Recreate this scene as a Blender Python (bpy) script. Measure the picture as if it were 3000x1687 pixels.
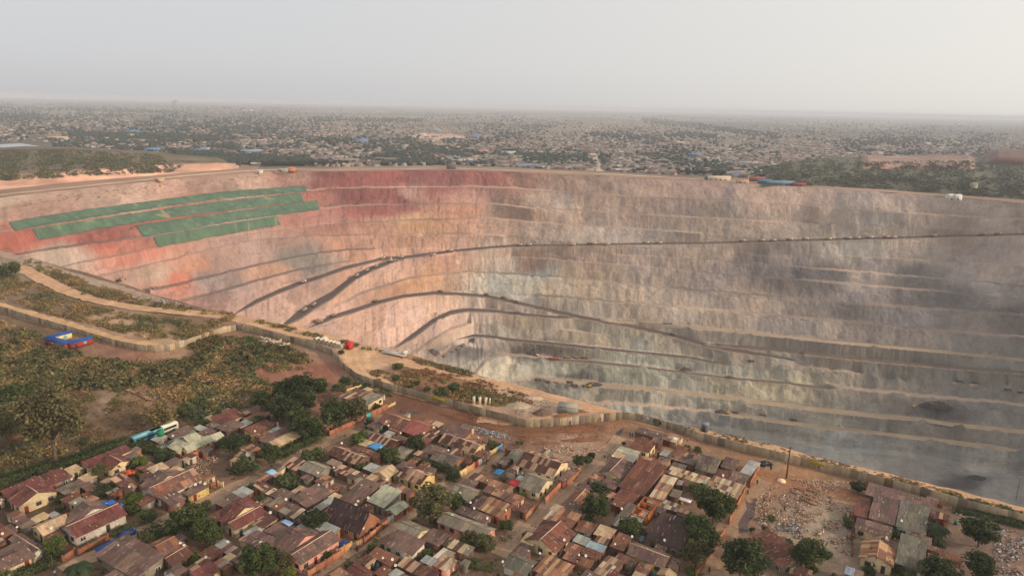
import bpy, bmesh, math, random
import numpy as np
from mathutils import Vector, Matrix
random.seed(7); rng = np.random.default_rng(7)
for o in list(bpy.data.objects): bpy.data.objects.remove(o)
SC = bpy.context.scene; COL = SC.collection

# ------------------------------------------------------------------ camera, sky, sun, exposure
F = 2065.0; CX, CY = 1500.0, 843.5; H = 110.0          # pixel focal length of the 3000 px photograph, drone height in metres
PITCH, ROLL = math.radians(14.5), math.radians(1.30)
cam = bpy.data.cameras.new('camera'); cam.sensor_width = 36.0; cam.lens = 36.0*F/3000.0
cam.clip_start = 1.0; cam.clip_end = 80000.0
co = bpy.data.objects.new('camera', cam); COL.objects.link(co)
RM = Matrix.Rotation(math.pi/2-PITCH, 3, 'X') @ Matrix.Rotation(ROLL, 3, 'Z')
co.matrix_world = Matrix.Translation((0, 0, H)) @ RM.to_4x4()
SC.camera = co
SUN_EL, SUN_AZ = math.radians(21.0), math.radians(-18.0)   # azimuth from +X towards +Y
sdir = Vector((math.cos(SUN_EL)*math.cos(SUN_AZ), math.cos(SUN_EL)*math.sin(SUN_AZ), math.sin(SUN_EL)))
W = bpy.data.worlds.new('World'); SC.world = W; W.use_nodes = True
nt = W.node_tree; nt.nodes.clear()
sky = nt.nodes.new('ShaderNodeTexSky'); sky.sky_type = 'NISHITA'; sky.sun_disc = False
sky.sun_elevation = SUN_EL; sky.sun_rotation = math.pi/2 - SUN_AZ
sky.air_density = 1.0; sky.dust_density = 2.0; sky.ozone_density = 1.5; sky.altitude = 0
hs = nt.nodes.new('ShaderNodeHueSaturation'); hs.inputs['Saturation'].default_value = 0.30
# dust-laden air: an even pale veil over the whole dome, a little brighter towards the sun
def WN(t, **k):
    n = nt.nodes.new(t)
    for a, v in k.items(): setattr(n, a, v)
    return n
tcw = WN('ShaderNodeTexCoord'); nrm = WN('ShaderNodeVectorMath', operation='NORMALIZE'); dot = WN('ShaderNodeVectorMath', operation='DOT_PRODUCT'); dot.inputs[1].default_value = sdir
nt.links.new(tcw.outputs['Generated'], nrm.inputs[0]); nt.links.new(nrm.outputs[0], dot.inputs[0])
mr = WN('ShaderNodeMapRange', interpolation_type='SMOOTHSTEP'); mr.inputs['From Min'].default_value = -1.0; mr.inputs['From Max'].default_value = 1.0
nt.links.new(dot.outputs['Value'], mr.inputs['Value'])
vm = WN('ShaderNodeMix', data_type='RGBA'); vm.inputs['A'].default_value = (0.475, 0.478, 0.50, 1); vm.inputs['B'].default_value = (0.80, 0.76, 0.69, 1)
nt.links.new(mr.outputs[0], vm.inputs['Factor'])
sc1 = WN('ShaderNodeVectorMath', operation='SCALE'); sc1.inputs['Scale'].default_value = 1/0.12
nt.links.new(vm.outputs['Result'], sc1.inputs[0])
sc2 = WN('ShaderNodeVectorMath', operation='SCALE'); sc2.inputs['Scale'].default_value = 0.25
nt.links.new(sky.outputs[0], hs.inputs['Color']); nt.links.new(hs.outputs[0], sc2.inputs[0])
ad = WN('ShaderNodeVectorMath', operation='ADD'); nt.links.new(sc1.outputs[0], ad.inputs[0]); nt.links.new(sc2.outputs[0], ad.inputs[1])
bg = WN('ShaderNodeBackground'); bg.inputs['Strength'].default_value = 0.12; wo = WN('ShaderNodeOutputWorld')
nt.links.new(ad.outputs[0], bg.inputs[0]); nt.links.new(bg.outputs[0], wo.inputs[0])
sl = bpy.data.lights.new('sun', 'SUN'); sl.energy = 3.2; sl.angle = math.radians(4); sl.color = (1.0, 0.80, 0.60)
so = bpy.data.objects.new('sun', sl); COL.objects.link(so)
so.rotation_euler = sdir.to_track_quat('Z', 'Y').to_euler()
vs = SC.view_settings; vs.view_transform = 'Standard'; vs.look = 'None'; vs.exposure = 0.05; vs.gamma = 1.0; vs.use_curve_mapping = False
SC.render.engine = 'CYCLES'
cy = SC.cycles; cy.use_denoising = True; cy.max_bounces = 4; cy.diffuse_bounces = 3; cy.glossy_bounces = 1; cy.transmission_bounces = 2; cy.volume_bounces = 1; cy.transparent_max_bounces = 4
cy.use_adaptive_sampling = True; cy.adaptive_threshold = 0.02

# ------------------------------------------------------------------ helpers
R9 = np.array(RM)
def rays(px, py):
    px = np.asarray(px, float); py = np.asarray(py, float)
    d = np.stack([(px-CX)/F, -(py-CY)/F, -np.ones_like(px+py)], -1)
    return d @ R9.T
def g(px, py, z=0.0):
    d = rays(px, py); t = (z-H)/d[..., 2]
    return np.stack([d[..., 0]*t, d[..., 1]*t, np.zeros_like(t)+z], -1)
TL = dict(a=(0, 1380), b=(500, 1380), c=(1000, 1380), d=(1500, 1380), e=(2000, 1380), f=(2500, 1380), g=(200, 1150), h=(700, 1100), i=(1000, 1150), j=(1500, 1200), k=(1900, 1200))
def tp(t, x, y): return TL[t][0]+x/4.72, TL[t][1]+y/4.72
def gt(t, x, y, z=0.0): return g(*tp(t, x, y), z)

def lin(c):
    c = np.asarray(c, float)/255.0
    return np.where(c <= 0.04045, c/12.92, ((c+0.055)/1.055)**2.4)

def hash2(ix, iy, s):
    h = np.sin(ix*127.1+iy*311.7+s*74.7)*43758.5453
    return h-np.floor(h)
def vnoise(x, y, s=0):
    x = np.asarray(x, float); y = np.asarray(y, float)
    ix, iy = np.floor(x), np.floor(y); fx, fy = x-ix, y-iy
    fx = fx*fx*(3-2*fx); fy = fy*fy*(3-2*fy)
    a, b = hash2(ix, iy, s), hash2(ix+1, iy, s); c, d = hash2(ix, iy+1, s), hash2(ix+1, iy+1, s)
    return (a*(1-fx)+b*fx)*(1-fy)+(c*(1-fx)+d*fx)*fy
def fbm(x, y, s=0, o=4):
    v = 0; a = .5; t = 0
    for k in range(o):
        v = v+a*vnoise(x*2**k, y*2**k, s+k*13); t += a; a *= .5
    return v/t

def mesh(name, V, Fc, cols=None, smooth=False):
    """V (n,3); Fc (m,k) array of equal-length faces or a list of such arrays; cols (n,3) vertex colours."""
    me = bpy.data.meshes.new(name)
    V = np.asarray(V, np.float32)
    if not isinstance(Fc, list): Fc = [Fc]
    Fc = [np.asarray(f, np.int32) for f in Fc if len(f)]
    idx = np.concatenate([f.ravel() for f in Fc]); tot = np.concatenate([np.full(len(f), f.shape[1], np.int32) for f in Fc])
    me.vertices.add(len(V)); me.vertices.foreach_set('co', V.ravel())
    me.loops.add(len(idx)); me.loops.foreach_set('vertex_index', idx)
    me.polygons.add(len(tot)); st = np.concatenate([[0], np.cumsum(tot)[:-1]]).astype(np.int32)
    me.polygons.foreach_set('loop_start', st); me.polygons.foreach_set('loop_total', tot)
    if smooth: me.polygons.foreach_set('use_smooth', np.ones(len(tot), bool))
    me.update(calc_edges=True); me.validate()
    if cols is not None:
        a = me.color_attributes.new('Col', 'FLOAT_COLOR', 'POINT')
        c = np.ones((len(V), 4), np.float32); c[:, :3] = cols; a.data.foreach_set('color', c.ravel())
    return me
def link(name, me, mat=None, parent=None, loc=None, rot=None, scale=None, color=None):
    o = bpy.data.objects.new(name, me); COL.objects.link(o)
    if mat is not None and len(me.materials) == 0: me.materials.append(mat)
    if parent is not None: o.parent = parent
    if loc is not None: o.location = loc
    if rot is not None: o.rotation_euler = rot
    if scale is not None: o.scale = scale
    if color is not None: o.color = (*color, 1)
    return o
def empty(name, loc, rz=0.0):
    o = bpy.data.objects.new(name, None); COL.objects.link(o); o.location = loc; o.rotation_euler = (0, 0, rz); return o
def tag(o, label=None, cat=None, group=None, kind=None):
    if label: o['label'] = label
    if cat: o['category'] = cat
    if group: o['group'] = group
    if kind: o['kind'] = kind
    return o
class MB:
    """collects boxes, prisms and tubes into one mesh"""
    def __init__(s): s.V = []; s.F = {3: [], 4: []}; s.n = 0
    def add(s, v, f):
        v = np.asarray(v, float)
        for q in f: s.F[len(q)].append([i+s.n for i in q])
        s.V.append(v); s.n += len(v)
    def box(s, x0, x1, y0, y1, z0, z1, M=None):
        v = np.array([[x, y, z] for z in (z0, z1) for y in (y0, y1) for x in (x0, x1)], float)
        if M is not None: v = v @ np.array(M).T
        s.add(v, [(0, 2, 3, 1), (4, 5, 7, 6), (0, 1, 5, 4), (2, 6, 7, 3), (0, 4, 6, 2), (1, 3, 7, 5)])
    def tube(s, p, q, r0, r1=None, n=6, cap=True):
        r1 = r0 if r1 is None else r1
        p = np.array(p, float); q = np.array(q, float); d = q-p; d /= np.linalg.norm(d)+1e-9
        a = np.cross(d, [0, 0, 1.0] if abs(d[2]) < .9 else [1.0, 0, 0]); a /= np.linalg.norm(a); b = np.cross(d, a)
        an = np.arange(n)*2*math.pi/n
        ring = np.cos(an)[:, None]*a+np.sin(an)[:, None]*b
        v = np.concatenate([p+ring*r0, q+ring*r1, [p], [q]])
        f = [(i, (i+1) % n, n+(i+1) % n, n+i) for i in range(n)]
        if cap: f += [((i+1) % n, i, 2*n) for i in range(n)]+[(n+i, n+(i+1) % n, 2*n+1) for i in range(n)]
        s.add(v, f)
    def mesh(s, name):
        return mesh(name, np.concatenate(s.V), [np.array(s.F[k]) for k in (3, 4) if s.F[k]])
    def build(s, name, mat, parent=None, **k): return link(name, s.mesh(name), mat, parent, **k)

# ------------------------------------------------------------------ materials
def newmat(name, rough=0.9):
    m = bpy.data.materials.new(name); m.use_nodes = True
    b = m.node_tree.nodes['Principled BSDF']; b.inputs['Roughness'].default_value = rough; b.inputs['Specular IOR Level'].default_value = 0.2
    return m, m.node_tree, b
def N(nt, t, **k):
    n = nt.nodes.new(t)
    for a, v in k.items():
        if a in n.inputs: n.inputs[a].default_value = v
        else: setattr(n, a, v)
    return n
def source_mat(name, source, s1, s2, amp=0.35, bump=0.3, bscale=None, rough=0.9, stretch=(1, 1, 1), coord='Object', fleck=None, bdist=0.5):
    """source colour ('Col' attribute, 'OBJ' object colour or an rgb) broken up by two noises, with bump"""
    m, nt, b = newmat(name, rough); L = nt.links.new
    if source == 'Col': s = N(nt, 'ShaderNodeVertexColor'); s.layer_name = 'Col'; c = s.outputs[0]
    elif source == 'OBJ': s = N(nt, 'ShaderNodeObjectInfo'); c = s.outputs['Color']
    else: s = N(nt, 'ShaderNodeRGB'); s.outputs[0].default_value = (*source, 1); c = s.outputs[0]
    tc = N(nt, 'ShaderNodeTexCoord'); mp = N(nt, 'ShaderNodeMapping'); mp.inputs['Scale'].default_value = stretch
    if coord == 'Piece':                 # every piece gets its own part of the pattern
        oi = N(nt, 'ShaderNodeObjectInfo'); ml = N(nt, 'ShaderNodeMath', operation='MULTIPLY'); ml.inputs[1].default_value = 90.0; L(oi.outputs['Random'], ml.inputs[0])
        ad_ = N(nt, 'ShaderNodeVectorMath', operation='ADD'); L(tc.outputs['Object'], ad_.inputs[0]); L(ml.outputs[0], ad_.inputs[1]); L(ad_.outputs[0], mp.inputs[0])
    else: L(tc.outputs[coord], mp.inputs[0])
    f = None
    for k, sc in enumerate((s1, s2)):
        n = N(nt, 'ShaderNodeTexNoise'); n.inputs['Scale'].default_value = sc; n.inputs['Detail'].default_value = 5; n.inputs['Roughness'].default_value = 0.65
        L(mp.outputs[0], n.inputs['Vector'])
        r = N(nt, 'ShaderNodeMapRange'); r.inputs['From Min'].default_value = 0.3; r.inputs['From Max'].default_value = 0.7; r.inputs['To Min'].default_value = 1-amp; r.inputs['To Max'].default_value = 1+amp
        L(n.outputs['Fac'], r.inputs['Value'])
        if f is None: f = r.outputs[0]
        else:
            mm = N(nt, 'ShaderNodeMath', operation='MULTIPLY'); L(f, mm.inputs[0]); L(r.outputs[0], mm.inputs[1]); f = mm.outputs[0]
        last = n
    vm = N(nt, 'ShaderNodeVectorMath', operation='SCALE'); L(c, vm.inputs[0]); L(f, vm.inputs['Scale'])
    out = vm.outputs[0]
    if fleck:
        fc, fs, th = fleck
        n = N(nt, 'ShaderNodeTexNoise'); n.inputs['Scale'].default_value = fs; n.inputs['Detail'].default_value = 4; L(mp.outputs[0], n.inputs['Vector'])
        r = N(nt, 'ShaderNodeMapRange'); r.inputs['From Min'].default_value = th; r.inputs['From Max'].default_value = th+.08; L(n.outputs['Fac'], r.inputs['Value'])
        mx = N(nt, 'ShaderNodeMix', data_type='RGBA'); L(r.outputs[0], mx.inputs['Factor']); L(out, mx.inputs['A']); mx.inputs['B'].default_value = (*fc, 1); out = mx.outputs['Result']
    L(out, b.inputs['Base Color'])
    if bump:
        bn = N(nt, 'ShaderNodeBump'); bn.inputs['Strength'].default_value = bump; bn.inputs['Distance'].default_value = bdist
        n = N(nt, 'ShaderNodeTexNoise'); n.inputs['Scale'].default_value = bscale or s2; n.inputs['Detail'].default_value = 6; L(mp.outputs[0], n.inputs['Vector'])
        L(n.outputs['Fac'], bn.inputs['Height']); L(bn.outputs[0], b.inputs['Normal'])
    return m
M_PIT = source_mat('pit_rock', 'Col', 0.06, 0.35, 0.16, 0.8, 0.2, stretch=(1, 1, 0.15), bdist=3.0)
M_ROAD = source_mat('haul_road_dirt', 'Col', 0.05, 0.4, 0.14, 0.2)
M_GROUND = source_mat('ground_soil', 'Col', 0.12, 1.1, 0.22, 0.5, 0.9, bdist=0.4)
M_FAR = source_mat('far_soil', 'Col', 0.002, 0.012, 0.25, 0)
M_OBJ = source_mat('painted_surface', 'OBJ', 0.6, 3.0, 0.14, 0.1)
M_PLASTER = source_mat('stained_plaster', 'OBJ', 0.5, 2.2, 0.2, 0.15, fleck=((.12, .085, .06), 0.9, .62), bdist=.05, coord='Piece')
M_SHEET = source_mat('roof_sheet_metal', 'OBJ', 0.9, 3.2, 0.30, 0, rough=0.75, stretch=(2.6, 0.7, 1), coord='Piece', fleck=((.36, .26, .19), 1.6, .62))
M_DARK = source_mat('dark_opening', (0.02, 0.018, 0.016), 1, 3, 0.2, 0)
M_GLASS, _nt, _b = newmat('window_glass', 0.12); _b.inputs['Base Color'].default_value = (0.03, 0.035, 0.04, 1); _b.inputs['Specular IOR Level'].default_value = 0.5
M_NET = source_mat('green_netting', (0.080, 0.138, 0.088), 0.03, 0.12, 0.22, 0.35, 0.25, stretch=(1, 1, 0.25), fleck=((.24, .22, .13), .06, .62))
M_CONC = source_mat('precast_concrete', 'OBJ', 0.7, 3.0, 0.16, 0.2, fleck=((.17, .13, .10), 1.2, .62), bdist=.04, coord='Piece', stretch=(1, 1, .5))
M_WOOD = source_mat('wood_pole', (0.10, 0.065, 0.045), 1, 4, 0.3, 0)
M_BARK = source_mat('bark', (0.14, 0.10, 0.07), 1, 4, 0.3, 0.2)
def leaf_mat(name):
    m, nt, b = newmat(name, 0.7); L = nt.links.new
    oi = N(nt, 'ShaderNodeObjectInfo'); vc = N(nt, 'ShaderNodeVertexColor'); vc.layer_name = 'Col'
    mx = N(nt, 'ShaderNodeMix', data_type='RGBA', blend_type='MULTIPLY'); mx.inputs['Factor'].default_value = 1
    L(oi.outputs['Color'], mx.inputs['A']); L(vc.outputs[0], mx.inputs['B']); L(mx.outputs['Result'], b.inputs['Base Color'])
    tr = N(nt, 'ShaderNodeBsdfTranslucent'); L(mx.outputs['Result'], tr.inputs['Color'])
    ms = N(nt, 'ShaderNodeMixShader'); ms.inputs[0].default_value = 0.35
    L(b.outputs[0], ms.inputs[1]); L(tr.outputs[0], ms.inputs[2]); L(ms.outputs[0], nt.nodes['Material Output'].inputs['Surface'])
    return m
M_LEAF = leaf_mat('leaves')
M_VEG = source_mat('scrub_leaves', 'Col', 0.05, 0.3, 0.2, 0)
M_STUFF = source_mat('loose_bits', 'Col', 0.5, 3, 0.15, 0)
M_WATER, _nt, _b = newmat('water', 0.08); _b.inputs['Base Color'].default_value = (0.10, 0.13, 0.14, 1); _b.inputs['Specular IOR Level'].default_value = 0.5
# ------------------------------------------------------------------ the open pit: bench lines of a terraced wall, each at one level
BENCH = {
'rim': (0, [(-900,690),(-400,625),(0,579),(291,547),(582,518),(815,501),(1000,503),(1316,498),(1500,505),(1747,515),(2096,534),(2330,547),(2680,568),(3000,595),(3500,640)]),
'L1': (-24, [(-500,760),(45,674),(217,646),(388,619),(660,582),(897,559),(1000,551),(1194,549),(1388,547),(1524,553),(1582,557),(1776,572),(2000,584),(2155,592),(2350,603),(2505,615),(2660,626),(2854,636),(3000,645),(3500,685)]),
'L3': (-47, [(-200,790),(130,735),(300,712),(452,694),(660,655),(935,612),(1000,605),(1136,601),(1252,599),(1439,597),(1555,611),(1660,615),(1776,625),(2000,636),(2300,652),(2650,668),(3000,684),(3500,725)]),
'L5': (-66, [(0,830),(220,775),(450,728),(637,700),(1000,656),(1225,646),(1427,640),(1505,646),(1660,660),(1815,667),(2000,681),(2250,699),(2600,716),(3000,735),(3500,775)]),
'L6': (-84, [(100,850),(293,809),(424,780),(517,758),(621,728),(750,703),(900,693),(1070,690),(1330,687),(1419,688),(1500,695),(1724,713),(2000,728),(2250,740),(2600,757),(3000,778),(3500,818)]),
'a': (-99, [(250,905),(400,860),(521,835),(586,820),(750,780),(895,748),(1012,735),(1181,728),(1350,724),(1500,728),(1741,742),(1914,752),(2086,763),(2250,775),(2422,790),(2560,802),(2767,818),(3000,840),(3500,882)]),
'b': (-112, [(450,905),(604,868),(750,826),(871,793),(1012,768),(1123,760),(1300,752),(1500,753),(1638,763),(1776,773),(1914,784),(2017,795),(2121,803),(2250,815),(2422,827),(2595,842),(2767,856),(3000,880),(3500,925)]),
'c': (-131, [(700,985),(850,935),(1019,885),(1060,862),(1198,818),(1285,806),(1371,799),(1500,804),(1672,815),(1810,834),(1948,844),(2086,856),(2250,868),(2509,892),(2698,904),(3000,925),(3500,975)]),
'd': (-150, [(750,1010),(900,960),(1043,903),(1112,880),(1250,858),(1371,850),(1500,863),(1672,875),(1845,890),(1983,901),(2121,913),(2250,925),(2457,942),(2664,961),(2767,973),(3000,989),(3500,1042)]),
'e': (-169, [(1000,1085),(1164,1017),(1216,982),(1267,944),(1319,918),(1371,909),(1440,911),(1500,918),(1603,926),(1707,933),(1845,945),(1959,955),(2121,969),(2250,982),(2422,1001),(2595,1016),(2767,1032),(3000,1056),(3500,1115)]),
'f': (-183, [(1080,1115),(1216,1036),(1267,1000),(1319,968),(1388,946),(1500,954),(1638,965),(1776,978),(1914,996),(2038,1006),(2121,1012),(2250,1024),(2422,1043),(2595,1061),(2767,1076),(3000,1093),(3500,1155)]),
'g': (-196, [(1170,1135),(1267,1060),(1336,1000),(1388,984),(1440,988),(1500,996),(1672,1013),(1845,1030),(2017,1047),(2150,1060),(2250,1070),(2491,1091),(2595,1101),(2767,1118),(3000,1140),(3500,1205)]),
'h': (-209, [(1330,1160),(1405,1082),(1426,1058),(1457,1046),(1500,1045),(1603,1052),(1721,1058),(1845,1070),(1983,1087),(2138,1104),(2250,1114),(2405,1127),(2560,1150),(2700,1164),(2930,1180),(3000,1190),(3500,1255)]),
'i': (-227, [(1430,1190),(1480,1130),(1569,1108),(1707,1124),(1950,1146),(2150,1168),(2387,1199),(2581,1219),(2697,1228),(2788,1243),(3000,1265),(3500,1330)]),
'j': (-240, [(1600,1220),(1720,1185),(1850,1186),(2100,1212),(2250,1230),(2416,1253),(2581,1269),(2747,1290),(2871,1305),(3000,1322),(3500,1390)]),
'k': (-252, [(1800,1270),(1950,1240),(2100,1255),(2250,1278),(2354,1302),(2457,1325),(2602,1331),(2747,1352),(2850,1378),(3000,1392),(3500,1455)])}
NEAR = np.array([(-900,700),(-500,665),(-200,690),(0,734),(120,764),(300,812),(470,868),(600,903),(722,930),(800,950),(932,978),(1050,1005),(1176,1032),(1280,1062),(1398,1098),(1600,1150),(1817,1204),(2060,1262),(2318,1322),(2640,1404),(3000,1484),(3500,1630),(4300,1880)], float)
BORD = list(BENCH); BN = {k: np.array(v[1], float) for k, v in BENCH.items()}
# ragged, hand-dug edges
def yline(n, x):
    p = BN[n]
    if x < p[0, 0]:
        if n == 'rim' or x < p[0, 0]-260: return None
        return float(p[0, 1]+(x-p[0, 0])*(p[1, 1]-p[0, 1])/(p[1, 0]-p[0, 0]))
    return float(np.interp(x, p[:, 0], p[:, 1]))
def ynear(x): return np.interp(x, NEAR[:, 0], NEAR[:, 1])+1.2*np.sin(np.asarray(x)*.045)
def hdist(x, y, z): q = g(x, y, z); return math.hypot(q[0], q[1])
ROADS = [  # (x, y, half thickness in photo px), tone
(1, [(680,925,7),(712,905,7),(750,884,7),(812,856,7),(888,827,7),(940,811,6),(1012,785,6),(1095,765,5),(1123,757,5),(1181,755,5),(1267,744,4.5),(1336,735,4.2),(1405,728,4),(1500,721,3.6),(1741,717,3.4),(1914,714,3.4),(2086,712,3.4),(2250,708,3.6),(2422,702,3.6),(2595,698,3.6),(2733,694,3.6),(3000,687,3.6),(3500,672,3.6)]),
(1, [(820,958,19),(885,918,15),(922,894,13),(971,866,12),(1005,839,11),(1043,811,9),(1095,785,8),(1140,770,6),(1181,760,4)]),
(1, [(900,962,7),(974,929,7),(1043,908,7),(1112,885,6),(1181,868,5),(1267,859,5),(1336,861,5),(1423,868,5),(1500,884,6),(1603,908,6),(1707,931,6),(1810,949,6),(1914,970,6),(1983,987,6),(2038,1004,6),(2121,1023,6),(2250,1042,5),(2350,1060,4)]),
(1, [(1150,1024,10),(1216,980,9),(1267,942,8),(1319,916,7),(1371,908,6),(1440,911,5),(1500,918,5),(1603,928,4),(1700,932,4)]),
(1, [(1336,994,4),(1388,983,5),(1440,987,5),(1500,996,5),(1672,1013,5),(1845,1030,4),(2017,1047,4),(2150,1073,4)]),
(3, [(1560,1050,4),(1721,1060,5),(1845,1072,4),(1983,1089,4),(2138,1108,4),(2300,1122,4),(2449,1143,6)]),
(2, [(1760,938,3),(1959,954,4),(2121,968,4),(2422,1000,4),(2767,1031,4),(3000,1055,4),(3500,1114,4)]),
(3, [(2060,1007,4),(2250,1023,6),(2422,1042,6),(2595,1060,6),(2767,1075,6),(3000,1092,6),(3500,1154,6)]),
(2, [(1580,1109,7),(1707,1124,7),(1950,1146,5),(2150,1168,5),(2387,1199,6),(2581,1219,7),(2697,1228,6),(2788,1243,6),(3000,1265,6),(3500,1330,6)]),
(2, [(2100,1212,4),(2250,1230,6),(2416,1253,6),(2581,1269,5),(2747,1290,6),(2871,1305,7),(3000,1322,5)]),
]
ROADS = [(t, np.array(p, float)) for t, p in ROADS]
colx = np.concatenate([np.arange(-900, -60, 40), np.arange(-60, 690, 5.5), np.arange(690, 1420, 2.2), np.arange(1420, 3100, 5.5), np.arange(3100, 3501, 25)])
benchz = {}
for x in colx:                       # level of every bench at every column, eased where a line is oblique
    z0, d0 = 0.0, None
    for n in BORD:
        y = yline(n, x)
        if y is None or y > float(ynear(x))+170: continue
        if n == 'rim': d0 = hdist(x, y, 0); benchz[(n, x)] = (0.0, d0); continue
        q = g(x, y, -10.0); t = (H+10)/math.hypot(q[0], q[1])
        f = lambda s: H-(H-z0+d0*s)/(t+s)*t
        lo, hi = sorted((f(.28), f(1.1)))
        z = min(max(BENCH[n][0], lo), hi); d = (H-z)/t
        benchz[(n, x)] = (z, d); z0, d0 = z, d
def ease(n):                          # smooth each bench's level along its length
    xs = [x for x in colx if (n, x) in benchz]
    z = np.array([benchz[(n, x)][0] for x in xs])
    if len(z) > 12:
        k = np.ones(9)/9; zp = np.pad(z, 4, mode='edge'); z = np.convolve(zp, k, 'valid')
    return dict(zip(xs, z))
EZ = {n: ease(n) for n in BORD}
def base_profile(x):
    P = []
    for n in BORD:
        if x not in EZ[n]: continue
        z = EZ[n][x]; y = yline(n, x)
        d = hdist(x, y, z)+1.6*(float(fbm(x*.02, len(n)+ord(n[-1]), 5))-.5)*4
        P.append((d, z))
    Q = [P[0]]
    for (d, z) in P[1:]:
        if d > Q[-1][0]-2: continue
        w = min(13, (Q[-1][0]-d)*.52)
        Q.append((d+w, z+.15)); Q.append((d, z))
    return Q
def hit(Q, tana):                     # where a sight line of slope tana meets the profile
    D = np.array([q[0] for q in Q]); Z = np.array([q[1] for q in Q])
    A = np.maximum.accumulate((H-Z)/D)
    j = np.clip(np.searchsorted(A, tana)-1, 0, len(D)-2)
    d1, z1, d2, z2 = D[j], Z[j], D[j+1], Z[j+1]
    s = (z2-z1)/np.where(abs(d2-d1) < 1e-6, -1e-6, d2-d1)
    den = s+tana
    d = np.where(np.abs(den) < 1e-6, d1, (H-z1+s*d1)/np.where(np.abs(den) < 1e-6, 1, den))
    d = np.clip(d, np.minimum(d1, d2), np.maximum(d1, d2))
    return d, H-d*tana
prof = {}
for x in colx:
    Q = base_profile(x); d, z = Q[-1]
    dn = hdist(x, float(ynear(x)), 0)
    if 'k' in EZ and x in EZ['k'] and z < -245: Q.append((dn*1.02+40, z-1.5))
    else: Q.append((max(dn+2, d-500), z-min(.55*500, .55*(d-dn-2)) if d > dn+2 else z-1))
    prof[x] = Q
# road levels, eased along each road
def tan_at(x, y): r = rays(x, y); return float(-r[2]/math.hypot(r[0], r[1]))
road_at = {x: [] for x in colx}
for t, P in ROADS:
    xs = [x for x in colx if P[0, 0] <= x <= P[-1, 0]]
    zs = np.array([float(hit(prof[x], np.array([tan_at(x, np.interp(x, P[:, 0], P[:, 1]))]))[1][0]) for x in xs])
    zs0 = zs.copy(); k = 12; zs = np.convolve(np.pad(zs, k, mode='edge'), np.ones(2*k+1)/(2*k+1), 'valid')
    for x, z, zb in zip(xs, zs, zs0):
        tpr = min(1, (x-P[0, 0])/60+.05, (P[-1, 0]-x)/60+.05); z = zb*(1-tpr)+z*tpr
        y = np.interp(x, P[:, 0], P[:, 1]); hw = np.interp(x, P[:, 0], P[:, 2])*min(1, (x-P[0, 0])/60+.05, (P[-1, 0]-x)/60+.05)
        road_at[x].append((y-hw, y+hw, z, t))
for x in colx:
    for (ya, yb, z, t) in sorted(road_at[x], key=lambda r: r[0]):
        Q = prof[x]; da = hdist(x, ya, z); db = hdist(x, yb, z)
        up = [(d, max(zz, z+.05)) for d, zz in Q if d > da+.6]; dn_ = [(d, min(zz, z-.05)) for d, zz in Q if d < db-.6]
        prof[x] = up+[(da, z), (db, z)]+dn_
NETS = [([(29,650),(217,619),(388,596),(660,561),(893,545)], [(45,673),(217,645),(388,617),(660,580),(897,559)], 'long green erosion netting on the topmost covered bench of the left pit wall'),
([(99,671),(217,652),(388,626),(660,589),(881,566)], [(116,701),(225,681),(330,661),(582,625),(889,590)], 'long green erosion netting on the second covered bench, reaching lowest at left'),
([(400,660),(660,624),(928,588)], [(423,693),(660,650),(935,613)], 'green erosion netting with tan torn streaks on the third covered bench'),
([(452,694),(637,660),(811,634)], [(466,722),(600,697),(821,658)], 'shortest green erosion netting, on the lowest covered bench')]
NR = 300
hid = 14
rows = NR+hid
PV = np.zeros((len(colx), rows, 3)); PXY = np.zeros((len(colx), rows, 2)); RMASK = np.zeros((len(colx), rows), int); RE = np.zeros((len(colx), rows))
for ci, x in enumerate(colx):
    y0, y1 = yline('rim', x), float(ynear(x))
    ys = np.linspace(y0, max(y1, y0+2), NR); r = rays(np.full(NR, x), ys); hl = np.hypot(r[:, 0], r[:, 1]); ta = -r[:, 2]/hl
    Q = sorted(prof[x], key=lambda q: -q[0])
    tg = [yy_ for (ya, yb, zz, t) in road_at[x] for yy_ in (ya, yb)]+[float(np.interp((H-q_[1])/q_[0], ta, ys)) for q_ in Q]
    for ty in tg:
        if ys[2] < ty < ys[-3]:
            k_ = int(np.argmin(np.abs(ys-ty)))
            if 2 < k_ < NR-3: ys[k_] = ty
    ys = np.maximum.accumulate(ys); r = rays(np.full(NR, x), ys); hl = np.hypot(r[:, 0], r[:, 1]); ta = -r[:, 2]/hl
    d, z = hit(Q, ta)
    # erosion gullies and blocky faces: push the wall in and out a little along the view of its own slope
    PV[ci, :NR, 0] = r[:, 0]/hl*d; PV[ci, :NR, 1] = r[:, 1]/hl*d; PV[ci, :NR, 2] = z
    PXY[ci, :NR, 0] = x; PXY[ci, :NR, 1] = ys
    for (ya, yb, zz, t) in road_at[x]: RMASK[ci, :NR][(ys >= ya-.05) & (ys <= yb+.05)] = t; RE[ci, :NR][(ys >= yb-.16*(yb-ya)-.8) & (ys <= yb+.05)] = 1
    u = r[-1, :2]/hl[-1]; dn = hdist(x, y1, 0); de, ze = d[-1], z[-1]
    # hidden foot and the near wall
    zb = min(ze-2, -(de-dn)*.38); dm = dn+max(1.0, min(de-dn-1, -zb/.85)); zb = max(zb, -258)
    pts = [(de+(dm-de)*k/4, ze+(zb-ze)*k/4) for k in range(1, 5)]+[(dm+(dn-dm)*k/10, zb*(1-k/10)) for k in range(1, 11)]
    for k, (dd, zz) in enumerate(pts): PV[ci, NR+k] = (u[0]*dd, u[1]*dd, zz); PXY[ci, NR+k] = (x, y1)
PV[:, -1, 2] = 0
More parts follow.
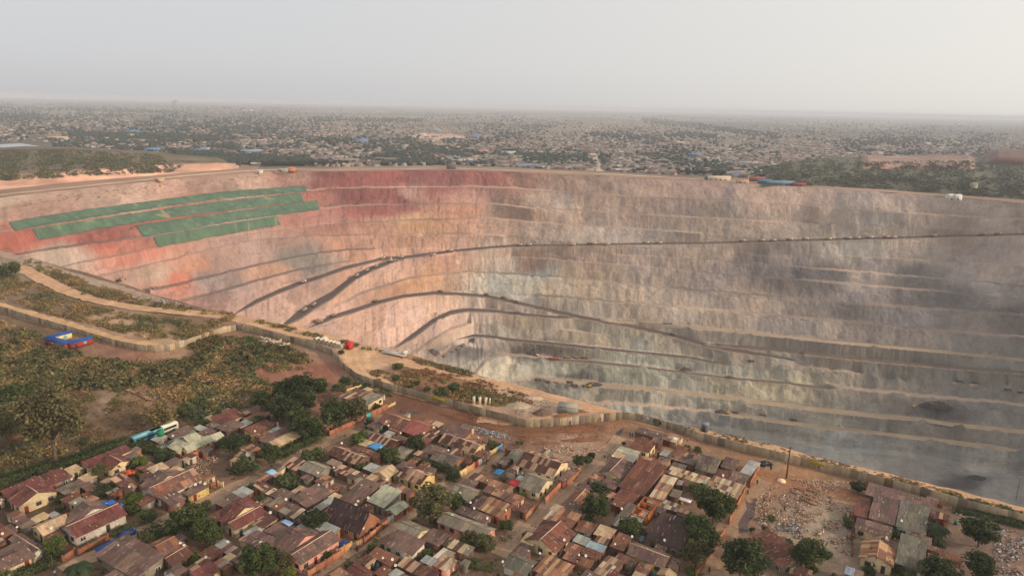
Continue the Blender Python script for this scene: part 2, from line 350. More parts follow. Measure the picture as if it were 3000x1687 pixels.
# relief
wx, wy, wz = PV[..., 0].copy(), PV[..., 1].copy(), PV[..., 2].copy()
inside = np.zeros_like(wz); inside[:, 4:NR-2] = 1; inside *= (RMASK == 0)
rimd = np.concatenate([[0], np.cumsum(np.linalg.norm(np.diff(PV[:, 0, :2], axis=0), axis=1))])
SA = np.repeat(rimd[:, None], rows, 1)                        # distance along the contour
slope0 = np.abs(np.gradient(wz, axis=1))/(np.linalg.norm(np.gradient(PV, axis=1), axis=2)+1e-6)
facem = np.clip((slope0-.18)/.2, 0, 1)
lev0 = np.round(wz/16.0)
gul = (fbm(SA*.05+lev0*3.7, wz*.012, 3, 4)-.5)*6.0+(fbm(SA*.17+lev0*9.1, wz*.03, 9, 3)-.5)*3.2+(fbm(wx*.1, wy*.1, 13, 3)-.5)*1.5
gul = gul*(1+.8*np.clip((-wz-150)/60, 0, 1))+(fbm(SA*.035+lev0, wz*.03, 19, 3)-.5)*8*np.clip((-wz-170)/40, 0, 1)
inside = inside*(.12+.88*facem)
for top, bot, lab in NETS:
    T = np.array(top, float); B = np.array(bot, float); xx = PXY[..., 0]
    inside *= 1-((xx > T[0, 0]-10) & (xx < B[-1, 0]+12) & (PXY[..., 1] > np.interp(xx, T[:, 0], T[:, 1])-6) & (PXY[..., 1] < np.interp(xx, B[:, 0], B[:, 1])+8))
PV[..., 2] += inside*gul*np.clip(-wz/10, 0, 1)
# pit wall colours: (photo pixel of a sample on the wall) -> rock colour as seen there, sun and shade included
WK = 3000/2576
ROCK_SEEN = [(0,500,218,190,166),(60,530,205,160,138),(300,505,212,172,148),(600,455,205,165,142),(760,450,190,140,120),(50,600,188,108,92),(250,600,186,106,90),(430,560,186,110,92),(140,655,205,185,172),(330,640,214,138,114),(450,700,214,132,106),(540,700,160,140,134),(400,690,205,176,160),(480,670,205,150,125),
(600,640,196,160,146),(700,690,208,162,138),(560,660,182,150,138),(760,655,150,140,132),(900,600,216,160,132),(1050,560,206,160,122),(850,545,190,130,112),(900,460,148,84,78),(800,470,150,88,80),(1000,440,150,80,76),(1150,450,158,92,84),(1000,500,154,82,78),(850,445,146,80,74),(950,445,146,80,74),(1080,440,150,84,80),(1230,450,156,92,86),(960,485,150,82,76),(880,490,150,82,76),(1100,462,156,90,84),(880,530,178,104,94),(800,500,190,124,108),(940,520,158,88,80),(1030,487,200,150,135),(900,510,155,88,82),(1200,500,192,140,120),(1150,530,196,140,114),(950,560,205,150,124),(1300,470,172,124,108),(1280,530,175,140,118),(1450,470,178,142,126),(1380,500,190,162,146),
(1600,530,182,150,136),(1750,460,180,140,128),(1800,530,150,130,120),(1900,500,178,146,134),(2000,490,184,152,142),(2000,560,158,138,128),(2200,540,166,146,136),(2400,560,150,128,120),(2550,560,168,148,138),(2500,520,175,155,146),(2250,500,184,156,146),(1500,590,182,158,146),(1700,590,160,140,132),(1400,560,186,156,138),
(1000,680,216,168,140),(1050,700,214,160,118),(900,780,212,168,146),(1100,650,216,166,142),(1250,650,202,178,158),(1310,655,178,140,116),(1350,700,196,188,178),(1280,710,190,184,172),(1500,650,180,152,142),(1500,700,188,164,144),(1430,720,188,164,140),(1650,650,172,148,138),(1750,700,150,130,124),(1780,640,168,146,132),(1850,660,130,114,116),(1950,650,138,122,120),(2050,700,116,106,108),(1950,690,118,106,108),(2120,630,168,158,150),(2300,640,176,156,146),(2480,640,152,134,130),(2300,700,128,116,116),(2180,690,160,142,138),(2400,740,118,108,110),(2500,690,166,148,144),(2540,740,150,136,134),(2200,780,124,112,112),(1900,780,164,142,132),(1700,770,182,158,142),(1600,760,178,154,138),(1800,820,150,134,124),(2000,800,136,122,118),(2100,850,130,116,110),(2400,850,124,112,110),(2560,800,118,108,108),(2350,800,128,114,114),
(1100,800,206,170,150),(1250,780,196,172,152),(1200,860,200,178,160),(1000,830,212,170,146),(940,850,208,166,146),(1300,830,174,158,138),(1400,800,178,158,138),(1500,850,160,146,128),(1700,850,150,136,120),(1900,880,136,124,112),(2100,900,126,116,106),(2400,900,116,108,102),(2300,930,100,96,92),(2450,950,108,102,96),(1250,920,188,178,160),(1180,880,110,102,96),(1400,930,150,146,132),(1600,930,150,146,128),(1800,960,138,134,118),(1500,985,138,134,122),(1360,890,92,82,76),(1450,965,90,88,84),(1600,910,176,172,158),(1700,1010,150,148,130),(1900,1000,154,148,122),(1980,985,160,152,120),(2100,1000,128,120,104),(2300,1000,130,118,104),(2500,1000,114,108,100),(1750,1060,112,114,108),(1900,1060,122,126,116),(2100,1065,138,140,122),(2300,1080,122,122,112),(2500,1090,116,116,108),(2350,1045,80,78,74),(2050,1120,120,128,120),(2200,1130,112,118,112),(2400,1150,116,118,112),(2300,1190,126,120,110),(2440,1205,70,70,72),(2500,1225,122,118,108),(2150,1165,150,148,136),(2000,1130,130,130,118),(2450,1180,126,124,114),(2250,1140,128,126,112)]
ROCK_SEEN = np.array(ROCK_SEEN, float); GC = lin(ROCK_SEEN[:, 2:]); gm = GC.mean(1, keepdims=True); GC = (gm+(GC-gm)*np.interp(ROCK_SEEN[:, 0]*3000/2576, [0, 1300, 1800], [.92, .88, .70])[:, None])*(np.interp(ROCK_SEEN[:, 0]*3000/2576, [0, 900, 1400, 2100, 3000], [.69, .69, .85, 1.10, 1.22])*np.interp(ROCK_SEEN[:, 1]*3000/2576, [850, 1080, 1370, 1420], [1, 1.24, 1.22, 1.3]))[:, None]; GC[:, 2] *= np.interp(ROCK_SEEN[:, 0]*3000/2576, [1300, 1700], [1, .93]); lowm = np.interp(ROCK_SEEN[:, 1]*3000/2576, [1080, 1220], [0, 1]); gl_ = GC.mean(1, keepdims=True); GC = GC*(1-.6*lowm[:, None])+.6*lowm[:, None]*gl_; GC[:, 0] *= 1+.07*lowm; GC[:, 2] *= 1-.07*lowm; GC[:, 1] *= 1-.015*lowm; GC *= np.where((ROCK_SEEN[:, 4] >= ROCK_SEEN[:, 3]-1) & (ROCK_SEEN[:, 0] > 1700), .80, 1)[:, None]; GP = ROCK_SEEN[:, :2]*WK  # gain graded over the wall: sunlit left darkened, shaded right and bottom lifted
def idw(pts, cols, x, y, ys=2.2, p=4.2):
    out = np.zeros(x.shape+(3,)); wt = np.zeros(x.shape)
    for (a, b), c in zip(pts, cols):
        w = 1.0/(((x-a)**2+((y-b)*ys)**2)+250.0)**(p/2); wt += w; out += w[..., None]*c
    return out/wt[..., None]
jx = PXY[..., 0]+(fbm(wx*.012, wz*.05, 21)-.5)*80+(fbm(wx*.05+7, wy*.05, 23)-.5)*60
jy = PXY[..., 1]+(fbm(wx*.015+3, wy*.015, 22)-.5)*22
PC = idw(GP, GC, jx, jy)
# blocks of rock of slightly different tone along each bench, and slanting strata
lev = np.zeros_like(wz)                 # which bench face a point belongs to
for ci, x in enumerate(colx):
    for n in BORD[1:]:
        y = yline(n, x)
        if y is not None: lev[ci] += PXY[ci, :, 1] > y+.3
bw = 30+70*hash2(lev, lev*0+3, 8)
blk = np.floor(SA/bw+hash2(lev, lev*0, 4)*9+.35*fbm(wx*.03, wz*.08, 33)*2)
tone = 0.80+.40*hash2(blk, lev, 41)*(.55+.45*hash2(lev, lev*0, 47))+.06*(hash2(lev, lev*0, 49)-.5)
hue = hash2(blk+11, lev, 43)-.5
PC *= tone[..., None]*np.stack([1+.08*hue, 1+0*hue, 1-.12*hue], -1)
PC *= (1-.0*wz+0.40*(fbm(SA*.03+lev0*2.1, wz*.05, 53, 4)-.5)*np.clip((-wz-120)/80, .3, 1))[..., None]
PC *= (0.83+.34*fbm(SA*.13+lev0*5.3, wz*.045, 51, 4))[..., None]
sw = fbm((SA+wz*3.2)*.011, wz*.004+5, 57, 4); swm = np.clip((PXY[..., 0]-1300)/250, 0, 1)*np.clip((760-PXY[..., 1])/120, 0, 1)
PC *= (1+swm*(sw-.5)*.7)[..., None]
ridge = np.abs(fbm(wx*.05-wz*.06, wy*.02+wz*.03, 61, 3)-.5)
PC *= (1-.16*np.exp(-(ridge/.025)**2))[..., None]
# dark and pale tint on the flat treads, painting shadow lines and light ledges
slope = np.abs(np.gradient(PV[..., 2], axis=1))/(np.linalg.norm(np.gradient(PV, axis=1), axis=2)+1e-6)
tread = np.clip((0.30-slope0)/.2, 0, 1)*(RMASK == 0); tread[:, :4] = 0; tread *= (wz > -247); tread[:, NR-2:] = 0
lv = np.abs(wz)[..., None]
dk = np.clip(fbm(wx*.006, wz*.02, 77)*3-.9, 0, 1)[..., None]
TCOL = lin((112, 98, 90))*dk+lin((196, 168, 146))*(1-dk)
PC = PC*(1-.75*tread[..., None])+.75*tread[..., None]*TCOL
RC = {1: lin((102, 88, 82)), 2: lin((178, 156, 128)), 3: lin((120, 106, 92))}
rn = (0.85+.3*fbm(wx*.05, wy*.05, 71))[..., None]
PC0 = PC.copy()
for t, c in RC.items(): PC = np.where((RMASK == t)[..., None], c*rn*(.75 if t != 2 else .85), PC)
PC = PC*(1-.5*RE[..., None])+.5*RE[..., None]*lin((176, 148, 128))
PC[:, :NR] *= 1.0
nC, nR = PV.shape[:2]
ids = np.arange(nC*nR).reshape(nC, nR)
quad = np.stack([ids[:-1, :-1], ids[:-1, 1:], ids[1:, 1:], ids[1:, :-1]], -1).reshape(-1, 4)
fr = np.maximum(RMASK[:-1, :-1], RMASK[1:, 1:]).reshape(-1); fr2 = (RMASK[:-1, :-1] > 0).astype(int)+(RMASK[:-1, 1:] > 0)+(RMASK[1:, 1:] > 0)+(RMASK[1:, :-1] > 0)
isroad = (fr2.reshape(-1) >= 3)
def submesh(name, V, quads, cols, mat, smooth=False):
    u, inv = np.unique(quads, return_inverse=True)
    return link(name, mesh(name, V.reshape(-1, 3)[u], inv.reshape(-1, 4), cols.reshape(-1, 3)[u], smooth), mat)
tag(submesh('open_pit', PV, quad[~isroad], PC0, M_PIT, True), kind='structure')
tag(submesh('haul_road', PV, quad[isroad & (fr != 2)], PC, M_ROAD), kind='structure')
tag(submesh('bench_road', PV, quad[isroad & (fr == 2)], PC, M_ROAD), kind='structure')
def pit(px, py):                      # point of the pit surface seen at a photo pixel
    ci = int(np.argmin(np.abs(colx-px))); k = int(np.clip(np.searchsorted(PXY[ci, :NR, 1], py), 0, NR-1))
    q = g(px, py, PV[ci, k, 2]); return Vector((float(q[0]), float(q[1]), float(PV[ci, k, 2])))
# right end of the pit beyond the frame: it shallows out
xe = np.linspace(3500, 4700, 14); ex = []
base = PV[-1]; b0 = base[0]; b1 = base[-1]
for t, x in zip(np.linspace(0, 1, 14), xe):
    f0 = g(x, 640+(x-3500)*.09, 0); n0 = g(x, np.interp(x, NEAR[:, 0], NEAR[:, 1]) if x < 4300 else 1880+(x-4300)*.3, 0)
    s = np.linalg.norm(base[:, :2]-b0[:2], axis=1)/np.linalg.norm(b1[:2]-b0[:2])
    P = f0[None]*(1-s[:, None])+n0[None]*s[:, None]; P[:, 2] = base[:, 2]*(1-t)**.7 if t < 1 else 0
    ex.append(base if t == 0 else P)
EXV = np.array(ex); ide = np.arange(EXV.shape[0]*EXV.shape[1]).reshape(EXV.shape[:2])
qe = np.stack([ide[:-1, :-1], ide[:-1, 1:], ide[1:, 1:], ide[1:, :-1]], -1).reshape(-1, 4)
tag(link('pit_end_slope', mesh('pit_end_slope', EXV.reshape(-1, 3), qe, np.tile(PC[-1], (14, 1)), True), M_PIT), kind='structure')
# green erosion netting pinned over four bench faces
for top, bot, lab in NETS:
    P = np.array(top+bot[::-1], float); x, y = PXY[..., 0], PXY[..., 1]; c = np.zeros(x.shape, bool); j = len(P)-1
    yy = y+(fbm(x*.05, x*0, 5)-.5)*4
    for i in range(len(P)):
        c ^= ((P[i, 1] > yy) != (P[j, 1] > yy)) & (x < (P[j, 0]-P[i, 0])*(yy-P[i, 1])/(P[j, 1]-P[i, 1]+1e-9)+P[i, 0]); j = i
    c[:, NR:] = False
    cell = (c[:-1, :-1].astype(int)+c[:-1, 1:]+c[1:, 1:]+c[1:, :-1]) >= 1
    q = quad.reshape(nC-1, nR-1, 4)[cell]
    r = rays(PXY[..., 0], PXY[..., 1]); r /= np.linalg.norm(r, axis=-1)[..., None]
    NV = PV-r*1.2
    o = submesh('slope_netting', NV, q, PC, M_NET, True)
    md = o.modifiers.new('thickness', 'SOLIDIFY'); md.thickness = .12
    tag(o, lab, 'netting', 'green nets over the pit wall')

# ------------------------------------------------------------------ near ground, far ground, hills
gx = np.concatenate([np.arange(-2600, -100, 60), np.arange(-100, 3100, 8), np.arange(3100, 4701, 50)])
fr_ = np.linspace(0, 1, 150)**1.15
def near_line(x):
    y = np.interp(x, NEAR[:, 0], NEAR[:, 1])+1.2*np.sin(x*.045)
    y = np.where(x < -900, 700+(-900-x)*.05, y); return np.where(x > 4300, 1880+(x-4300)*.3, y)
yn = near_line(gx)
GY = yn[:, None]+(2500-yn)[:, None]*fr_[None]
GX = np.repeat(gx[:, None], GY.shape[1], 1)
GV = g(GX, GY, 0.0)
GND = [(30,660,150,125,105),(100,900,100,78,50),(30,1000,92,74,46),(300,760,128,100,72),(200,740,120,92,66),(450,800,116,90,60),(300,800,190,150,112),(420,860,190,150,112),(500,930,150,92,68),(650,915,156,98,74),(800,940,150,90,68),(330,900,150,100,76),(420,980,112,84,54),(200,1000,108,84,54),(200,1080,112,84,60),(300,1060,106,80,58),(350,1000,150,110,78),(250,1000,150,120,95),(560,1000,130,105,80),(450,1100,84,70,46),(60,1150,84,66,46),(10,1250,90,70,50),(300,1200,122,90,70),(700,1200,128,96,74),(1000,1250,124,94,74),(700,1350,124,94,74),(1400,1350,122,94,74),(1750,1300,126,96,74),(1200,1050,112,70,48),(1050,1010,116,72,52),(1450,1075,130,84,56),(1350,1090,128,84,58),(1430,1125,170,136,110),(950,905,204,160,124),(880,880,190,150,120),(1050,930,140,98,66),(1200,970,140,96,64),(1150,960,150,105,74),(1350,1010,180,150,126),(1250,1000,186,148,116),(1500,1040,150,104,72),(2050,1250,156,120,96),(1900,1210,160,112,78),(2000,1190,164,116,80),(2150,1200,150,112,84),(2050,1300,158,136,112),(2130,1330,140,120,104),(2500,1350,126,102,86),(2300,1240,116,92,78),(2540,1400,140,108,90),(2330,1215,120,96,76),(2200,1150,140,106,76),(1700,1060,160,118,88),(1850,1090,150,110,80),(2450,1240,150,112,80),(2300,1170,142,108,78),(620,800,150,112,86),(500,770,130,104,76),(760,850,150,118,92)]
GND = np.array(GND, float); gmn = GND[:, 2:].mean(1, keepdims=True); GND[:, 2:] = (gmn+(GND[:, 2:]-gmn)*.80)*1.06
jx = GX+(fbm(GV[..., 0]*.05, GV[..., 1]*.05, 81)-.5)*110; jy = GY+(fbm(GV[..., 0]*.05+9, GV[..., 1]*.05, 82)-.5)*60
GCOL = idw(GND[:, :2]*WK, lin(GND[:, 2:]), np.clip(jx, -300, 3300), np.clip(jy, 600, 1750), 1.6, 3.4)
GCOL *= (0.72+.42*fbm(GV[..., 0]*.18, GV[..., 1]*.18, 83, 5))[..., None]
sp = fbm(GV[..., 0]*.5, GV[..., 1]*.5, 85, 3)
GCOL *= np.where(sp > .62, 1.22, 1.0)[..., None]
idg = np.arange(GV.shape[0]*GV.shape[1]).reshape(GV.shape[:2])
qg = np.stack([idg[:-1, :-1], idg[:-1, 1:], idg[1:, 1:], idg[1:, :-1]], -1).reshape(-1, 4)
GV2 = GV.copy()
hump = (fbm(GV[..., 0]*.09, GV[..., 1]*.09, 91, 3)-1)*.6
uu = GV[..., 0]*.84-GV[..., 1]*.54
outside = np.clip((GV[..., 1]-285)/40, 0, 1)*np.clip((-100-GV[..., 0])/40, 0, 1)     # only the scrub beyond the township undulates
GV2[..., 2] += hump*outside*(fr_[None] > .02)
tag(link('ground', mesh('ground', GV2.reshape(-1, 3), qg, GCOL.reshape(-1, 3)*.85, True), M_GROUND), kind='structure')
# ground under and behind the viewpoint
last = GV[:, -1]
bx = np.array([(-9000, last[0, 1], 0), (-9000, -3000, 0), (9000, -3000, 0), (9000, last[-1, 1], 0)])
k = len(last); V = np.concatenate([last, np.stack([last[:, 0]*6, np.full(k, -3000.0), np.zeros(k)], -1)])
q = np.array([[i, i+1, k+i+1, k+i] for i in range(k-1)])[:, ::-1]
tag(link('ground_behind', mesh('ground_behind', V, q, np.tile(lin((112, 86, 68)), (2*k, 1))), M_GROUND), kind='structure')
# far plain from the far rim to the horizon
fx = np.concatenate([np.arange(-2600, -60, 80), np.arange(-60, 3100, 11), np.arange(3100, 4701, 80)])
def rim_line(x):
    p = BN['rim']; y = np.interp(x, p[:, 0], p[:, 1])
    y = np.where(x < -900, 700+(-900-x)*.05, y); return np.where(x > 3500, 640+(x-3500)*.09, y)
FD = 1.0/np.linspace(0, 1, 120)
FV = []
for x in fx:
    q = g(x, float(rim_line(x)), 0); d0 = math.hypot(q[0], q[1]); s = np.linspace(1/d0, 1/27000.0, 130); dd = 1/s
    FV.append(np.stack([q[0]/d0*dd, q[1]/d0*dd, np.zeros_like(dd)], -1))
FV = np.array(FV)
fd = np.hypot(FV[..., 0], FV[..., 1])
c1, c2, c3 = lin((112, 107, 100)), lin((86, 92, 86)), lin((140, 126, 114))
nA = fbm(FV[..., 0]*.004, FV[..., 1]*.002, 101)[..., None]; nB = fbm(FV[..., 0]*.0011, FV[..., 1]*.0005, 103)[..., None]; nC_ = fbm(FV[..., 0]*.02, FV[..., 1]*.01, 104)[..., None]
FC = c1*(1-nA)+c2*nA; FC = np.where(nB > .53, FC*.45+c3*.75, FC)*(0.7+.6*nC_)
edge = np.clip(1-(fd-fd[:, :1])/np.where(fx < 760, 330, 90)[:, None], 0, 1)[..., None]**.6
FC = FC*(1-edge)+edge*lin((176, 140, 116))*(.8+.3*nC_)
idf = np.arange(FV.shape[0]*FV.shape[1]).reshape(FV.shape[:2])
qf = np.stack([idf[:-1, :-1], idf[1:, :-1], idf[1:, 1:], idf[:-1, 1:]], -1).reshape(-1, 4)
tag(link('far_plain', mesh('far_plain', FV.reshape(-1, 3), qf, FC.reshape(-1, 3)*.8), M_FAR), kind='structure')

def hill(name, base, top, back, h, cf, ct, z2=None):
    """a bank: front foot line, crest line (both photo pixels on their own levels) and the far foot; cf face colour, ct top colour"""
    xs = np.linspace(base[0][0], base[-1][0], 160); r = []
    bb, tt, kk = [np.array(v, float) for v in (base, top, back)]
    V = []; C = []
    for x in xs:
        tap = min(1, (x-xs[0])/60+.02, (xs[-1]-x)/60+.02)
        hh = h*tap*(.85+.3*float(fbm(x*.012, h, 7)))
        p0 = g(x, np.interp(x, bb[:, 0], bb[:, 1]), 0); p1 = g(x, np.interp(x, tt[:, 0], tt[:, 1]), hh); p2 = g(x, np.interp(x, kk[:, 0], kk[:, 1]), 0)
        if math.hypot(p1[0], p1[1]) < math.hypot(p0[0], p0[1])+hh*.8: p1[:2] = p0[:2]*(1+hh*.8/math.hypot(p0[0], p0[1]))
        row = []
        for k in range(7): row.append((p0*(1-k/6)+p1*k/6, cf))
        for k in range(1, 11): row.append((p1*(1-k/10)+np.array([p2[0], p2[1], hh*.9])*k/10, ct))
        row.append((p2*1.02, ct)); row[-1][0][2] = -1
        for n_, (p, c) in enumerate(row):
            p = p.copy(); p[2] += (float(fbm(p[0]*.03, p[1]*.03, 3))-.5)*3*(0 if n_ in (0, len(row)-1) else 1)
            V.append(p); C.append(np.array(lin(c))*(.45+1.1*float(fbm(p[0]*.03, p[1]*.03+p[2]*.3, 17))))
    m = len(row); i2 = np.arange(len(V)).reshape(-1, m)
    q = np.stack([i2[:-1, :-1], i2[1:, :-1], i2[1:, 1:], i2[:-1, 1:]], -1).reshape(-1, 4)
    return tag(link(name, mesh(name, V, q, np.array(C)*.85, True), M_FAR), kind='structure')
hill('hill', [(-300,590),(0,556),(170,538),(291,527),(430,516),(582,503),(700,494)], [(-300,545),(0,520),(170,512),(291,500),(430,487),(582,480),(700,480)], [(-300,450),(0,444),(200,443),(400,455),(560,470),(700,482)], 10, (206, 160, 136), (104, 92, 70))
hill('hill.001', [(2230,543),(2400,545),(2600,556),(2800,572),(3000,585),(3400,610)], [(2230,520),(2400,515),(2600,520),(2800,535),(3000,545),(3400,570)], [(2230,500),(2400,478),(2600,470),(2800,470),(3000,470),(3400,480)], 12, (96, 92, 78), (92, 92, 74))
hill('hill.002', [(2480,512),(2600,514),(2760,520),(2890,522)], [(2480,495),(2600,494),(2760,495),(2890,492)], [(2480,480),(2600,478),(2760,476),(2890,478)], 20, (176, 140, 124), (150, 122, 108))
hill('hill.003', [(2860,495),(2950,500),(3050,506),(3400,520)], [(2860,478),(2950,475),(3050,477),(3400,490)], [(2860,462),(2950,460),(3050,462),(3400,470)], 26, (136, 90, 82), (120, 88, 80))
# lake
V = [g(x, y, 0.6) for x, y in [(-200, 428), (0, 423), (60, 420), (130, 431), (142, 435), (90, 439), (0, 441), (-200, 446)]]
me = bpy.data.meshes.new('lake'); me.from_pydata([tuple(v) for v in V], [], [list(range(len(V)))[::-1]]); me.update()
tag(link('lake', me, M_WATER), kind='structure')

# ------------------------------------------------------------------ roads and lanes on the plateau
def ribbon(name, pts, w, col, z=0.03, jag=.5, mat=None, step=3.0, px=True):
    P = np.array([g(x, y, 0)[:2] for x, y in pts]) if px else np.array(pts, float)
    s = np.concatenate([[0], np.cumsum(np.linalg.norm(np.diff(P, axis=0), axis=1))]); t = np.arange(0, s[-1], step)
    Q = np.stack([np.interp(t, s, P[:, 0]), np.interp(t, s, P[:, 1])], -1)
    if len(Q) > 9:
        k = np.ones(7)/7; Q = np.stack([np.convolve(np.pad(Q[:, i], 3, mode='edge'), k, 'valid') for i in (0, 1)], -1)
    T = np.gradient(Q, axis=0); T /= np.linalg.norm(T, axis=1)[:, None]+1e-9; Nn = np.stack([-T[:, 1], T[:, 0]], -1)
    ww = np.asarray(w, float) if np.ndim(w) == 0 else np.interp(t, np.linspace(0, s[-1], len(w)), w)
    m = 9; V = []; C = []
    for k in range(m):
        f = (k/(m-1)-.5)*2
        off = f*ww/2+(abs(f) > .9)*(fbm(Q[:, 0]*.3+k*7, Q[:, 1]*.3, 5)-.5)*2*jag*2
        p = Q+Nn*np.reshape(off, (-1, 1)); V.append(np.concatenate([p, np.full((len(p), 1), z)], 1))
        shade = 1+.10*math.cos(f*9.4)
        C.append(lin(col)*shade*(.78+.42*fbm(p[:, 0]*.25, p[:, 1]*.25, 6))[:, None])
    V = np.stack(V, 1); C = np.stack(C, 1); i2 = np.arange(V.shape[0]*m).reshape(-1, m)
    q = np.stack([i2[:-1, :-1], i2[:-1, 1:], i2[1:, 1:], i2[1:, :-1]], -1).reshape(-1, 4)[:, ::-1]
    return tag(link(name, mesh(name, V.reshape(-1, 3), q, C.reshape(-1, 3)*.85), mat or M_GROUND), kind='structure')
ribbon('dirt_road', [(40,772),(90,800),(138,825),(214,860),(300,884),(414,904),(538,915),(655,924),(750,944),(888,975),(1026,1013),(1070,1036),(1200,1066),(1320,1090),(1398,1112),(1500,1134),(1666,1178),(1831,1220),(1930,1244),(2100,1278),(2250,1312),(2500,1376),(2775,1443),(3000,1496),(3300,1580)], [10,10,9,8,8,9,12,9,7,7,7,6,6,6], (206,164,128), .05, .8)
ribbon('dirt_road', [(-100,720),(0,742),(100,768),(172,796),(345,845),(466,884)], 9, (176,150,130), .05, 1.0)
ribbon('dirt_track', [(-200,840),(0,896),(172,944),(310,986),(400,1008),(450,1012),(500,1000)], 7, (206,166,124), .05, 1)
ribbon('dirt_track', [(1040,1012),(1043,1036),(1050,1072),(1085,1108),(1140,1132),(1210,1154),(1300,1178),(1400,1200),(1480,1220)], [16,14,10,7,6,6,6,6,5], (212,172,134), .055, 1.2)
ribbon('dirt_track', [(1380,1225),(1460,1235),(1545,1240),(1640,1225),(1750,1212),(1800,1218)], 6, (190,150,118), .06, 1.2)
ST = {}
for nm, a, b in (('S1', (150,1690), (1150,1200)), ('S2', (880,1705), (1490,1305)), ('S3', (1440,1640), (1830,1268)), ('S4', (2040,1700), (2290,1300))):
    ribbon('dirt_lane', [a, b], 5.6 if nm != 'S4' else 7, (166,138,114) if nm != 'S4' else (164,134,108), .045, .8)
ribbon('dirt_lane', [(1835,1330),(1900,1310),(2060,1345),(2240,1390),(2420,1430),(2560,1480)], 7, (156,112,82), .05, 1)
ribbon('footpath', [(340,1100),(338,1118),(352,1138),(392,1150),(430,1168),(455,1180)], 1.3, (170,132,100), .5, .6)
ribbon('footpath', [(415,1045),(400,1060),(388,1075),(396,1085),(350,1105),(345,1125)], 1.2, (166,128,98), .5, .6)
# dark wet patches on the right lane
def patch(name, pts, col, z=.075):
    V = [g(*tp(*p), z) for p in pts]; me = bpy.data.meshes.new(name); me.from_pydata([tuple(v) for v in V], [], [list(range(len(V)))]); me.update()
    if me.polygons[0].normal.z < 0: me.flip_normals()
    a = me.color_attributes.new('Col', 'FLOAT_COLOR', 'POINT')
    for i in range(len(V)): a.data[i].color = (*lin(col), 1)
    return tag(link(name, me, M_GROUND), kind='structure')
patch('puddle_mud', [('e',860,380),('e',920,440),('e',1050,380),('e',1010,460),('e',1000,600),('e',900,720),('e',910,830),('e',780,860),('e',770,720),('e',830,610),('e',890,520)], (92,78,76))
patch('puddle_mud', [('i',920,255),('i',1060,262),('i',1110,285),('i',1000,292),('i',930,285)], (66,70,80))
patch('puddle_mud', [('f',1440,1180),('f',1510,1180),('f',1480,1449),('f',1390,1449),('f',1400,1280)], (88,84,84))
patch('puddle_mud', [('j',1440,310),('j',1520,260),('j',1560,250),('j',1500,330),('j',1450,350)], (84,76,74))
ribbon('rim_road', [(-300,600),(-100,586),(0,571),(150,556),(291,541),(582,512),(700,503),(815,496),(1000,498),(1316,493),(1500,499),(1747,509),(2096,528)], 13, (214,180,150), .3, 1, M_FAR, 12)
for P_ in ([(2508,424),(2520,440),(2532,456)], [(2350,412),(2365,420),(2380,426)], [(1718,388),(1730,374),(1750,362)], [(560,358),(660,352),(770,347)], [(840,350),(880,340),(905,335)], [(2640,400),(2660,418),(2680,430)], [(300,380),(420,372),(560,366)], [(1000,372),(1100,366),(1200,372)]):
    ribbon('far_road', P_, 16, (206,190,174), .5, 1, M_FAR, 25)
ribbon('far_road', [(1735,440),(1738,455),(1746,475),(1756,500),(1760,506)], 14, (196,184,172), .5, 1, M_FAR, 15)
# ------------------------------------------------------------------ words for labels
ORD = ['', 'first', 'second', 'third', 'fourth', 'fifth', 'sixth', 'seventh', 'eighth', 'ninth', 'tenth', 'eleventh', 'twelfth', 'thirteenth', 'fourteenth', 'fifteenth', 'sixteenth', 'seventeenth', 'eighteenth', 'nineteenth', 'twentieth']
def ordw(n): return ORD[n] if n <= 20 else 'twenty-'+ORD[n-20] if n < 30 else 'thirtieth' if n == 30 else 'thirty-'+ORD[n-30]
UD = (0.8434, -0.5373); VD = (0.5373, 0.8434)     # across and along the township lanes
LANE_U = [-168.7, -117.5, -88.0, -41.3]; LANE_N = ['leftmost', 'second', 'third', 'rightmost']
def lane_pos(p):
    u = p[0]*UD[0]+p[1]*UD[1]; v = p[0]*VD[0]+p[1]*VD[1]
    k = int(np.argmin([abs(u-l) for l in LANE_U])); return k, ('left' if u < LANE_U[k] else 'right'), v, abs(u-LANE_U[k])
PENDING = {}                                       # (pool) -> list of (object, description, location)
def later(pool, o, desc, loc): PENDING.setdefault(pool, []).append((o, desc, loc))
def resolve(pool, fmt):
    b = {}
    for o, d, loc in PENDING.get(pool, []):
        k, side, v, du = lane_pos(loc); b.setdefault((k, side, 0 if du < 17 else 1), []).append((v, o, d))
    for (k, side, far), L in b.items():
        L.sort(key=lambda t: t[0])
        for i, (v, o, d) in enumerate(L):
            o['label'] = fmt % dict(d=d, n=ordw(i+1), side=side, lane=LANE_N[k], back=('set well back ' if far else ''))

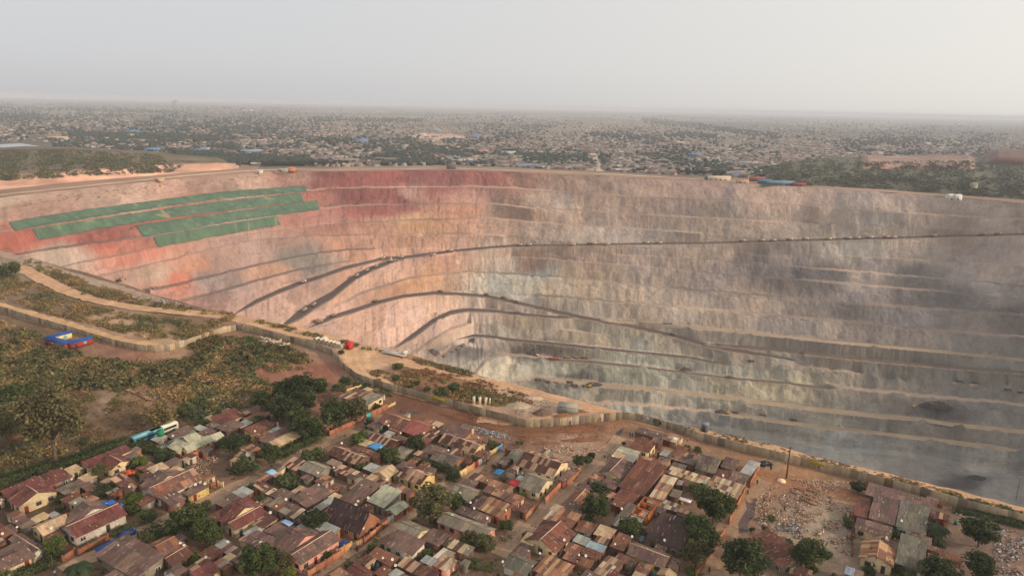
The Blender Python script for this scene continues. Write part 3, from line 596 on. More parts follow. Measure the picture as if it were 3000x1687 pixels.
# ------------------------------------------------------------------ township houses
PAL = dict(
 brown=[(104,82,74),(94,74,68),(112,88,78)], rusty=[(122,82,64),(106,78,68),(152,112,88),(114,76,60)], streak=[(172,142,118),(86,58,50),(82,56,50),(158,124,100),(92,62,52)],
 red=[(102,60,54),(96,58,52),(108,64,58)], brightred=[(150,88,80),(142,84,76)], grey=[(126,118,102),(116,108,94),(134,124,108)], tan=[(184,156,124),(172,144,112)],
 patch=[(98,72,62),(142,106,82),(172,152,126),(126,118,106),(110,70,54),(86,64,58)], patchtan=[(184,160,130),(150,118,94),(112,82,70),(196,180,152),(166,136,108)], patchwhite=[(198,188,172),(148,126,108),(176,160,140),(112,84,72)],
 palegreen=[(166,164,140),(160,158,136)], metal=[(150,152,146),(138,138,132),(160,160,154)], metalstreak=[(150,150,144),(92,82,76),(164,164,158),(104,90,82)], metalblue=[(132,146,156),(118,130,140),(110,92,82)],
 darkbrown=[(72,54,52),(66,50,48)], darkgreen=[(62,72,60),(58,66,56)], rustbrown=[(104,66,54),(112,72,58),(94,62,54)], greydark=[(104,98,88),(96,90,80)], tanrust=[(176,140,106),(148,108,80),(120,84,66)], greybrown=[(104,92,82),(90,78,70),(112,100,88)], blue=[(40,92,170)])
RN = dict(brown='plain brown', rusty='rusty sheet', streak='rust striped', red='maroon', brightred='bright red', grey='weathered grey', tan='tan', patch='patchwork', patchtan='tan patchwork', patchwhite='whitish patchwork', palegreen='pale sage', metal='bare metal', metalstreak='striped metal', metalblue='bluish metal', darkbrown='steep dark brown', darkgreen='dark green', rustbrown='rust brown', greydark='dark grey', tanrust='tan and rust', greybrown='grey brown', blue='blue')
WALLC = dict(cream=(212,190,150), yellow=(206,180,116), white=(206,196,182), brick=(122,90,72), grey=(132,122,106), orange=(158,108,82), pink=(218,160,140), teal=(130,170,160))
WN_ = dict(cream='cream', yellow='yellow', white='whitewashed', brick='brick', grey='grey', orange='orange', pink='pink', teal='teal')
sm = MB()
for k in range(6):
    x0, x1, xm = k/6, (k+1)/6, (k+.5)/6
    sm.add([(x0, 0, 0), (xm, 0, .045), (x1, 0, 0), (x0, 1, 0), (xm, 1, .045), (x1, 1, 0)], [(0, 1, 4, 3), (1, 2, 5, 4)])
sm.add([(0, 0, 0), (1, 0, 0), (1, 1, 0), (0, 1, 0)], [(0, 3, 2, 1)])
ME_SHEET = sm.mesh('roof_sheet'); ME_SHEET.materials.append(M_SHEET)
b = MB(); b.box(-.7, .7, -.03, .05, -.6, .6); ME_WIN = b.mesh('window'); ME_WIN.materials.append(M_OBJ)
b = MB(); b.box(-.58, -.05, -.05, -.032, -.48, .48); b.box(.05, .58, -.05, -.032, -.48, .48); ME_PANE = b.mesh('pane'); ME_PANE.materials.append(M_GLASS)
b = MB(); b.box(-.48, .48, -.04, .05, 0, 2.05); b.tube((.36, -.07, 1.0), (.36, -.07, 1.12), .03, n=4); ME_DOOR = b.mesh('door'); ME_DOOR.materials.append(M_OBJ)
bm = bmesh.new(); bmesh.ops.create_circle(bm, cap_ends=True, radius=.01, segments=12); bm.free()
V = [(0, 0, 0)]; Fq = []
for r_, z_ in ((.22, .02), (.45, .09)):
    for k in range(12): a = k*math.pi/6; V.append((r_*math.cos(a), r_*math.sin(a), z_))
tri = [(0, 1+k, 1+(k+1) % 12) for k in range(12)]; qd = [(1+k, 13+k, 13+(k+1) % 12, 1+(k+1) % 12) for k in range(12)]
ME_DISH = mesh('satellite_dish', V, [np.array(tri), np.array(qd)]); ME_DISH.materials.append(M_OBJ)
b = MB(); b.tube((0, 0, -.9), (0, 0, 0), .03, n=5); b.tube((0, 0, 0), (.0, -.35, .3), .02, n=4); ME_DPOLE = b.mesh('dish_pole'); ME_DPOLE.materials.append(M_OBJ)
b = MB(); b.tube((0, 0, -.12), (0, 0, .16), .3, .2, 6); ME_STONE = b.mesh('roof_stone'); ME_STONE.materials.append(M_OBJ)
HOUSES = []
def pickc(pal): 
    c = np.array(random.choice(PAL[pal]), float)*random.uniform(.92, 1.08)+np.array([random.uniform(-3, 3) for _ in range(3)]); return tuple(float(q) for q in lin(np.clip(c, 5, 250)))
def frame_of(t, A, B, C, z):
    a, b_, c = (gt(t, *q, z)[:2] for q in (A, B, C))
    u = b_-a; v = c-b_; au = math.atan2(u[1], u[0]); av = math.atan2(v[1], v[0])-math.pi/2
    lu, lv = np.linalg.norm(u), np.linalg.norm(v)
    ang = math.atan2(lu*math.sin(au)+lv*math.sin(av), lu*math.cos(au)+lv*math.cos(av))
    base = math.radians(-32.5)
    if abs(ang-base) < math.radians(22): ang = base+(ang-base)*.25
    ud = np.array([math.cos(ang), math.sin(ang)]); vd = np.array([-ud[1], ud[0]])
    return (a+c)/2, ang, max(2.0, float(u@ud)), max(2.0, float(v@vd))
def sheets(roof, org, e, s, Le, Ls, pal, wid, cut=None):
    """lay separate roof sheets over one slope; org is the eave corner, e along the eave, s up the slope"""
    e = Vector(e).normalized(); s = Vector(s).normalized(); n = e.cross(s)
    nc = max(1, round(Le/wid)); nr = 1 if Ls < 3.4 else 2 if Ls < 7.5 else 3
    if nc*nr > 60: nr = max(1, nr-1)
    for i in range(nc):
        for j in range(nr):
            f0, f1 = 0.0, 1.0
            if cut: 
                f = (j+.5)/nr; f0, f1 = cut(f); 
                if (i+.5)/nc < f0 or (i+.5)/nc > f1: continue
            w = Le/nc; l = Ls/nr
            p = Vector(org)+e*(i*w)+s*(j*l-(.08 if j else .05+random.random()*.12))+n*(.035+.02*random.random()+.02*j)
            M = Matrix((( *(e*(w*1.03)), 0), (*(s*(l+.12)), 0), (*n, 0), (0, 0, 0, 1))).transposed(); M.translation = p
            o = bpy.data.objects.new('roof_sheet', ME_SHEET); COL.objects.link(o); o.parent = roof; o.matrix_local = M @ Matrix.Rotation(random.uniform(-.012, .012), 4, 'Z'); o.color = (*pickc(pal), 1)
def house(t, A, B, C, typ, pal, wall, h=None, ridge=True, openw=True, blocks=None):
    cen, ang, lu, lv = frame_of(t, A, B, C, 2.5)
    small = lu*lv < 42
    h = h or (2.25 if small else 2.6)+random.uniform(-.1, .15)
    root = empty('house' if not small else 'shed', (cen[0], cen[1], 0), ang)
    block(root, 0, 0, lu, lv, typ, pal, wall, h, openw)
    nm = 'house' if not small else 'shed'
    root['category'] = nm; root['group'] = 'township houses' if not small else 'township sheds and lean-tos'
    later('house', root, f"{RN[pal]} roof {nm} with {WN_[wall]} walls", (cen[0], cen[1]))
    HOUSES.append((root, cen, lu, lv, h)); return root
def wing(root, t, A, B, C, typ, pal, wall, h):
    cen, ang, lu, lv = frame_of(t, A, B, C, 2.5); d = cen-np.array(root.location[:2]); a = root.rotation_euler.z
    block(root, d[0]*math.cos(a)+d[1]*math.sin(a), -d[0]*math.sin(a)+d[1]*math.cos(a), lu, lv, typ, pal, wall, h, True)
def block(root, ox, oy, lu, lv, typ, pal, wall, h, openw):
    ov = min(.35, lu*.06, lv*.06); x0, x1, y0, y1 = ox-lu/2+ov, ox+lu/2-ov, oy-lv/2+ov, oy+lv/2-ov
    wc = tuple(float(q) for q in lin(np.array(WALLC[wall])*random.uniform(.9, 1.05)))
    stripes = pal in ('streak', 'metalstreak', 'patchtan', 'tanrust'); wid = .95 if stripes else 1.5 if pal in ('rusty', 'patch', 'patchwhite', 'rustbrown', 'grey') else 2.1
    e0 = .02
    X0, X1, Y0, Y1 = ox-lu/2, ox+lu/2, oy-lv/2, oy+lv/2
    wb = MB(); rb = MB()
    def quad(p, q, r, s_): 
        P = np.array([p, q, r, s_], float); nrm = np.cross(P[1]-P[0], P[2]-P[0]); nrm /= np.linalg.norm(nrm)
        P2 = P-nrm*.07; rb.add(np.concatenate([P, P2]), [(0, 1, 2, 3), (7, 6, 5, 4), (0, 4, 5, 1), (1, 5, 6, 2), (2, 6, 7, 3), (3, 7, 4, 0)])
    slopes = []
    if typ in ('F', 'Mu', 'Mv'):
        span = lu if typ == 'Mv' else lv
        rise = .035*span+.1 if typ == 'F' else .17*span
        axis = 'u' if typ == 'Mv' else 'v'
        if axis == 'u':   # low at +x
            quad((X1, Y0, h), (X1, Y1, h), (X0, Y1, h+rise), (X0, Y0, h+rise)); slopes.append(((X1, Y0, h), (0, 1, 0), (-lu, 0, rise), lv, math.hypot(lu, rise)))
            zs = lambda x, y: h+rise*(X1-x)/lu-.08
        else:             # low at -y
            quad((X0, Y0, h), (X1, Y0, h), (X1, Y1, h+rise), (X0, Y1, h+rise)); slopes.append(((X0, Y0, h), (1, 0, 0), (0, lv, rise), lu, math.hypot(lv, rise)))
            zs = lambda x, y: h+rise*(y-Y0)/lv-.08
        c = [(x0, y0), (x1, y0), (x1, y1), (x0, y1)]
        wb.add([(x, y, 0) for x, y in c]+[(x, y, zs(x, y)) for x, y in c], [(0, 1, 5, 4), (1, 2, 6, 5), (2, 3, 7, 6), (3, 0, 4, 7)])
    elif typ in ('Gu', 'Gv', 'Hu', 'Hv'):
        along = typ[1]; sp = lv if along == 'u' else lu; ln = lu if along == 'u' else lv
        rise = sp*(.5 if pal == 'darkbrown' else .21); hip = min(ln*.48, sp*.45) if typ[0] == 'H' else 0
        T = (lambda a, c, z: (ox+a, oy+c, z)) if along == 'u' else (lambda a, c, z: (ox-c, oy+a, z))
        L2, S2 = ln/2, sp/2
        quad(T(-L2, -S2, h), T(L2, -S2, h), T(L2-hip, 0, h+rise), T(-L2+hip, 0, h+rise)); quad(T(L2, S2, h), T(-L2, S2, h), T(-L2+hip, 0, h+rise), T(L2-hip, 0, h+rise))
        v0 = Vector(T(1, 0, 0))-Vector(T(0, 0, 0)); vs_ = Vector(T(0, 1, 0))-Vector(T(0, 0, 0)); sl_ = math.hypot(S2, rise)
        cut = (lambda f: (hip/ln*f, 1-hip/ln*f)) if hip else None
        slopes.append((T(-L2, -S2, h), v0, vs_*S2+Vector((0, 0, rise)), ln, sl_, cut)); slopes.append((T(L2, S2, h), -v0, -vs_*S2+Vector((0, 0, rise)), ln, sl_, cut))
        if hip:
            for sg in (-1, 1):
                P = np.array([T(sg*L2, -S2, h), T(sg*L2, S2, h), T(sg*(L2-hip), 0, h+rise)], float); rb.add(P+np.array([0, 0, .05]), [(0, 1, 2) if sg > 0 else (0, 2, 1)])
        else:
            rc = MB(); a, c = T(-L2-.05, 0, h+rise+.06), T(L2+.05, 0, h+rise+.06); rc.tube(a, c, .13, n=6)
            link('ridge_cap', rc.mesh('ridge_cap'), M_OBJ, root, color=lin((196,164,140)) if pal in ('red', 'brown', 'rusty', 'rustbrown', 'streak') and ln > 6 else pickc(pal))
        l2, s2 = L2-ov, S2-ov; zr = h+rise*(1-0)-.1 ; ze = h+rise*(ov/S2)-.08
        P = [T(-l2, -s2, 0), T(l2, -s2, 0), T(l2, s2, 0), T(-l2, s2, 0), T(-l2, -s2, ze), T(l2, -s2, ze), T(l2, s2, ze), T(-l2, s2, ze)]
        wb.add(P, [(0, 1, 5, 4), (1, 2, 6, 5), (2, 3, 7, 6), (3, 0, 4, 7)])
        if not hip: wb.add([T(l2, -s2, ze), T(l2, s2, ze), T(l2, 0, zr), T(-l2, -s2, ze), T(-l2, s2, ze), T(-l2, 0, zr)], [(0, 1, 2), (4, 3, 5)])
    if wall is not None: link('wall', wb.mesh('wall'), M_PLASTER, root, color=wc)
    roof = link('roof', rb.mesh('roof'), M_OBJ, root, color=tuple(np.array(pickc(pal))*.8))
    for S in slopes: sheets(roof, S[0], S[1], S[2], S[3], S[4], pal, wid, S[5] if len(S) > 5 else None)
    if pal in ('rusty', 'patch', 'rustbrown', 'brown', 'patchtan', 'patchwhite', 'tanrust'):       # stones and scraps weighing the sheets down
        for _ in range(random.randrange(0, 4)):
            S = random.choice(slopes); e_, u_ = Vector(S[1]).normalized(), Vector(S[2]).normalized(); q_ = Vector(S[0])+e_*S[3]*random.uniform(.1, .9)+u_*S[4]*random.uniform(.1, .85)+e_.cross(u_)*.12
            link('roof_stone', ME_STONE, None, root, q_, (0, 0, random.uniform(0, 3)), (random.uniform(.6, 1.3),)*3, color=lin(random.choice([(150,140,128),(92,80,72),(60,56,54),(180,168,152)])))
    if not openw: return
    dc = [(92,64,48),(70,84,92),(120,40,34),(150,140,128),(60,56,52)]; wcs = [(196,190,178),(120,110,98),(88,74,62)]
    for side in (0, 1):          # 0: towards -y (lower left), 1: towards +x (lower right)
        L_ = (x1-x0) if side == 0 else (y1-y0)
        n = int(L_//2.6)
        if n < 1: continue
        di = random.randrange(n)
        for k in range(n):
            s = (k+.5)*L_/n
            loc = (x0+s, y0-.005, 0) if side == 0 else (x1+.005, y0+s, 0); rz = 0 if side == 0 else math.pi/2
            if k == di: link('door', ME_DOOR, None, root, loc, (0, 0, rz), color=lin(random.choice(dc)))
            elif random.random() < .7 and h > 2.3:
                w_ = link('window', ME_WIN, None, root, (loc[0], loc[1], 1.45), (0, 0, rz), color=lin(random.choice(wcs))); link('pane', ME_PANE, None, w_)
HD = """a 20,315 120,425 985,85 Mv red grey
a 980,140 1080,190 1190,150 F brown grey
g 610,1250 830,1370 960,1260 Mv streak brick
a 950,430 1060,490 1195,400 F grey cream
a 830,775 1030,945 1740,600 Gv red white
a 415,790 600,895 1010,700 Gv tan cream
a 390,665 470,720 680,610 F tan cream
a 170,690 330,800 470,700 F brown grey
a 660,600 740,640 810,580 F metal grey
a -80,850 60,900 265,800 Mv rusty brick
a 100,940 490,1130 640,1030 Gu brown white
a -100,1290 -10,1395 485,1160 Mv brown cream
a -60,1080 30,1180 420,1050 F brown grey
a 1310,1180 1900,1500 2290,1210 Mu brown grey
a 1980,1040 2300,1220 2600,1090 Gv rusty brick
b -120,1220 60,1330 270,1110 Gv streak brick
b -60,1340 60,1440 250,1360 F brown orange
b 480,660 560,730 1150,430 Mv red grey
b 580,410 730,480 1000,370 F brown brick
b 150,285 260,335 550,210 F brown yellow
g 1040,1330 1240,1500 1830,1200 Gv rusty white
b -160,390 0,470 215,370 Mv brown brick
g 1300,1080 1500,1150 1690,1085 F tan cream
g 1080,1070 1190,1120 1400,1025 Mv tan grey
g 1300,980 1400,1030 1570,930 F brown grey
g 190,1000 280,1060 880,800 Mv red cream
g 1380,690 1650,830 1990,665 Hv palegreen cream
g 1860,600 2000,660 2190,605 Gv palegreen orange
g 1340,590 1480,640 1760,500 F brown grey
g 1750,560 1880,600 2060,530 F brown brick
g 2010,370 2110,460 2420,320 Mv red cream
g 2060,490 2220,560 2420,440 F brown brick
h 30,580 150,640 440,560 F rusty grey
h -40,680 30,740 165,650 F metal brick
h 80,770 180,840 490,700 Mv rustbrown yellow
h 440,945 520,1010 895,815 Mv tan yellow
h 290,900 440,970 830,760 F brown grey
h -60,1060 60,1160 200,1090 Gu patch cream
h 1630,365 1790,435 1965,300 F grey cream
h 1400,290 1560,360 1770,240 F patch grey
h 1130,650 1190,740 1270,690 Gv tan orange
i 485,405 830,525 1080,400 Gu rusty brick
i 830,525 1070,615 1330,470 Gu brightred brick
i 650,480 790,550 870,520 F rusty brick
i 365,640 715,770 830,670 Gu streak orange
i 400,745 660,830 715,780 F darkgreen grey
i 700,610 840,690 960,650 F brown brick
i 1340,560 1600,650 1800,550 F brown brick
i 1650,590 1850,670 1970,620 F tanrust brick
i 1350,680 1840,850 1990,720 Gu streak cream
i 1140,600 1280,630 1400,540 F streak brick
i 1090,790 1350,880 1500,790 F brown grey
i 1230,920 1550,1040 1700,920 Gu greybrown orange
i 1850,850 1960,910 2060,830 F rusty brick
i 1600,890 1740,960 1810,920 F red brick
i 1000,840 1130,900 1200,850 F streak white
i 680,850 860,900 980,780 F grey grey
h 1200,1090 1650,1225 1850,1110 Gu streak brick
h 1700,1010 1870,1140 1985,1110 F rusty orange
h 620,1240 810,1320 930,1210 Mu streak brick
h 840,1310 1130,1400 1280,1270 Gu grey grey
h 1270,1290 1480,1370 1620,1300 F streak brick
i 420,1110 640,1180 805,1070 Gv tan cream
i 720,1010 900,1070 1050,1010 F brown brick
c 740,70 1080,190 1340,60 Gu streak yellow
c 350,175 600,250 750,170 F streak brick
c 700,220 940,320 1020,260 F rusty orange
c 0,385 230,490 530,250 Mu brown brick
c 360,420 600,525 830,340 Mu palegreen grey
c 610,530 750,600 925,460 Hv palegreen orange
c -230,680 290,885 540,640 Gu darkbrown orange
b 1680,420 1890,510 2215,300 Mv brown brick
b 1345,320 1580,400 1760,310 F brown white
b 1150,210 1275,270 1400,190 Mv streak orange
b 1180,120 1280,150 1420,60 F rusty brick
b 1340,470 1690,670 1860,580 Mu patch grey
b 1890,540 1980,590 2300,410 F metal grey
b 1110,720 1240,790 1500,665 F streak cream
b 1300,810 1520,930 1750,780 F brown brick
b 1690,790 1790,840 1900,770 F metal grey
b 1960,780 2240,890 2360,800 Mu metal orange
b 1600,1150 1770,1340 2300,970 Gv brown pink
b 1800,850 1960,930 2110,880 F metalstreak brick
b 950,1000 1400,1090 1560,930 F brown brick
b 940,930 1030,990 1150,930 F tan cream
b 650,1080 860,1150 1010,1070 F patch grey
b 690,1200 770,1255 900,1160 F tan grey
b 590,1260 740,1370 860,1290 F patch brick
b 260,1440 420,1520 710,1345 Mv red yellow
b 200,1330 340,1370 560,1240 F streak white
b 970,850 1120,890 1310,800 F metal white
c 700,870 1000,1000 1230,800 Gu grey cream
c 600,1010 1000,1200 1140,1020 Mu brown white
c 1070,930 1360,1000 1540,870 F brown brick
c 1390,1000 1750,1150 1850,1060 Mu patch brick
c 1280,730 2030,920 2175,770 Gu grey pink
c 1550,560 1990,700 2110,640 Mu brown grey
c 1900,520 2200,665 2360,530 Mu tanrust orange
c 1780,470 1920,530 2100,390 F brown grey
c 1500,330 1790,410 1925,260 Gu grey grey
c 1840,110 2200,230 2350,210 F rusty brick
c 1920,280 2250,370 2420,260 Mu rusty grey
c 1240,1170 1430,1230 1610,1130 F patchwhite grey
c 1270,1290 1450,1380 1600,1240 F patchtan pink
c 330,1150 680,1270 840,1190 Mu rusty brick
c 700,1270 1200,1480 1430,1430 Mu streak brick
c 20,1350 250,1480 480,1400 Gu red brick
c 620,1400 750,1460 900,1400 F metal grey
d -130,1290 210,1430 370,1240 Gu greydark white
c 1640,1250 1700,1300 1790,1260 F grey grey
d 75,210 370,310 590,130 Gu grey cream
j -80,640 60,700 240,590 Gu grey cream
j 50,775 590,925 800,720 Gu streak cream
j 620,950 700,990 950,830 Mv brown orange
d -140,390 50,450 205,365 F rusty pink
d 80,510 180,590 280,500 F rustbrown orange
j 1440,555 1720,645 1775,585 F palegreen brick
j 1690,290 2060,400 2130,340 F brown brick
j 2060,380 2250,450 2310,400 F patchwhite brick
j 1630,510 1880,610 1990,510 Mu rustbrown cream
j 1180,880 1500,960 1700,770 Gv brown cream
j 1750,710 2130,800 2220,740 F rusty brick
j 1725,840 2090,910 2160,830 F rustbrown brick
j 1470,1040 1800,1200 2110,905 Mu rustbrown brick
d 1335,350 1620,430 1830,340 F rustbrown brick
d 1350,710 1480,760 1745,490 F metalstreak brick
d 1870,930 2350,1110 2500,800 Mu darkbrown2 grey
k -20,1230 220,1230 420,950 F patchtan brick
k -40,1260 390,1390 470,1310 F patchtan brick
k 250,870 790,1050 850,960 F patchtan cream
k 790,1090 1190,1290 1300,1130 Mu patchtan brick
k 610,820 900,870 1060,680 Gu greybrown grey
k 990,770 1180,840 1260,740 Mu brown grey
k 895,930 1095,965 1145,880 Mu rustbrown grey
k 1100,970 1310,1060 1380,940 Mu brown grey
k 1290,830 1400,930 1520,770 F metal cream
k 250,640 400,700 500,610 F rusty brick
d 180,930 570,1150 880,890 Gv rustbrown cream
d 120,970 310,1020 380,910 Mu tan grey
d 410,640 540,680 680,580 F patchtan grey
d 570,660 840,790 930,640 Mu rusty brick
d 680,570 890,650 970,560 F brown brick
d 740,430 960,450 1130,280 Gv rusty cream
d 720,490 900,540 980,470 F brown brick
d 845,810 1100,850 1190,720 F rusty teal
d 1120,870 1370,930 1450,800 F tan brick
d 1330,1020 1530,1080 1680,940 Mu rusty brick
d 1130,960 1310,1010 1370,940 F streak brick
d 1000,1040 1250,1110 1320,1030 F metalblue brick
d 930,1140 1180,1200 1255,1110 F rustbrown grey
d 680,1200 1090,1310 1150,1230 Mu rusty brick
d 1560,1150 2110,1320 2240,1160 Gu brown yellow
d 1060,1360 1300,1450 1620,1280 F patchtan brick
d 220,1370 640,1500 930,1330 F tanrust brick
d 350,1200 450,1240 510,1180 F patchwhite grey
d 1690,1350 1860,1420 1950,1310 F patch brick
d 1990,1400 2200,1500 2290,1420 Gv tan grey
d 2120,1300 2240,1350 2360,1250 F brown brick
d 1280,1430 1400,1480 1500,1400 F red brick
e 990,970 1340,1060 1400,1000 F rustbrown brick
e 1000,1000 1400,1440 1540,1190 Mu rustbrown grey
e 1480,1400 1700,1470 1850,1390 F streak grey
f 110,310 1080,590 1210,450 F brown brick
f 200,640 560,750 630,500 Mu brown grey
f 0,600 190,640 240,400 F rustbrown brick
f 585,760 1000,890 1030,600 Mu greydark white
f -20,790 490,910 570,790 F brown cream
f 60,1210 540,1310 600,1080 Gv tanrust cream
f 130,1000 540,1070 570,970 F brown grey
f 570,1260 950,1410 1010,1080 Mu greydark grey
f 750,960 1180,1110 1240,1080 F rusty brick
f 990,1290 1200,1330 1250,1190 F tanrust brick
f -150,1400 100,1470 170,1390 F metalblue grey"""
PAL['darkbrown2'] = PAL['darkbrown']; RN['darkbrown2'] = 'broad dark brown'
def pr(s): return tuple(float(q) for q in s.split(','))
HI = {}
for ln in HD.split('\n'):
    t, A, B, C, typ, pal, wall = ln.split()
    HI[(t, A)] = house(t, pr(A), pr(B), pr(C), typ, pal, wall)
wing(HI[('a', '20,315')], 'a', (110,420), (290,515), (800,275), 'Gu', 'red', 'cream', 2.75)
wing(HI[('a', '830,775')], 'a', (850,690), (1000,795), (1600,510), 'Gu', 'brown', 'white', 2.9)
wing(HI[('b', '480,660')], 'b', (680,700), (820,760), (1270,480), 'Gu', 'red', 'cream', 2.75)
wing(HI[('b', '480,660')], 'b', (740,720), (880,840), (1310,590), 'Gv', 'red', 'cream', 2.6)
wing(HI[('g', '190,1000')], 'g', (430,1000), (590,1085), (895,950), 'Gu', 'red', 'cream', 2.75)
wing(HI[('g', '1040,1330')], 'g', (1000,1290), (1130,1380), (1640,1150), 'Gu', 'brown', 'white', 2.75)
wing(HI[('g', '1380,690')], 'g', (1390,770), (1560,830), (1750,700), 'Gu', 'palegreen', 'cream', 2.7)
wing(HI[('b', '1600,1150')], 'b', (1460,1050), (1640,1180), (2080,880), 'Gu', 'brown', 'pink', 2.75)
# dishes on the nearest house
DISH = "a 835,140,a 1075,470,a 1480,485,a 350,820,a 750,830,a 75,920,a 1830,245,b 345,195,b 475,185,b 1945,110,b 1970,80,b 2180,140,b 1675,380,b 1415,545,b 1380,590,b 790,985,b 185,995,b 225,1020,b 1250,1020,b 560,1160,c 210,485,c 265,450,c 355,415,c 645,110,c 1310,120,c 1640,330,c 1785,450,c 1850,520,c 1535,640,c 2070,690,c 345,830,c 560,1225,c 705,1235,c 690,1280,c 2320,590,c 2190,1290,i 620,425,i 450,490,i 855,550,i 1080,610,i 1120,570,i 1300,480,i 1340,455,i 1965,655,i 1535,790,h 1385,900,h 1265,1310,h 185,1130,h 235,800,h 1945,1025,d 1345,470,d 720,980,d 1390,1060,d 1685,905,d 2105,990,d 925,1170,d 1020,1180,d 295,1110,j 735,805,j 1385,655,g 1255,1090,g 1350,650,f 455,935,f 660,715,e 65,1000,e 555,75".split(',')
i = 0
while i+1 < len(DISH):
    t, x = DISH[i].split(); y = DISH[i+1]; i += 2
    p = gt(t, float(x), float(y), 3.0); best = min(HOUSES, key=lambda q: (p[0]-q[1][0])**2+(p[1]-q[1][1])**2)
    root, cen, lu, lv, h = best; a = root.rotation_euler.z; d = p[:2]-cen; lx = d[0]*math.cos(a)+d[1]*math.sin(a); ly = -d[0]*math.sin(a)+d[1]*math.cos(a)
    lx = max(-lu/2+.1, min(lu/2-.1, lx)); ly = max(-lv/2+.1, min(lv/2-.1, ly)); s = 1.7 if (t, x) == ('h', '185') else random.uniform(.6, .95)
    nrm = Vector((.45+random.uniform(-.3, .3), -.75, .5)).normalized(); nrm.rotate(Matrix.Rotation(-a, 3, 'Z'))
    q = nrm.to_track_quat('Z', 'Y').to_euler()
    dd = link('satellite_dish', ME_DISH, None, root, (lx, ly, h+1.15), q, (s, s, s), color=lin((206,200,190)) if (t, x) not in (('e','65'),) else lin((196,150,110)))
    link('dish_pole', ME_DPOLE, None, dd, (0, 0, 0), (math.pi-q[0]*.4, 0, 0), color=lin((120,116,110)))
resolve('house', '%(d)s, %(n)s up the %(side)s of %(lane)s lane%(back)s'.replace('%(back)s', ''))
for o, d, loc in PENDING['house']:
    k, side, v, du = lane_pos(loc)
    if du >= 17: o['label'] = o['label'].replace(' walls,', ' walls, set back,').replace('house with','house,').replace('shed with','shed,')
def depth_px(p):
    q = np.array(RM.transposed()) @ (np.array(p, float)-np.array([0, 0, H])); return -q[2]/F      # metres per photo pixel at p

# ------------------------------------------------------------------ the long precast wall round the mine
WALLPX = [(-260,845),(-100,885),(0,911),(103,944),(207,973),(276,994),(345,1015),(407,1027),(459,1031),(500,1027),(552,1011),(604,992),(655,975),(690,968),(720,969),(750,975),(853,1003),(940,1027),(971,1040),(991,1062),(1009,1086),(1043,1112),(1095,1131),(1164,1150),(1267,1178),(1400,1213),(1500,1240),(1543,1251),(1606,1250),(1712,1240),(1816,1228),(1871,1233),(2000,1271),(2027,1284),(2154,1318),(2303,1353),(2400,1376),(2500,1402),(2606,1429),(2712,1458),(2818,1488),(2924,1516),(3000,1535),(3300,1622)]
WP = np.array([g(x, y, 0)[:2] for x, y in WALLPX])
s = np.concatenate([[0], np.cumsum(np.linalg.norm(np.diff(WP, axis=0), axis=1))])
PW = 2.4; WH = 3.0
pts = [np.array([np.interp(t, s, WP[:, 0]), np.interp(t, s, WP[:, 1])]) for t in np.arange(0, s[-1], PW)]
wroot = empty('concrete_wall', (pts[0][0], pts[0][1], 0)); tag(wroot, 'long grey precast concrete panel wall winding between the township and the mine pit', 'wall')
pb = MB(); pb.box(.03, .97, -.09, .09, 0, 1)
for f in (.34, .66): pb.box(f-.012, f+.012, -.115, -.09, .02, .98)
pb.box(-.05, .05, -.14, .14, 0, 1.02)
ME_PANEL = pb.mesh('wall_panel'); ME_PANEL.materials.append(M_CONC)
wl = wroot.location; far_ = MB(); npan = 0
dist_ = [np.hypot(*p) for p in pts]; order_ = np.argsort(dist_[:-1]); keep = set(order_[:296].tolist())
def wframe(i):
    a, b_ = pts[i], pts[i+1]; d = b_-a; return a, math.atan2(d[1], d[0]), np.linalg.norm(d)
for i in range(len(pts)-1):
    a, an, L_ = wframe(i); hh = WH+random.uniform(-.05, .12)
    if i in keep:
        base = random.choice([(168,152,128),(162,146,122),(174,158,132),(156,140,116),(166,148,120)])
        if random.random() < .14: base = random.choice([(138,112,82),(124,112,98),(166,156,138)])
        c = lin(np.array(base)*random.uniform(.84, 1.1))
        link('wall_panel', ME_PANEL, None, wroot, (a[0]-wl[0], a[1]-wl[1], random.uniform(-.06, .02)), (random.uniform(-.012, .012), 0, an), (L_, 1, hh), color=c)
    else:
        ca, sa = math.cos(an), math.sin(an)
        v = np.array([[x*L_, y, z*hh] for z in (0, 1) for y in (-.09, .09) for x in (.03, .97)]); v = np.stack([v[:, 0]*ca-v[:, 1]*sa+a[0]-wl[0], v[:, 0]*sa+v[:, 1]*ca+a[1]-wl[1], v[:, 2]], -1)
        far_.add(v, [(0, 2, 3, 1), (4, 5, 7, 6), (0, 1, 5, 4), (2, 6, 7, 3), (0, 4, 6, 2), (1, 3, 7, 5)])
if far_.n: tag(far_.build('far_wall_panels', M_CONC, wroot, color=lin((150,138,118))), kind='stuff')
def wall_at(px, py):
    p = g(px, py, 1.5)[:2]; i = int(np.argmin([np.hypot(*(q-p)) for q in pts[:-1]])); a, an, L_ = wframe(i); return a, an
def wall_sign(px, py, L_, lab, hh=.95):
    a, an = wall_at(px, py); b_ = MB(); b_.box(0, L_, -.04, .02, 0, hh)
    o = b_.build('sign', M_OBJ, wroot, loc=(a[0]-wl[0]+.14*math.sin(an), a[1]-wl[1]-.14*math.cos(an), 1.55), rot=(0, 0, an), color=lin((190,160,24))); o['label'] = lab
    k = MB(); x = .35
    while x < L_-.6:                     # rows of small dark letters, too small to read from the air
        w = random.uniform(.12, .3)
        if random.random() < .8:
            k.box(x, x+w*.3, -.05, -.041, hh*.25, hh*.75); k.box(x+w*.3, x+w, -.05, -.041, hh*.62, hh*.75)
            if random.random() < .6: k.box(x+w*.3, x+w, -.05, -.041, hh*.25, hh*.38)
        x += w+.14
    k.build('lettering', M_OBJ, o, color=lin((92,80,20)))
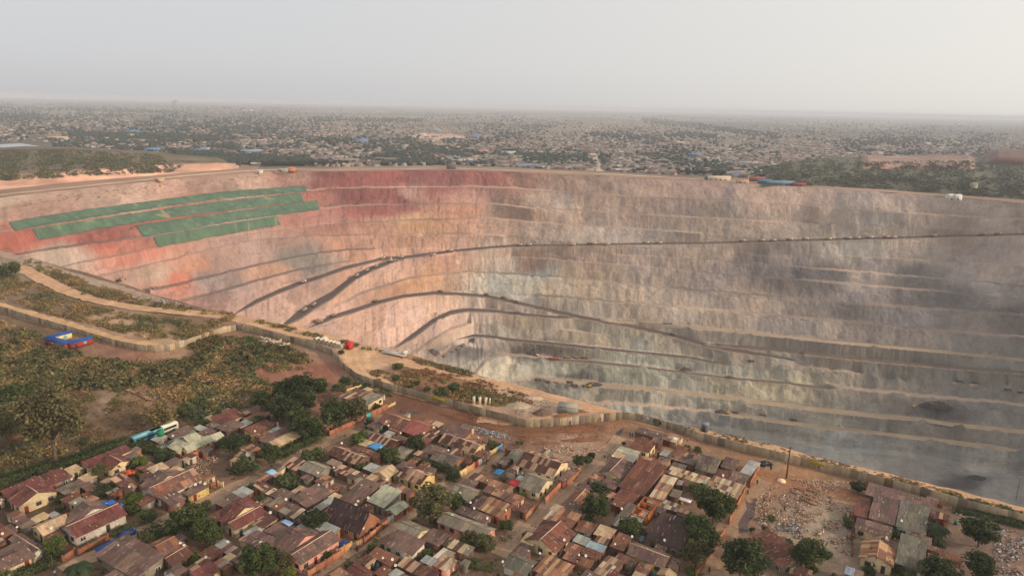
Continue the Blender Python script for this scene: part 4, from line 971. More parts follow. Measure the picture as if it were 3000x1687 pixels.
wall_sign(284, 982, 6.5, 'small yellow painted notice on far left stretch')
wall_sign(1268, 1170, 6.0, 'yellow painted notice behind the red earth')
wall_sign(2371, 1352, 9.5, 'longest yellow painted notice right of the tall pole')

# ------------------------------------------------------------------ garden walls along the lanes
GW = [('h',1255,840,1720,625,'orange',2.0),('h',1830,585,2050,470,'orange',2.4),('i',1640,1180,1740,1110,'cream',2.2),('i',1740,1110,1830,1060,'tan',2.2),('i',1955,985,2040,920,'tan',2.2),('i',2050,900,2150,840,'cream',2.2),('i',2155,835,2215,790,'blue',2.2),
('c',320,1010,640,755,'orange',2.0),('c',765,670,1010,510,'orange',2.2),('c',-60,1180,140,1070,'tan',2.0),('b',1900,1480,2360,1180,'orange',2.0),('d',185,690,355,500,'orange',2.0),('d',455,450,690,210,'orange',2.0),('d',690,210,940,20,'orange',2.0),
('a',1090,1170,1500,960,'brick',1.9),('a',870,1260,1040,1150,'brick',1.8),('a',1150,385,1340,290,'brick',1.6),('g',1600,980,2010,800,'orange',2.4),('g',1000,720,1560,925,'brick',1.8),('b',560,240,650,205,'brick',1.8),('b',660,215,730,230,'cream',1.8),
('k',1165,1410,1335,1090,'orange',2.3),('k',1400,1080,1525,830,'orange',2.3),('e',640,735,860,300,'orange',2.0),('e',360,1185,590,850,'orange',1.8),('e',180,1460,300,1330,'orange',1.8),('j',1045,1030,1150,955,'orange',1.8),('h',1290,290,1690,165,'cream',1.2),('h',2060,450,2160,400,'cream',1.0),('b',1160,300,1420,440,'grey',1.5),('g',1570,1000,1760,1110,'brick',1.5),('i',2040,700,2200,760,'grey',1.6),('f',2290-2300,640,-20,1180,'brick',1.6)]
GC_ = dict(orange=[(164,108,80),(156,102,76),(172,116,86)], cream=[(214,186,136),(204,176,128)], tan=[(196,150,104),(186,140,98)], brick=[(136,88,64),(128,82,60),(144,94,70)], blue=[(96,140,170),(110,150,170)], grey=[(130,120,104),(122,112,98)])
b = MB(); b.box(0.02, .98, -.1, .1, 0, 1); b.box(0.0, 1.0, -.13, .13, .94, 1.0); ME_GP = b.mesh('garden_wall_panel'); ME_GP.materials.append(M_PLASTER)
b = MB(); b.box(-.17, .17, -.17, .17, 0, 1.0); b.box(-.2, .2, -.2, .2, 1.0, 1.05); ME_PIER = b.mesh('pier'); ME_PIER.materials.append(M_PLASTER)
for (t, x0, y0, x1, y1, col, hh) in GW:
    p, q = gt(t, x0, y0)[:2], gt(t, x1, y1)[:2]; d = q-p; L_ = np.linalg.norm(d); an = math.atan2(d[1], d[0]); n = max(1, round(L_/2.6))
    r = empty('garden_wall', (p[0], p[1], 0), an); r['category'] = 'garden wall'; r['group'] = 'walls along the lanes'; later('gw', r, f'{col} painted garden wall with piers' if col not in ('brick',) else 'bare brick garden wall with piers', (p+q)/2)
    for k in range(n):
        c = lin(np.array(random.choice(GC_[col]))*random.uniform(.9, 1.05)); hk = hh*random.uniform(.96, 1.04)
        link('wall_panel', ME_GP, None, r, (k*L_/n, 0, 0), None, (L_/n, 1, hk), color=c)
        link('pier', ME_PIER, None, r, (k*L_/n, 0, 0), None, (1, 1, hk+.15), color=tuple(np.array(c)*.85))
    link('pier', ME_PIER, None, r, (L_, 0, 0), None, (1, 1, hh+.1), color=c)
resolve('gw', '%(d)s, %(n)s up the %(side)s of %(lane)s lane')
for o, d, loc in PENDING['gw']:
    if lane_pos(loc)[3] >= 17: o['label'] += ', set back'
# gates
def slab(name, t, x0, y0, x1, y1, hh, col, lab, cat):
    p, q = gt(t, x0, y0)[:2], gt(t, x1, y1)[:2]; d = q-p; L_ = np.linalg.norm(d)
    r = empty(name, (p[0], p[1], 0), math.atan2(d[1], d[0])); tag(r, lab, cat)
    for k in range(2):
        b_ = MB(); b_.box(k*L_/2+.03, (k+1)*L_/2-.03, -.04, .04, .08, hh); 
        for f in (.12, .5, .88): b_.box(k*L_/2+.03, (k+1)*L_/2-.03, -.07, -.04, hh*f, hh*f+.08)
        b_.build('gate_leaf', M_OBJ, r, color=lin(col))
    for xx in (-.1, L_+.1): b_ = MB(); b_.box(xx-.12, xx+.12, -.14, .14, 0, hh+.2); b_.build('gate_post', M_PLASTER, r, color=lin((150,120,96)))
slab('gate', 'h', 1765, 620, 1828, 585, 2.3, (80,170,176), 'turquoise metal gate at the top of the leftmost lane', 'gate')
slab('gate', 'i', 1832, 1055, 1890, 1020, 2.2, (140,44,44), 'dark red metal gate on the left side of the third lane', 'gate')
slab('gate', 'i', 1897, 1012, 1945, 990, 2.2, (150,160,168), 'pale blue grey gate beside the dark red gate', 'gate')
slab('gate', 'c', 640, 745, 755, 672, 2.2, (176,180,186), 'white and blue gate beside the steep brown roof house', 'gate')
slab('gate', 'c', 215, 1070, 280, 1040, 2.2, (170,128,86), 'tan gate panel standing open on the second lane', 'gate')

# ------------------------------------------------------------------ trees
def leaves(P, Nn, size, r_):
    n = len(P); Nn = Nn/(np.linalg.norm(Nn, axis=1)[:, None]+1e-9)
    a = np.cross(Nn, r_.normal(size=(n, 3))); a /= np.linalg.norm(a, axis=1)[:, None]+1e-9; b_ = np.cross(Nn, a)
    s = (size*r_.uniform(.6, 1.35, n))[:, None]; w = s*r_.uniform(.45, .8, (n, 1))
    V = np.stack([P-a*s*.5, P+b_*w*.5+Nn*s*.08, P+a*s*.5, P-b_*w*.5+Nn*s*.08], 1).reshape(-1, 3)
    return V, np.arange(4*n).reshape(n, 4)
def crown_mesh(seed, kind):
    r_ = np.random.default_rng(seed)
    nl = dict(mango=34, euc=46, bush=16, acacia=26, small=12)[kind]; lobes = []
    for k in range(nl):
        d = r_.normal(size=3); d /= np.linalg.norm(d); 
        if kind == 'mango': d[2] = d[2]*.8+.1; rad = r_.uniform(.20, .40); c = d*r_.uniform(.40, .84)*np.array([1, 1, .9])
        elif kind == 'euc': rad = r_.uniform(.18, .34); c = d*r_.uniform(.25, .85)*np.array([.85, .85, 1.05])
        elif kind == 'acacia': rad = r_.uniform(.2, .34); c = d*r_.uniform(.4, .85)*np.array([1, 1, .5])
        else: rad = r_.uniform(.30, .48); c = d*r_.uniform(.35, .7)*np.array([1, 1, .7])
        lobes.append((c, rad))
    n = dict(mango=3400, euc=9000, bush=1300, acacia=1500, small=700)[kind]
    per = n//nl; Ps, Ns, T = [], [], []
    for c, rad in lobes:
        d = r_.normal(size=(per, 3)); d /= np.linalg.norm(d, axis=1)[:, None]
        sh = r_.uniform(.6, 1.05, (per, 1)) if kind != 'euc' else r_.uniform(.2, 1.1, (per, 1))
        Ps.append(c+d*rad*sh*np.array([1, 1, .9 if kind != 'euc' else 1.35])); Ns.append(d*.8+r_.normal(size=(per, 3))*.55+np.array([0, 0, .25])); T.append(np.full(per, r_.uniform(.72, 1.28)))
    P, Nn, T = np.concatenate(Ps), np.concatenate(Ns), np.concatenate(T)*r_.uniform(.6, 1.4, per*nl)
    sz = dict(mango=.15, euc=.085, bush=.20, acacia=.15, small=.26)[kind]
    V, Q = leaves(P, Nn, sz, r_); T4 = np.repeat(T, 4)
    tint = np.stack([T4*(1+.25*np.repeat(r_.normal(size=len(P))*.5, 4)), T4, T4*.95], -1)
    me = mesh('crown', V, Q, np.clip(tint, .2, 2)); me.materials.append(M_LEAF); return me
CM = {k: [crown_mesh(100+10*i_+j_, k) for j_ in range(n_)] for i_, (k, n_) in enumerate((('mango', 4), ('euc', 2), ('bush', 3), ('acacia', 2), ('small', 3)))}
def trunk_mesh(hc, r0, seed, limbs=5, spread=.5):
    r_ = random.Random(seed); b_ = MB(); b_.tube((0, 0, -.3), (.05, .02, hc*.55), r0, r0*.72, 7)
    for k in range(limbs):
        a = k*2*math.pi/limbs+r_.uniform(-.4, .4); b_.tube((.05, .02, hc*.5), (math.cos(a)*hc*spread, math.sin(a)*hc*spread, hc*r_.uniform(.85, 1.15)), r0*.55, r0*.2, 5)
    return b_.mesh('trunk')
TC = dict(mango=(.078, .100, .032), euc=(.19, .168, .078), bush=(.090, .112, .040), acacia=(.22, .18, .07), small=(.095, .12, .042))
TREES = []
def tree(px, py, wpx, kind, desc, col=None, asp=None, hc=None, label=None):
    p = g(px, py, 4.0)
    for _ in range(3):
        m = depth_px(p); w = wpx*m; asp_ = (asp or random.uniform(.85, 1.15)*dict(mango=.9, euc=1.25, bush=.7, acacia=.6, small=.9)[kind]); ch = w*asp_
        h0 = hc if hc is not None else dict(mango=ch*.62, euc=ch*.72, bush=ch*.48, acacia=ch*1.3, small=ch*.55)[kind]
        p = g(px, py, h0)
    nm = {'mango': 'broadleaf_tree', 'euc': 'feathery_tree', 'bush': 'bush', 'acacia': 'acacia_tree', 'small': 'young_tree'}[kind]
    r = empty(nm, (p[0], p[1], 0), random.uniform(0, 6.28)); r['category'] = 'bush' if kind == 'bush' else 'tree'; r['group'] = 'trees and bushes of the township'
    rr = w/2/(.95 if kind != 'euc' else .85)
    c = col or TC[kind]; j = random.uniform(.85, 1.15)
    link('crown', random.choice(CM[kind]), None, r, (0, 0, h0), None, (rr, rr, ch/2/.95), color=(c[0]*j, c[1]*j*random.uniform(.95, 1.05), c[2]*j))
    if kind != 'bush' or w > 4: link('trunk', trunk_mesh(h0, max(.1, w*.028), len(TREES), spread=.35 if kind != 'acacia' else .7), M_BARK, r)
    TREES.append((r, p, w))
    if label: r['label'] = label
    else: later('tree', r, desc, (p[0], p[1]))
    return r
def tt(t, x, y, w, kind, desc, **k): return tree(*tp(t, x, y), w/4.72, kind, desc, **k)
# the field on the left
tree(142, 1212, 205, 'euc', '', asp=1.0, hc=17.0, label='tallest feathery olive tree standing in the open field at far left')
tree(20, 1232, 90, 'euc', '', asp=1.3, hc=9.0, label='feathery olive tree cut by the left edge of the photo')
tree(40, 1160, 110, 'mango', '', hc=4.0, label='dark green round tree behind the bare tree at far left', asp=.75)
tree(478, 1215, 96, 'acacia', '', asp=.75, hc=5.0, label='yellowish flat crowned acacia at the edge of the field by the buses')
tree(540, 1200, 50, 'bush', '', label='green bush right beside the yellowish acacia', asp=.9)
tree(28, 785, 58, 'bush', '', asp=.9, label='dark round bush beside the beige road at far left')
tree(245, 1290, 36, 'bush', '', label='dark bush at the foot of the field near the tallest tree')
TD = """h 300 330 260 mango leafy green tree
h 650 210 320 mango dark crowned green tree
h 880 160 340 mango dark crowned green tree
h 1100 140 260 mango leafy green tree
h 600 430 310 mango dark crowned green tree
h 880 330 350 mango dark crowned green tree
h 830 600 360 mango broad green tree
h 1010 720 300 mango leafy green tree
h 1330 490 400 mango broad green tree
h 1600 440 320 mango olive green tree
h 1390 180 240 bush low green bush
h 1470 80 150 mango slim green tree
h 1660 880 260 bush bright green bush
h 1030 1080 330 bush wide green bush
h 440 1090 260 mango leafy green tree
h 60 870 190 bush dark green bush
h 70 1260 420 bush widest dull green bush
h 250 620 210 bush green bush
h 300 620 150 small young green tree
h 1680 1230 140 small broad leaved young tree
h 2050 1090 300 bush low green bush
h 1950 1060 110 small young green tree
h 1900 420 130 bush green bush
i 1030 680 230 mango round green tree
i 700 900 260 bush green bush
i 250 620 260 bush bright green bush
i 250 1020 150 small broad leaved young tree
i 1870 890 130 small young green tree
i 2100 720 170 bush green bush
i 2110 1020 80 small young dark tree
c 1230 430 540 mango biggest brownish olive tree
c 1560 420 240 mango round green tree
c 1780 920 240 mango olive green tree
c 1960 970 260 mango olive green tree
c 2280 740 200 mango leafy green tree
c 2040 1330 130 bush bright green bush
c 1830 1270 240 bush green bush
c 570 1030 90 small small clipped green tree
c 2250 100 110 small young green tree
c 1540 60 220 bush dark green bush
b 1990 640 320 mango round dark green tree
b 1090 210 150 small broad leaved young tree
b 1640 410 110 bush bright green bush
b 1300 380 230 bush green bush
b 1600 120 330 bush dry greenish bush
b 230 620 420 mango large round green tree
b 460 800 360 mango large round green tree
b 60 760 300 mango large round green tree
b 590 870 260 mango leafy green tree
b 370 1200 250 bush bright green bush
b 1180 1230 500 mango large round green tree
b 1480 1220 330 mango dark olive tree
b 1640 1420 280 bush yellow green bush
b 2160 1160 170 bush green bush
a 830 370 180 bush dark green bush
a 1820 380 240 mango bright green tree
a 1830 520 170 small young green tree
a 760 990 260 mango bright green tree
a 720 1150 230 bush dark green bush
a 1780 770 130 small young green tree
a 1470 740 110 small young green tree
a 2060 600 300 bush green bush
a 60 1400 160 small young green tree
g 1000 950 220 mango round bright green tree
g 430 1070 210 mango olive green tree
g 1290 900 210 bush dark green bush
g 740 1150 130 bush dry brownish bush
g 1880 400 140 small broad leaved young tree
g 2080 700 170 bush green bush
g 2270 680 300 mango dark crowned green tree
g 2150 560 150 bush green bush
g 1730 740 90 small young green tree
d 1150 470 370 mango neatly rounded mango tree
d 960 200 130 bush green bush
d 1230 240 320 bush dark low bush
d 1640 760 290 mango leafy green tree
d 1820 860 130 bush green bush
d 1980 140 110 small small palm like tree
d 900 1110 110 bush dry brownish bush
j 930 700 160 mango slim green tree
j 1040 690 140 mango slim green tree
j 1105 630 110 mango slim dark tree
j 1545 460 70 small young dark tree
j 105 450 110 small young green tree
k 690 545 130 bush grey green bush
e 230 240 290 bush leafy green bush
e 450 450 440 mango large spreading green tree
e 220 730 340 mango large round green tree
e 300 890 440 mango large round green tree
e 200 1110 380 mango dark olive tree
e 830 1180 580 mango broadest dark green tree
e 1790 1130 460 mango large round green tree
e 1450 1000 230 bush dark green bush
e 1130 790 120 small slim dark tree
e 1230 650 120 small young green tree
e 960 800 80 small slim dark tree
e 110 1370 180 bush bright green bush
e 640 180 90 bush green bush
f 70 210 180 mango round dark tree
f 560 840 190 bush dark green bush
f 1770 820 410 mango large round dark tree
f 1750 1300 420 mango large round dark tree
f 1190 1400 500 mango large round dark tree
f 230 1370 210 bush dark green bush
f 650 1390 210 bush dark green bush"""
for ln in TD.split('\n'):
    t, x, y, w, kind, desc = ln.split(' ', 5)
    col = (.125, .115, .052) if 'olive' in desc or 'brownish' in desc else (.12, .15, .035) if 'bright' in desc else (.17, .17, .04) if 'yellow' in desc else (.060, .078, .030) if 'dark' in desc else None
    tt(t, float(x), float(y), float(w)*((1.28 if t == 'h' else 1.12) if kind == 'mango' else 1.05), kind, desc, col=col)
resolve('tree', '%(d)s, %(n)s up the %(side)s of %(lane)s lane')
for o, d, loc in PENDING['tree']:
    if lane_pos(loc)[3] >= 17: o['label'] += ', set back'
# scrubby clumps between rim road and wall
for k, (x, y, w) in enumerate([(1225,1120,22),(1205,1130,18),(1160,1105,26),(1250,1138,26),(1330,1130,40),(1290,1150,50),(1400,1165,30),(1165,1072,40),(1690,955,26),(1000,1030,22)]):
    if k == 8: continue
    tree(x, y, w, 'bush', '', label=f'small green scrub bush inside the mine wall, {ordw(k+1)} counted along the rim road').__setitem__('group', 'bushes inside the mine wall')
# palms
def palm(t, x, y, w, label):
    p = gt(t, x, y, 4.0); m = depth_px(p); R_ = w/4.72*m/2; hc = 4.2; p = gt(t, x, y, hc)
    r = empty('palm_tree', (p[0], p[1], 0)); tag(r, label, 'palm tree', 'palms in the township')
    b_ = MB(); b_.tube((0, 0, -.2), (.1, 0, hc), .22, .17, 7); b_.build('trunk', M_BARK, r)
    for k in range(16):
        a = k*2*math.pi/16+random.uniform(-.1, .1); up = random.uniform(.1, .8); V = []; Q = []
        prev = None
        for s_ in range(7):
            f = s_/6; rr = R_*f*random.uniform(.97, 1.03); z = hc+R_*(up*f-1.25*f*f*.8); wd = .75*math.sin(math.pi*min(1, f*.9+.1))*R_/3
            c_ = np.array([math.cos(a)*rr, math.sin(a)*rr, z]); sd = np.array([-math.sin(a), math.cos(a), 0])*wd
            V += [c_-sd+np.array([0, 0, -wd*.5]), c_, c_+sd+np.array([0, 0, -wd*.5])]
        Q = []
        for s_ in range(6): i0 = s_*3; Q += [(i0, i0+1, i0+4, i0+3), (i0+1, i0+2, i0+5, i0+4)]
        o = link('frond', mesh('frond', V, np.array(Q), np.full((len(V), 3), random.uniform(.7, 1.2))), M_LEAF, r, color=(.045, .065, .03))
palm('a', 1080, 1290, 420, 'bushy palm beside the lane at the bottom left corner')
palm('f', 1180, 760, 360, 'palm tree right of the dark grey roof house by the rubbish lot')
# bare tree
def bare(px, py, hgt, label, cols=(.22, .19, .16)):
    p = g(px, py, 0); r = empty('bare_tree', (p[0], p[1], 0)); tag(r, label, 'tree')
    b_ = MB(); b_.tube((0, 0, -.2), (0, 0, hgt*.4), .2, .15, 6); b_.build('trunk', M_BARK, r)
    for k in range(9):
        b2 = MB(); a = k*.7+random.uniform(-.2, .2); e = (math.cos(a)*hgt*.33, math.sin(a)*hgt*.33, hgt*random.uniform(.7, 1)); b2.tube((0, 0, hgt*.3), e, .09, .03, 5)
        for q in range(3): b2.tube(np.array(e)*.7+np.array([0, 0, hgt*.09]), np.array(e)+np.array([random.uniform(-1, 1), random.uniform(-1, 1), random.uniform(.3, 1.2)]), .04, .015, 4)
        b2.build('branch', M_BARK, r)
bare(22, 1245, 9, 'leafless pale tree at the left edge beside the feathery tree')
bare(*tp('c', 1620, 1440), 5, 'leafless small tree among the tan patchwork shacks')
# hedges
def hedge(t, pts_, w, h, label, col=(.075, .098, .035)):
    P = np.array([gt(t, x, y)[:2] for x, y in pts_]); s_ = np.concatenate([[0], np.cumsum(np.linalg.norm(np.diff(P, axis=0), axis=1))]); L_ = s_[-1]; n = int(L_*85*w/2)
    u = rng.uniform(0, L_, n); c = np.stack([np.interp(u, s_, P[:, 0]), np.interp(u, s_, P[:, 1])], -1)
    hh = h*(.7+.5*fbm(u*.35, u*0, 3)); a = rng.uniform(0, 2*math.pi, n); q = np.sqrt(rng.uniform(.25, 1, n))
    pos = np.stack([c[:, 0]+np.cos(a)*q*w/2, c[:, 1]+np.sin(a)*q*w/2, np.abs(rng.uniform(0, 1, n))**.6*hh], -1)
    o0 = np.array([P[0, 0], P[0, 1], 0]); nn = np.stack([np.cos(a), np.sin(a), np.full(n, .6)], -1)+rng.normal(size=(n, 3))*.4
    V, Q = leaves(pos-o0, nn, .5, rng); T = np.repeat(rng.uniform(.6, 1.4, n), 4)
    o = link('hedge', mesh('hedge', V, Q, np.stack([T, T, T], -1)), M_LEAF, loc=o0, color=col); tag(o, label, 'hedge', 'hedges between the yards')
hedge('h', [(570,1130),(800,1010),(1130,900)], 4.5, 3, 'tall thick hedge along the upper part of the leftmost lane')
hedge('i', [(960,960),(1250,1050),(1590,1130)], 3.5, 3, 'dark hedge between the yards left of the second lane top')
hedge('c', [(590,1070),(850,1190),(1100,1280),(1440,1400)], 2.2, 1.6, 'long dark hedge in the bottom middle beside the striped roof')
hedge('a', [(230,1440),(500,1370),(760,1290)], 3, 1.8, 'hedge in front of the bottom left cream wall')
hedge('a', [(1350,330),(1500,310),(1650,330)], 5, 3, 'thick hedge behind the house with blue tarps')
hedge('a', [(1960,960),(2120,900),(2300,830)], 5, 2.6, 'hedge on the far side of the leftmost lane near the big tree')
hedge('a', [(1560,890),(1700,850),(1830,790)], 3, 1.8, 'low hedge by the blue car at bottom left')
hedge('g', [(900,740),(1100,800),(1330,860)], 5, 2.4, 'hedge along the brick wall by the white cars')
hedge('g', [(-100,1010),(150,960),(330,900),(560,800),(780,740)], 6, 2.6, 'long ragged hedge between the field and the first houses')
hedge('a', [(-80,170),(200,110),(380,60),(640,-30)], 5, 2.2, 'ragged hedge behind the maroon house at far left')
hedge('f', [(1420,560),(1700,610),(2050,700),(2400,790)], 3, 1.4, 'low hedge along the foot of the mine wall at right')
hedge('c', [(1980,1120),(2080,1060)], 2.5, 1.8, 'short hedge piece left of the third lane bottom')
hedge('i', [(380,470),(520,540),(740,560)], 3, 1.6, 'low dark hedge in front of the rusty row at the top')
# ------------------------------------------------------------------ scrub, weeds, rubbish and rubble (uncountable cover)
from mathutils.bvhtree import BVHTree
def in_poly(P, x, y):
    P = np.array(P, float); c = np.zeros(x.shape, bool); j = len(P)-1
    for i in range(len(P)):
        k = ((P[i, 1] > y) != (P[j, 1] > y)) & (x < (P[j, 0]-P[i, 0])*(y-P[i, 1])/(P[j, 1]-P[i, 1]+1e-9)+P[i, 0]); c ^= k; j = i
    return c
def sample(poly, n, clump=.5):
    P = np.array(poly, float); X = []; tot = 0
    while tot < n:
        x = rng.uniform(P[:, 0].min(), P[:, 0].max(), n*3); y = rng.uniform(P[:, 1].min(), P[:, 1].max(), n*3)
        k = in_poly(P, x, y) & (rng.uniform(0, 1, n*3) < np.clip((fbm(x*.03, y*.055, 8, 3)-.5)*5*clump+.6, .03, 1))
        X.append(np.stack([x[k], y[k]], -1)); tot += k.sum()
    return np.concatenate(X)[:n]
HB = []
dg = bpy.context.evaluated_depsgraph_get()
for o in bpy.data.objects:
    if o.name.startswith('hill'):
        HB.append(BVHTree.FromObject(o, dg))
def drop(px, py):
    d = Vector(rays(px, py)); d.normalize(); best = None
    for b_ in HB:
        h_ = b_.ray_cast(Vector((0, 0, H)), d)
        if h_[0] is not None and (best is None or h_[3] < best[1]): best = (h_[0], h_[3])
    q = g(px, py, 0)
    if best is not None and best[1] < math.sqrt(q[0]**2+q[1]**2+H*H): return np.array(best[0])
    return q
def scrub(name, poly, n, size, cols, nl=26, hills=False, clump=.7, flat=.75):
    X = sample(poly, n, clump)
    P = np.array([drop(*q) for q in X]) if hills else g(X[:, 0], X[:, 1], 0)
    s_ = rng.uniform(.55, 1.5, n)*size; cc = lin(np.array(cols)); ci = np.clip((fbm(P[:, 0]*.06, P[:, 1]*.06, 12)*1.6-.3)*len(cols)+rng.uniform(-.6, .6, n), 0, len(cols)-.01).astype(int)
    d = rng.normal(size=(n, nl, 3)); d /= np.linalg.norm(d, axis=2)[..., None]; d[..., 2] = np.abs(d[..., 2])*flat
    pos = P[:, None]+d*s_[:, None, None]*rng.uniform(.35, .62, (n, nl, 1)); nn = d+np.array([0, 0, .4])+rng.normal(size=d.shape)*.3
    V, Q = leaves(pos.reshape(-1, 3), nn.reshape(-1, 3), 1.0, rng)
    V = (V.reshape(n*nl, 4, 3)-pos.reshape(-1, 1, 3))*np.repeat(s_*(.31 if nl > 20 else .42), nl)[:, None, None]+pos.reshape(-1, 1, 3)
    C = np.repeat(cc[ci]*rng.uniform(.7, 1.35, (n, 1)), nl*4, 0)*np.repeat(rng.uniform(.65, 1.35, n*nl), 4)[:, None]
    return tag(link(name, mesh(name, V.reshape(-1, 3), Q, C*.80), M_VEG), kind='stuff')
DRY = [(142,110,72),(126,104,66),(112,98,62),(104,94,58)]; GREEN = [(84,94,56),(74,86,52),(94,98,58)]; MIX = [(160,130,86),(144,120,78),(122,110,70),(100,102,62)]
scrub('scrub', [(0,935),(130,985),(250,1040),(330,1052),(480,1075),(560,1040),(640,1000),(720,985),(860,1020),(930,1075),(760,1095),(690,1080),(600,1060),(520,1090),(600,1140),(540,1190),(420,1140),(330,1100),(250,1100),(130,1140),(0,1200)], 3000, 2.1, MIX, clump=1.0)
scrub('scrub', [(0,950),(250,1050),(480,1080),(640,1005),(860,1025),(760,1095),(600,1140),(420,1140),(130,1140),(0,1200)], 260, 4.0, [(98,94,58),(88,88,54),(106,96,60)], nl=60, clump=1)
scrub('dry_grass', [(0,935),(250,1040),(480,1075),(640,1000),(860,1020),(930,1075),(690,1080),(600,1140),(420,1140),(130,1140),(0,1200)], 4200, .9, [(178,142,94),(160,126,82),(146,114,74)], nl=10, clump=.3, flat=.5)
scrub('scrub', [(410,1060),(560,1050),(700,1080),(790,1120),(700,1160),(560,1150),(430,1110)], 800, 2.4, MIX, clump=.4)
scrub('scrub', [(530,1005),(640,985),(780,1000),(900,1040),(880,1070),(740,1060),(600,1045)], 800, 2.3, DRY+GREEN, clump=.4)
scrub('scrub', [(0,800),(60,800),(200,880),(400,925),(560,940),(690,930),(640,960),(590,985),(480,1003),(330,965),(100,905),(0,870)], 1900, 1.9, MIX, clump=.8)
scrub('scrub', [(50,745),(250,822),(450,885),(700,922),(690,932),(450,900),(250,866),(150,812),(60,770)], 700, 2.0, MIX)
scrub('scrub', [(740,932),(1000,996),(1398,1094),(1390,1108),(1180,1052),(1000,1009),(740,943)], 420, 1.6, MIX)
scrub('scrub', [(1080,1090),(1180,1088),(1330,1120),(1540,1180),(1470,1190),(1300,1170),(1120,1125)], 620, 1.7, GREEN+MIX, clump=1)
scrub('dry_grass', [(1050,1085),(1250,1080),(1400,1110),(1560,1160),(1560,1185),(1250,1140),(1100,1110)], 500, 1.3, [(150,112,70),(138,98,62),(120,90,58)])
scrub('dry_grass', [(1880,1222),(2100,1262),(2400,1340),(2800,1440),(3000,1498),(3000,1520),(2700,1450),(2300,1342),(2000,1262)], 900, .75, [(150,118,80),(132,106,70),(116,100,66)], clump=1)
scrub('scrub', [(2480,1372),(2800,1452),(3000,1505),(3000,1522),(2760,1458),(2500,1392)], 150, 1.7, GREEN)
scrub('dry_grass', [(0,1170),(150,1120),(330,1100),(560,1190),(620,1250),(430,1310),(260,1370),(0,1440)], 5200, .75, [(122,92,60),(108,86,56),(132,100,64)], nl=10, flat=.5)
scrub('scrub', [(0,1310),(150,1270),(300,1300),(420,1280),(430,1310),(250,1370),(0,1430)], 420, 1.6, MIX)
scrub('scrub', [(130,1120),(330,1100),(560,1190),(480,1240),(300,1230),(200,1200)], 420, 1.3, MIX, clump=1)
scrub('scrub', [(560,1150),(700,1130),(850,1120),(830,1160),(700,1200),(600,1250),(520,1220)], 520, 2.2, GREEN+MIX, clump=.6)
scrub('scrub', [(1030,1120),(1130,1135),(1150,1165),(1080,1150),(1040,1140)], 100, 1.4, GREEN)
scrub('scrub', [(-60,438),(200,440),(420,450),(560,474),(500,505),(291,514),(0,530),(-60,530)], 4200, 4.2, [(92,96,64),(80,90,58),(108,98,66),(70,82,54)], nl=10, hills=True, clump=.7)
scrub('scrub', [(2240,540),(2255,492),(2330,470),(2430,456),(2520,452),(2530,478),(2600,474),(2800,472),(3000,474),(3000,585),(2800,570),(2600,556),(2400,545)], 5400, 4.2, [(72,80,60),(82,86,62),(64,74,56)], nl=10, hills=True, clump=.5)
scrub('scrub', [(0,590),(300,560),(600,530),(820,510),(820,520),(600,545),(300,580),(0,612)], 160, 2.2, MIX, nl=10)
scrub('weeds', [(150,1687),(620,1400),(1000,1200),(1500,1290),(1900,1300),(2060,1687)], 420, 1.0, GREEN, nl=12)
scrub('weeds', [(2180,1500),(2260,1400),(2560,1480),(2480,1600),(2240,1570)], 90, 1.0, GREEN+DRY, nl=12)
def bits(name, poly, n, size, cols, clump=.8, zmax=.25):
    X = sample(poly, n, clump); P = g(X[:, 0], X[:, 1], 0); P[:, 2] = rng.uniform(.03, zmax, n)
    nn = rng.normal(size=(n, 3))*.6+np.array([0, -.2, .8]); V, Q = leaves(P, nn, 1.0, rng); s_ = rng.uniform(.4, 1.5, n)*size
    V = (V.reshape(n, 4, 3)-P[:, None])*s_[:, None, None]+P[:, None]
    C = np.repeat(lin(np.array(cols))[rng.integers(0, len(cols), n)]*rng.uniform(.7, 1.1, (n, 1)), 4, 0)
    return tag(link(name, mesh(name, V.reshape(-1, 3), Q, C), M_STUFF), kind='stuff')
TRASH = [(205,205,208),(180,180,180),(150,150,150),(120,130,150),(190,180,165),(110,96,84),(90,80,72)]; BRK = [(176,132,112),(150,104,82),(196,160,140),(128,92,74),(206,186,168)]
bits('rubbish', [(620,1160),(680,1150),(735,1150),(735,1180),(690,1205),(600,1215),(560,1205)], 1300, .7, TRASH)
bits('rubbish', [(420,1152),(520,1152),(600,1160),(600,1175),(480,1172),(430,1165)], 420, .6, TRASH)
bits('rubbish', [tp('i',1640,440), tp('i',1900,480), tp('i',2360,600), tp('i',2360,660), tp('i',2050,610), tp('i',1680,520)], 900, .6, TRASH)
bits('rubbish', [tp('e',1300,760), tp('e',1560,700), tp('e',1700,800), tp('e',1620,950), tp('e',1450,930), tp('e',1300,830)], 900, .5, TRASH)
bits('rubbish', [tp('f',1340,520), tp('f',1720,600), tp('f',1700,660), tp('f',1400,600)], 260, .5, TRASH)
bits('rubbish', [tp('f',1950,780), tp('f',2360,850), tp('f',2360,1440), tp('f',2060,1440), tp('f',1930,1300), tp('f',1960,1000)], 1300, .6, TRASH+BRK)
bits('rubbish', [(1000,1100),(1130,1130),(1160,1150),(1080,1135),(1010,1120)], 400, .6, [(150,146,138),(126,120,112),(110,100,90)])
bits('rubble', [tp('e',900,560), tp('e',1250,100), tp('e',2300,150), tp('e',2330,700), tp('e',2300,1200), tp('e',2000,1000), tp('e',1300,900), tp('e',1000,700)], 5200, .46, BRK+[(150,130,110),(206,190,172),(190,170,150)])
bits('rubble', [tp('g',1620,960), tp('g',2060,820), tp('g',2060,1050), tp('g',2000,1180), tp('g',1700,1040)], 800, .45, BRK)
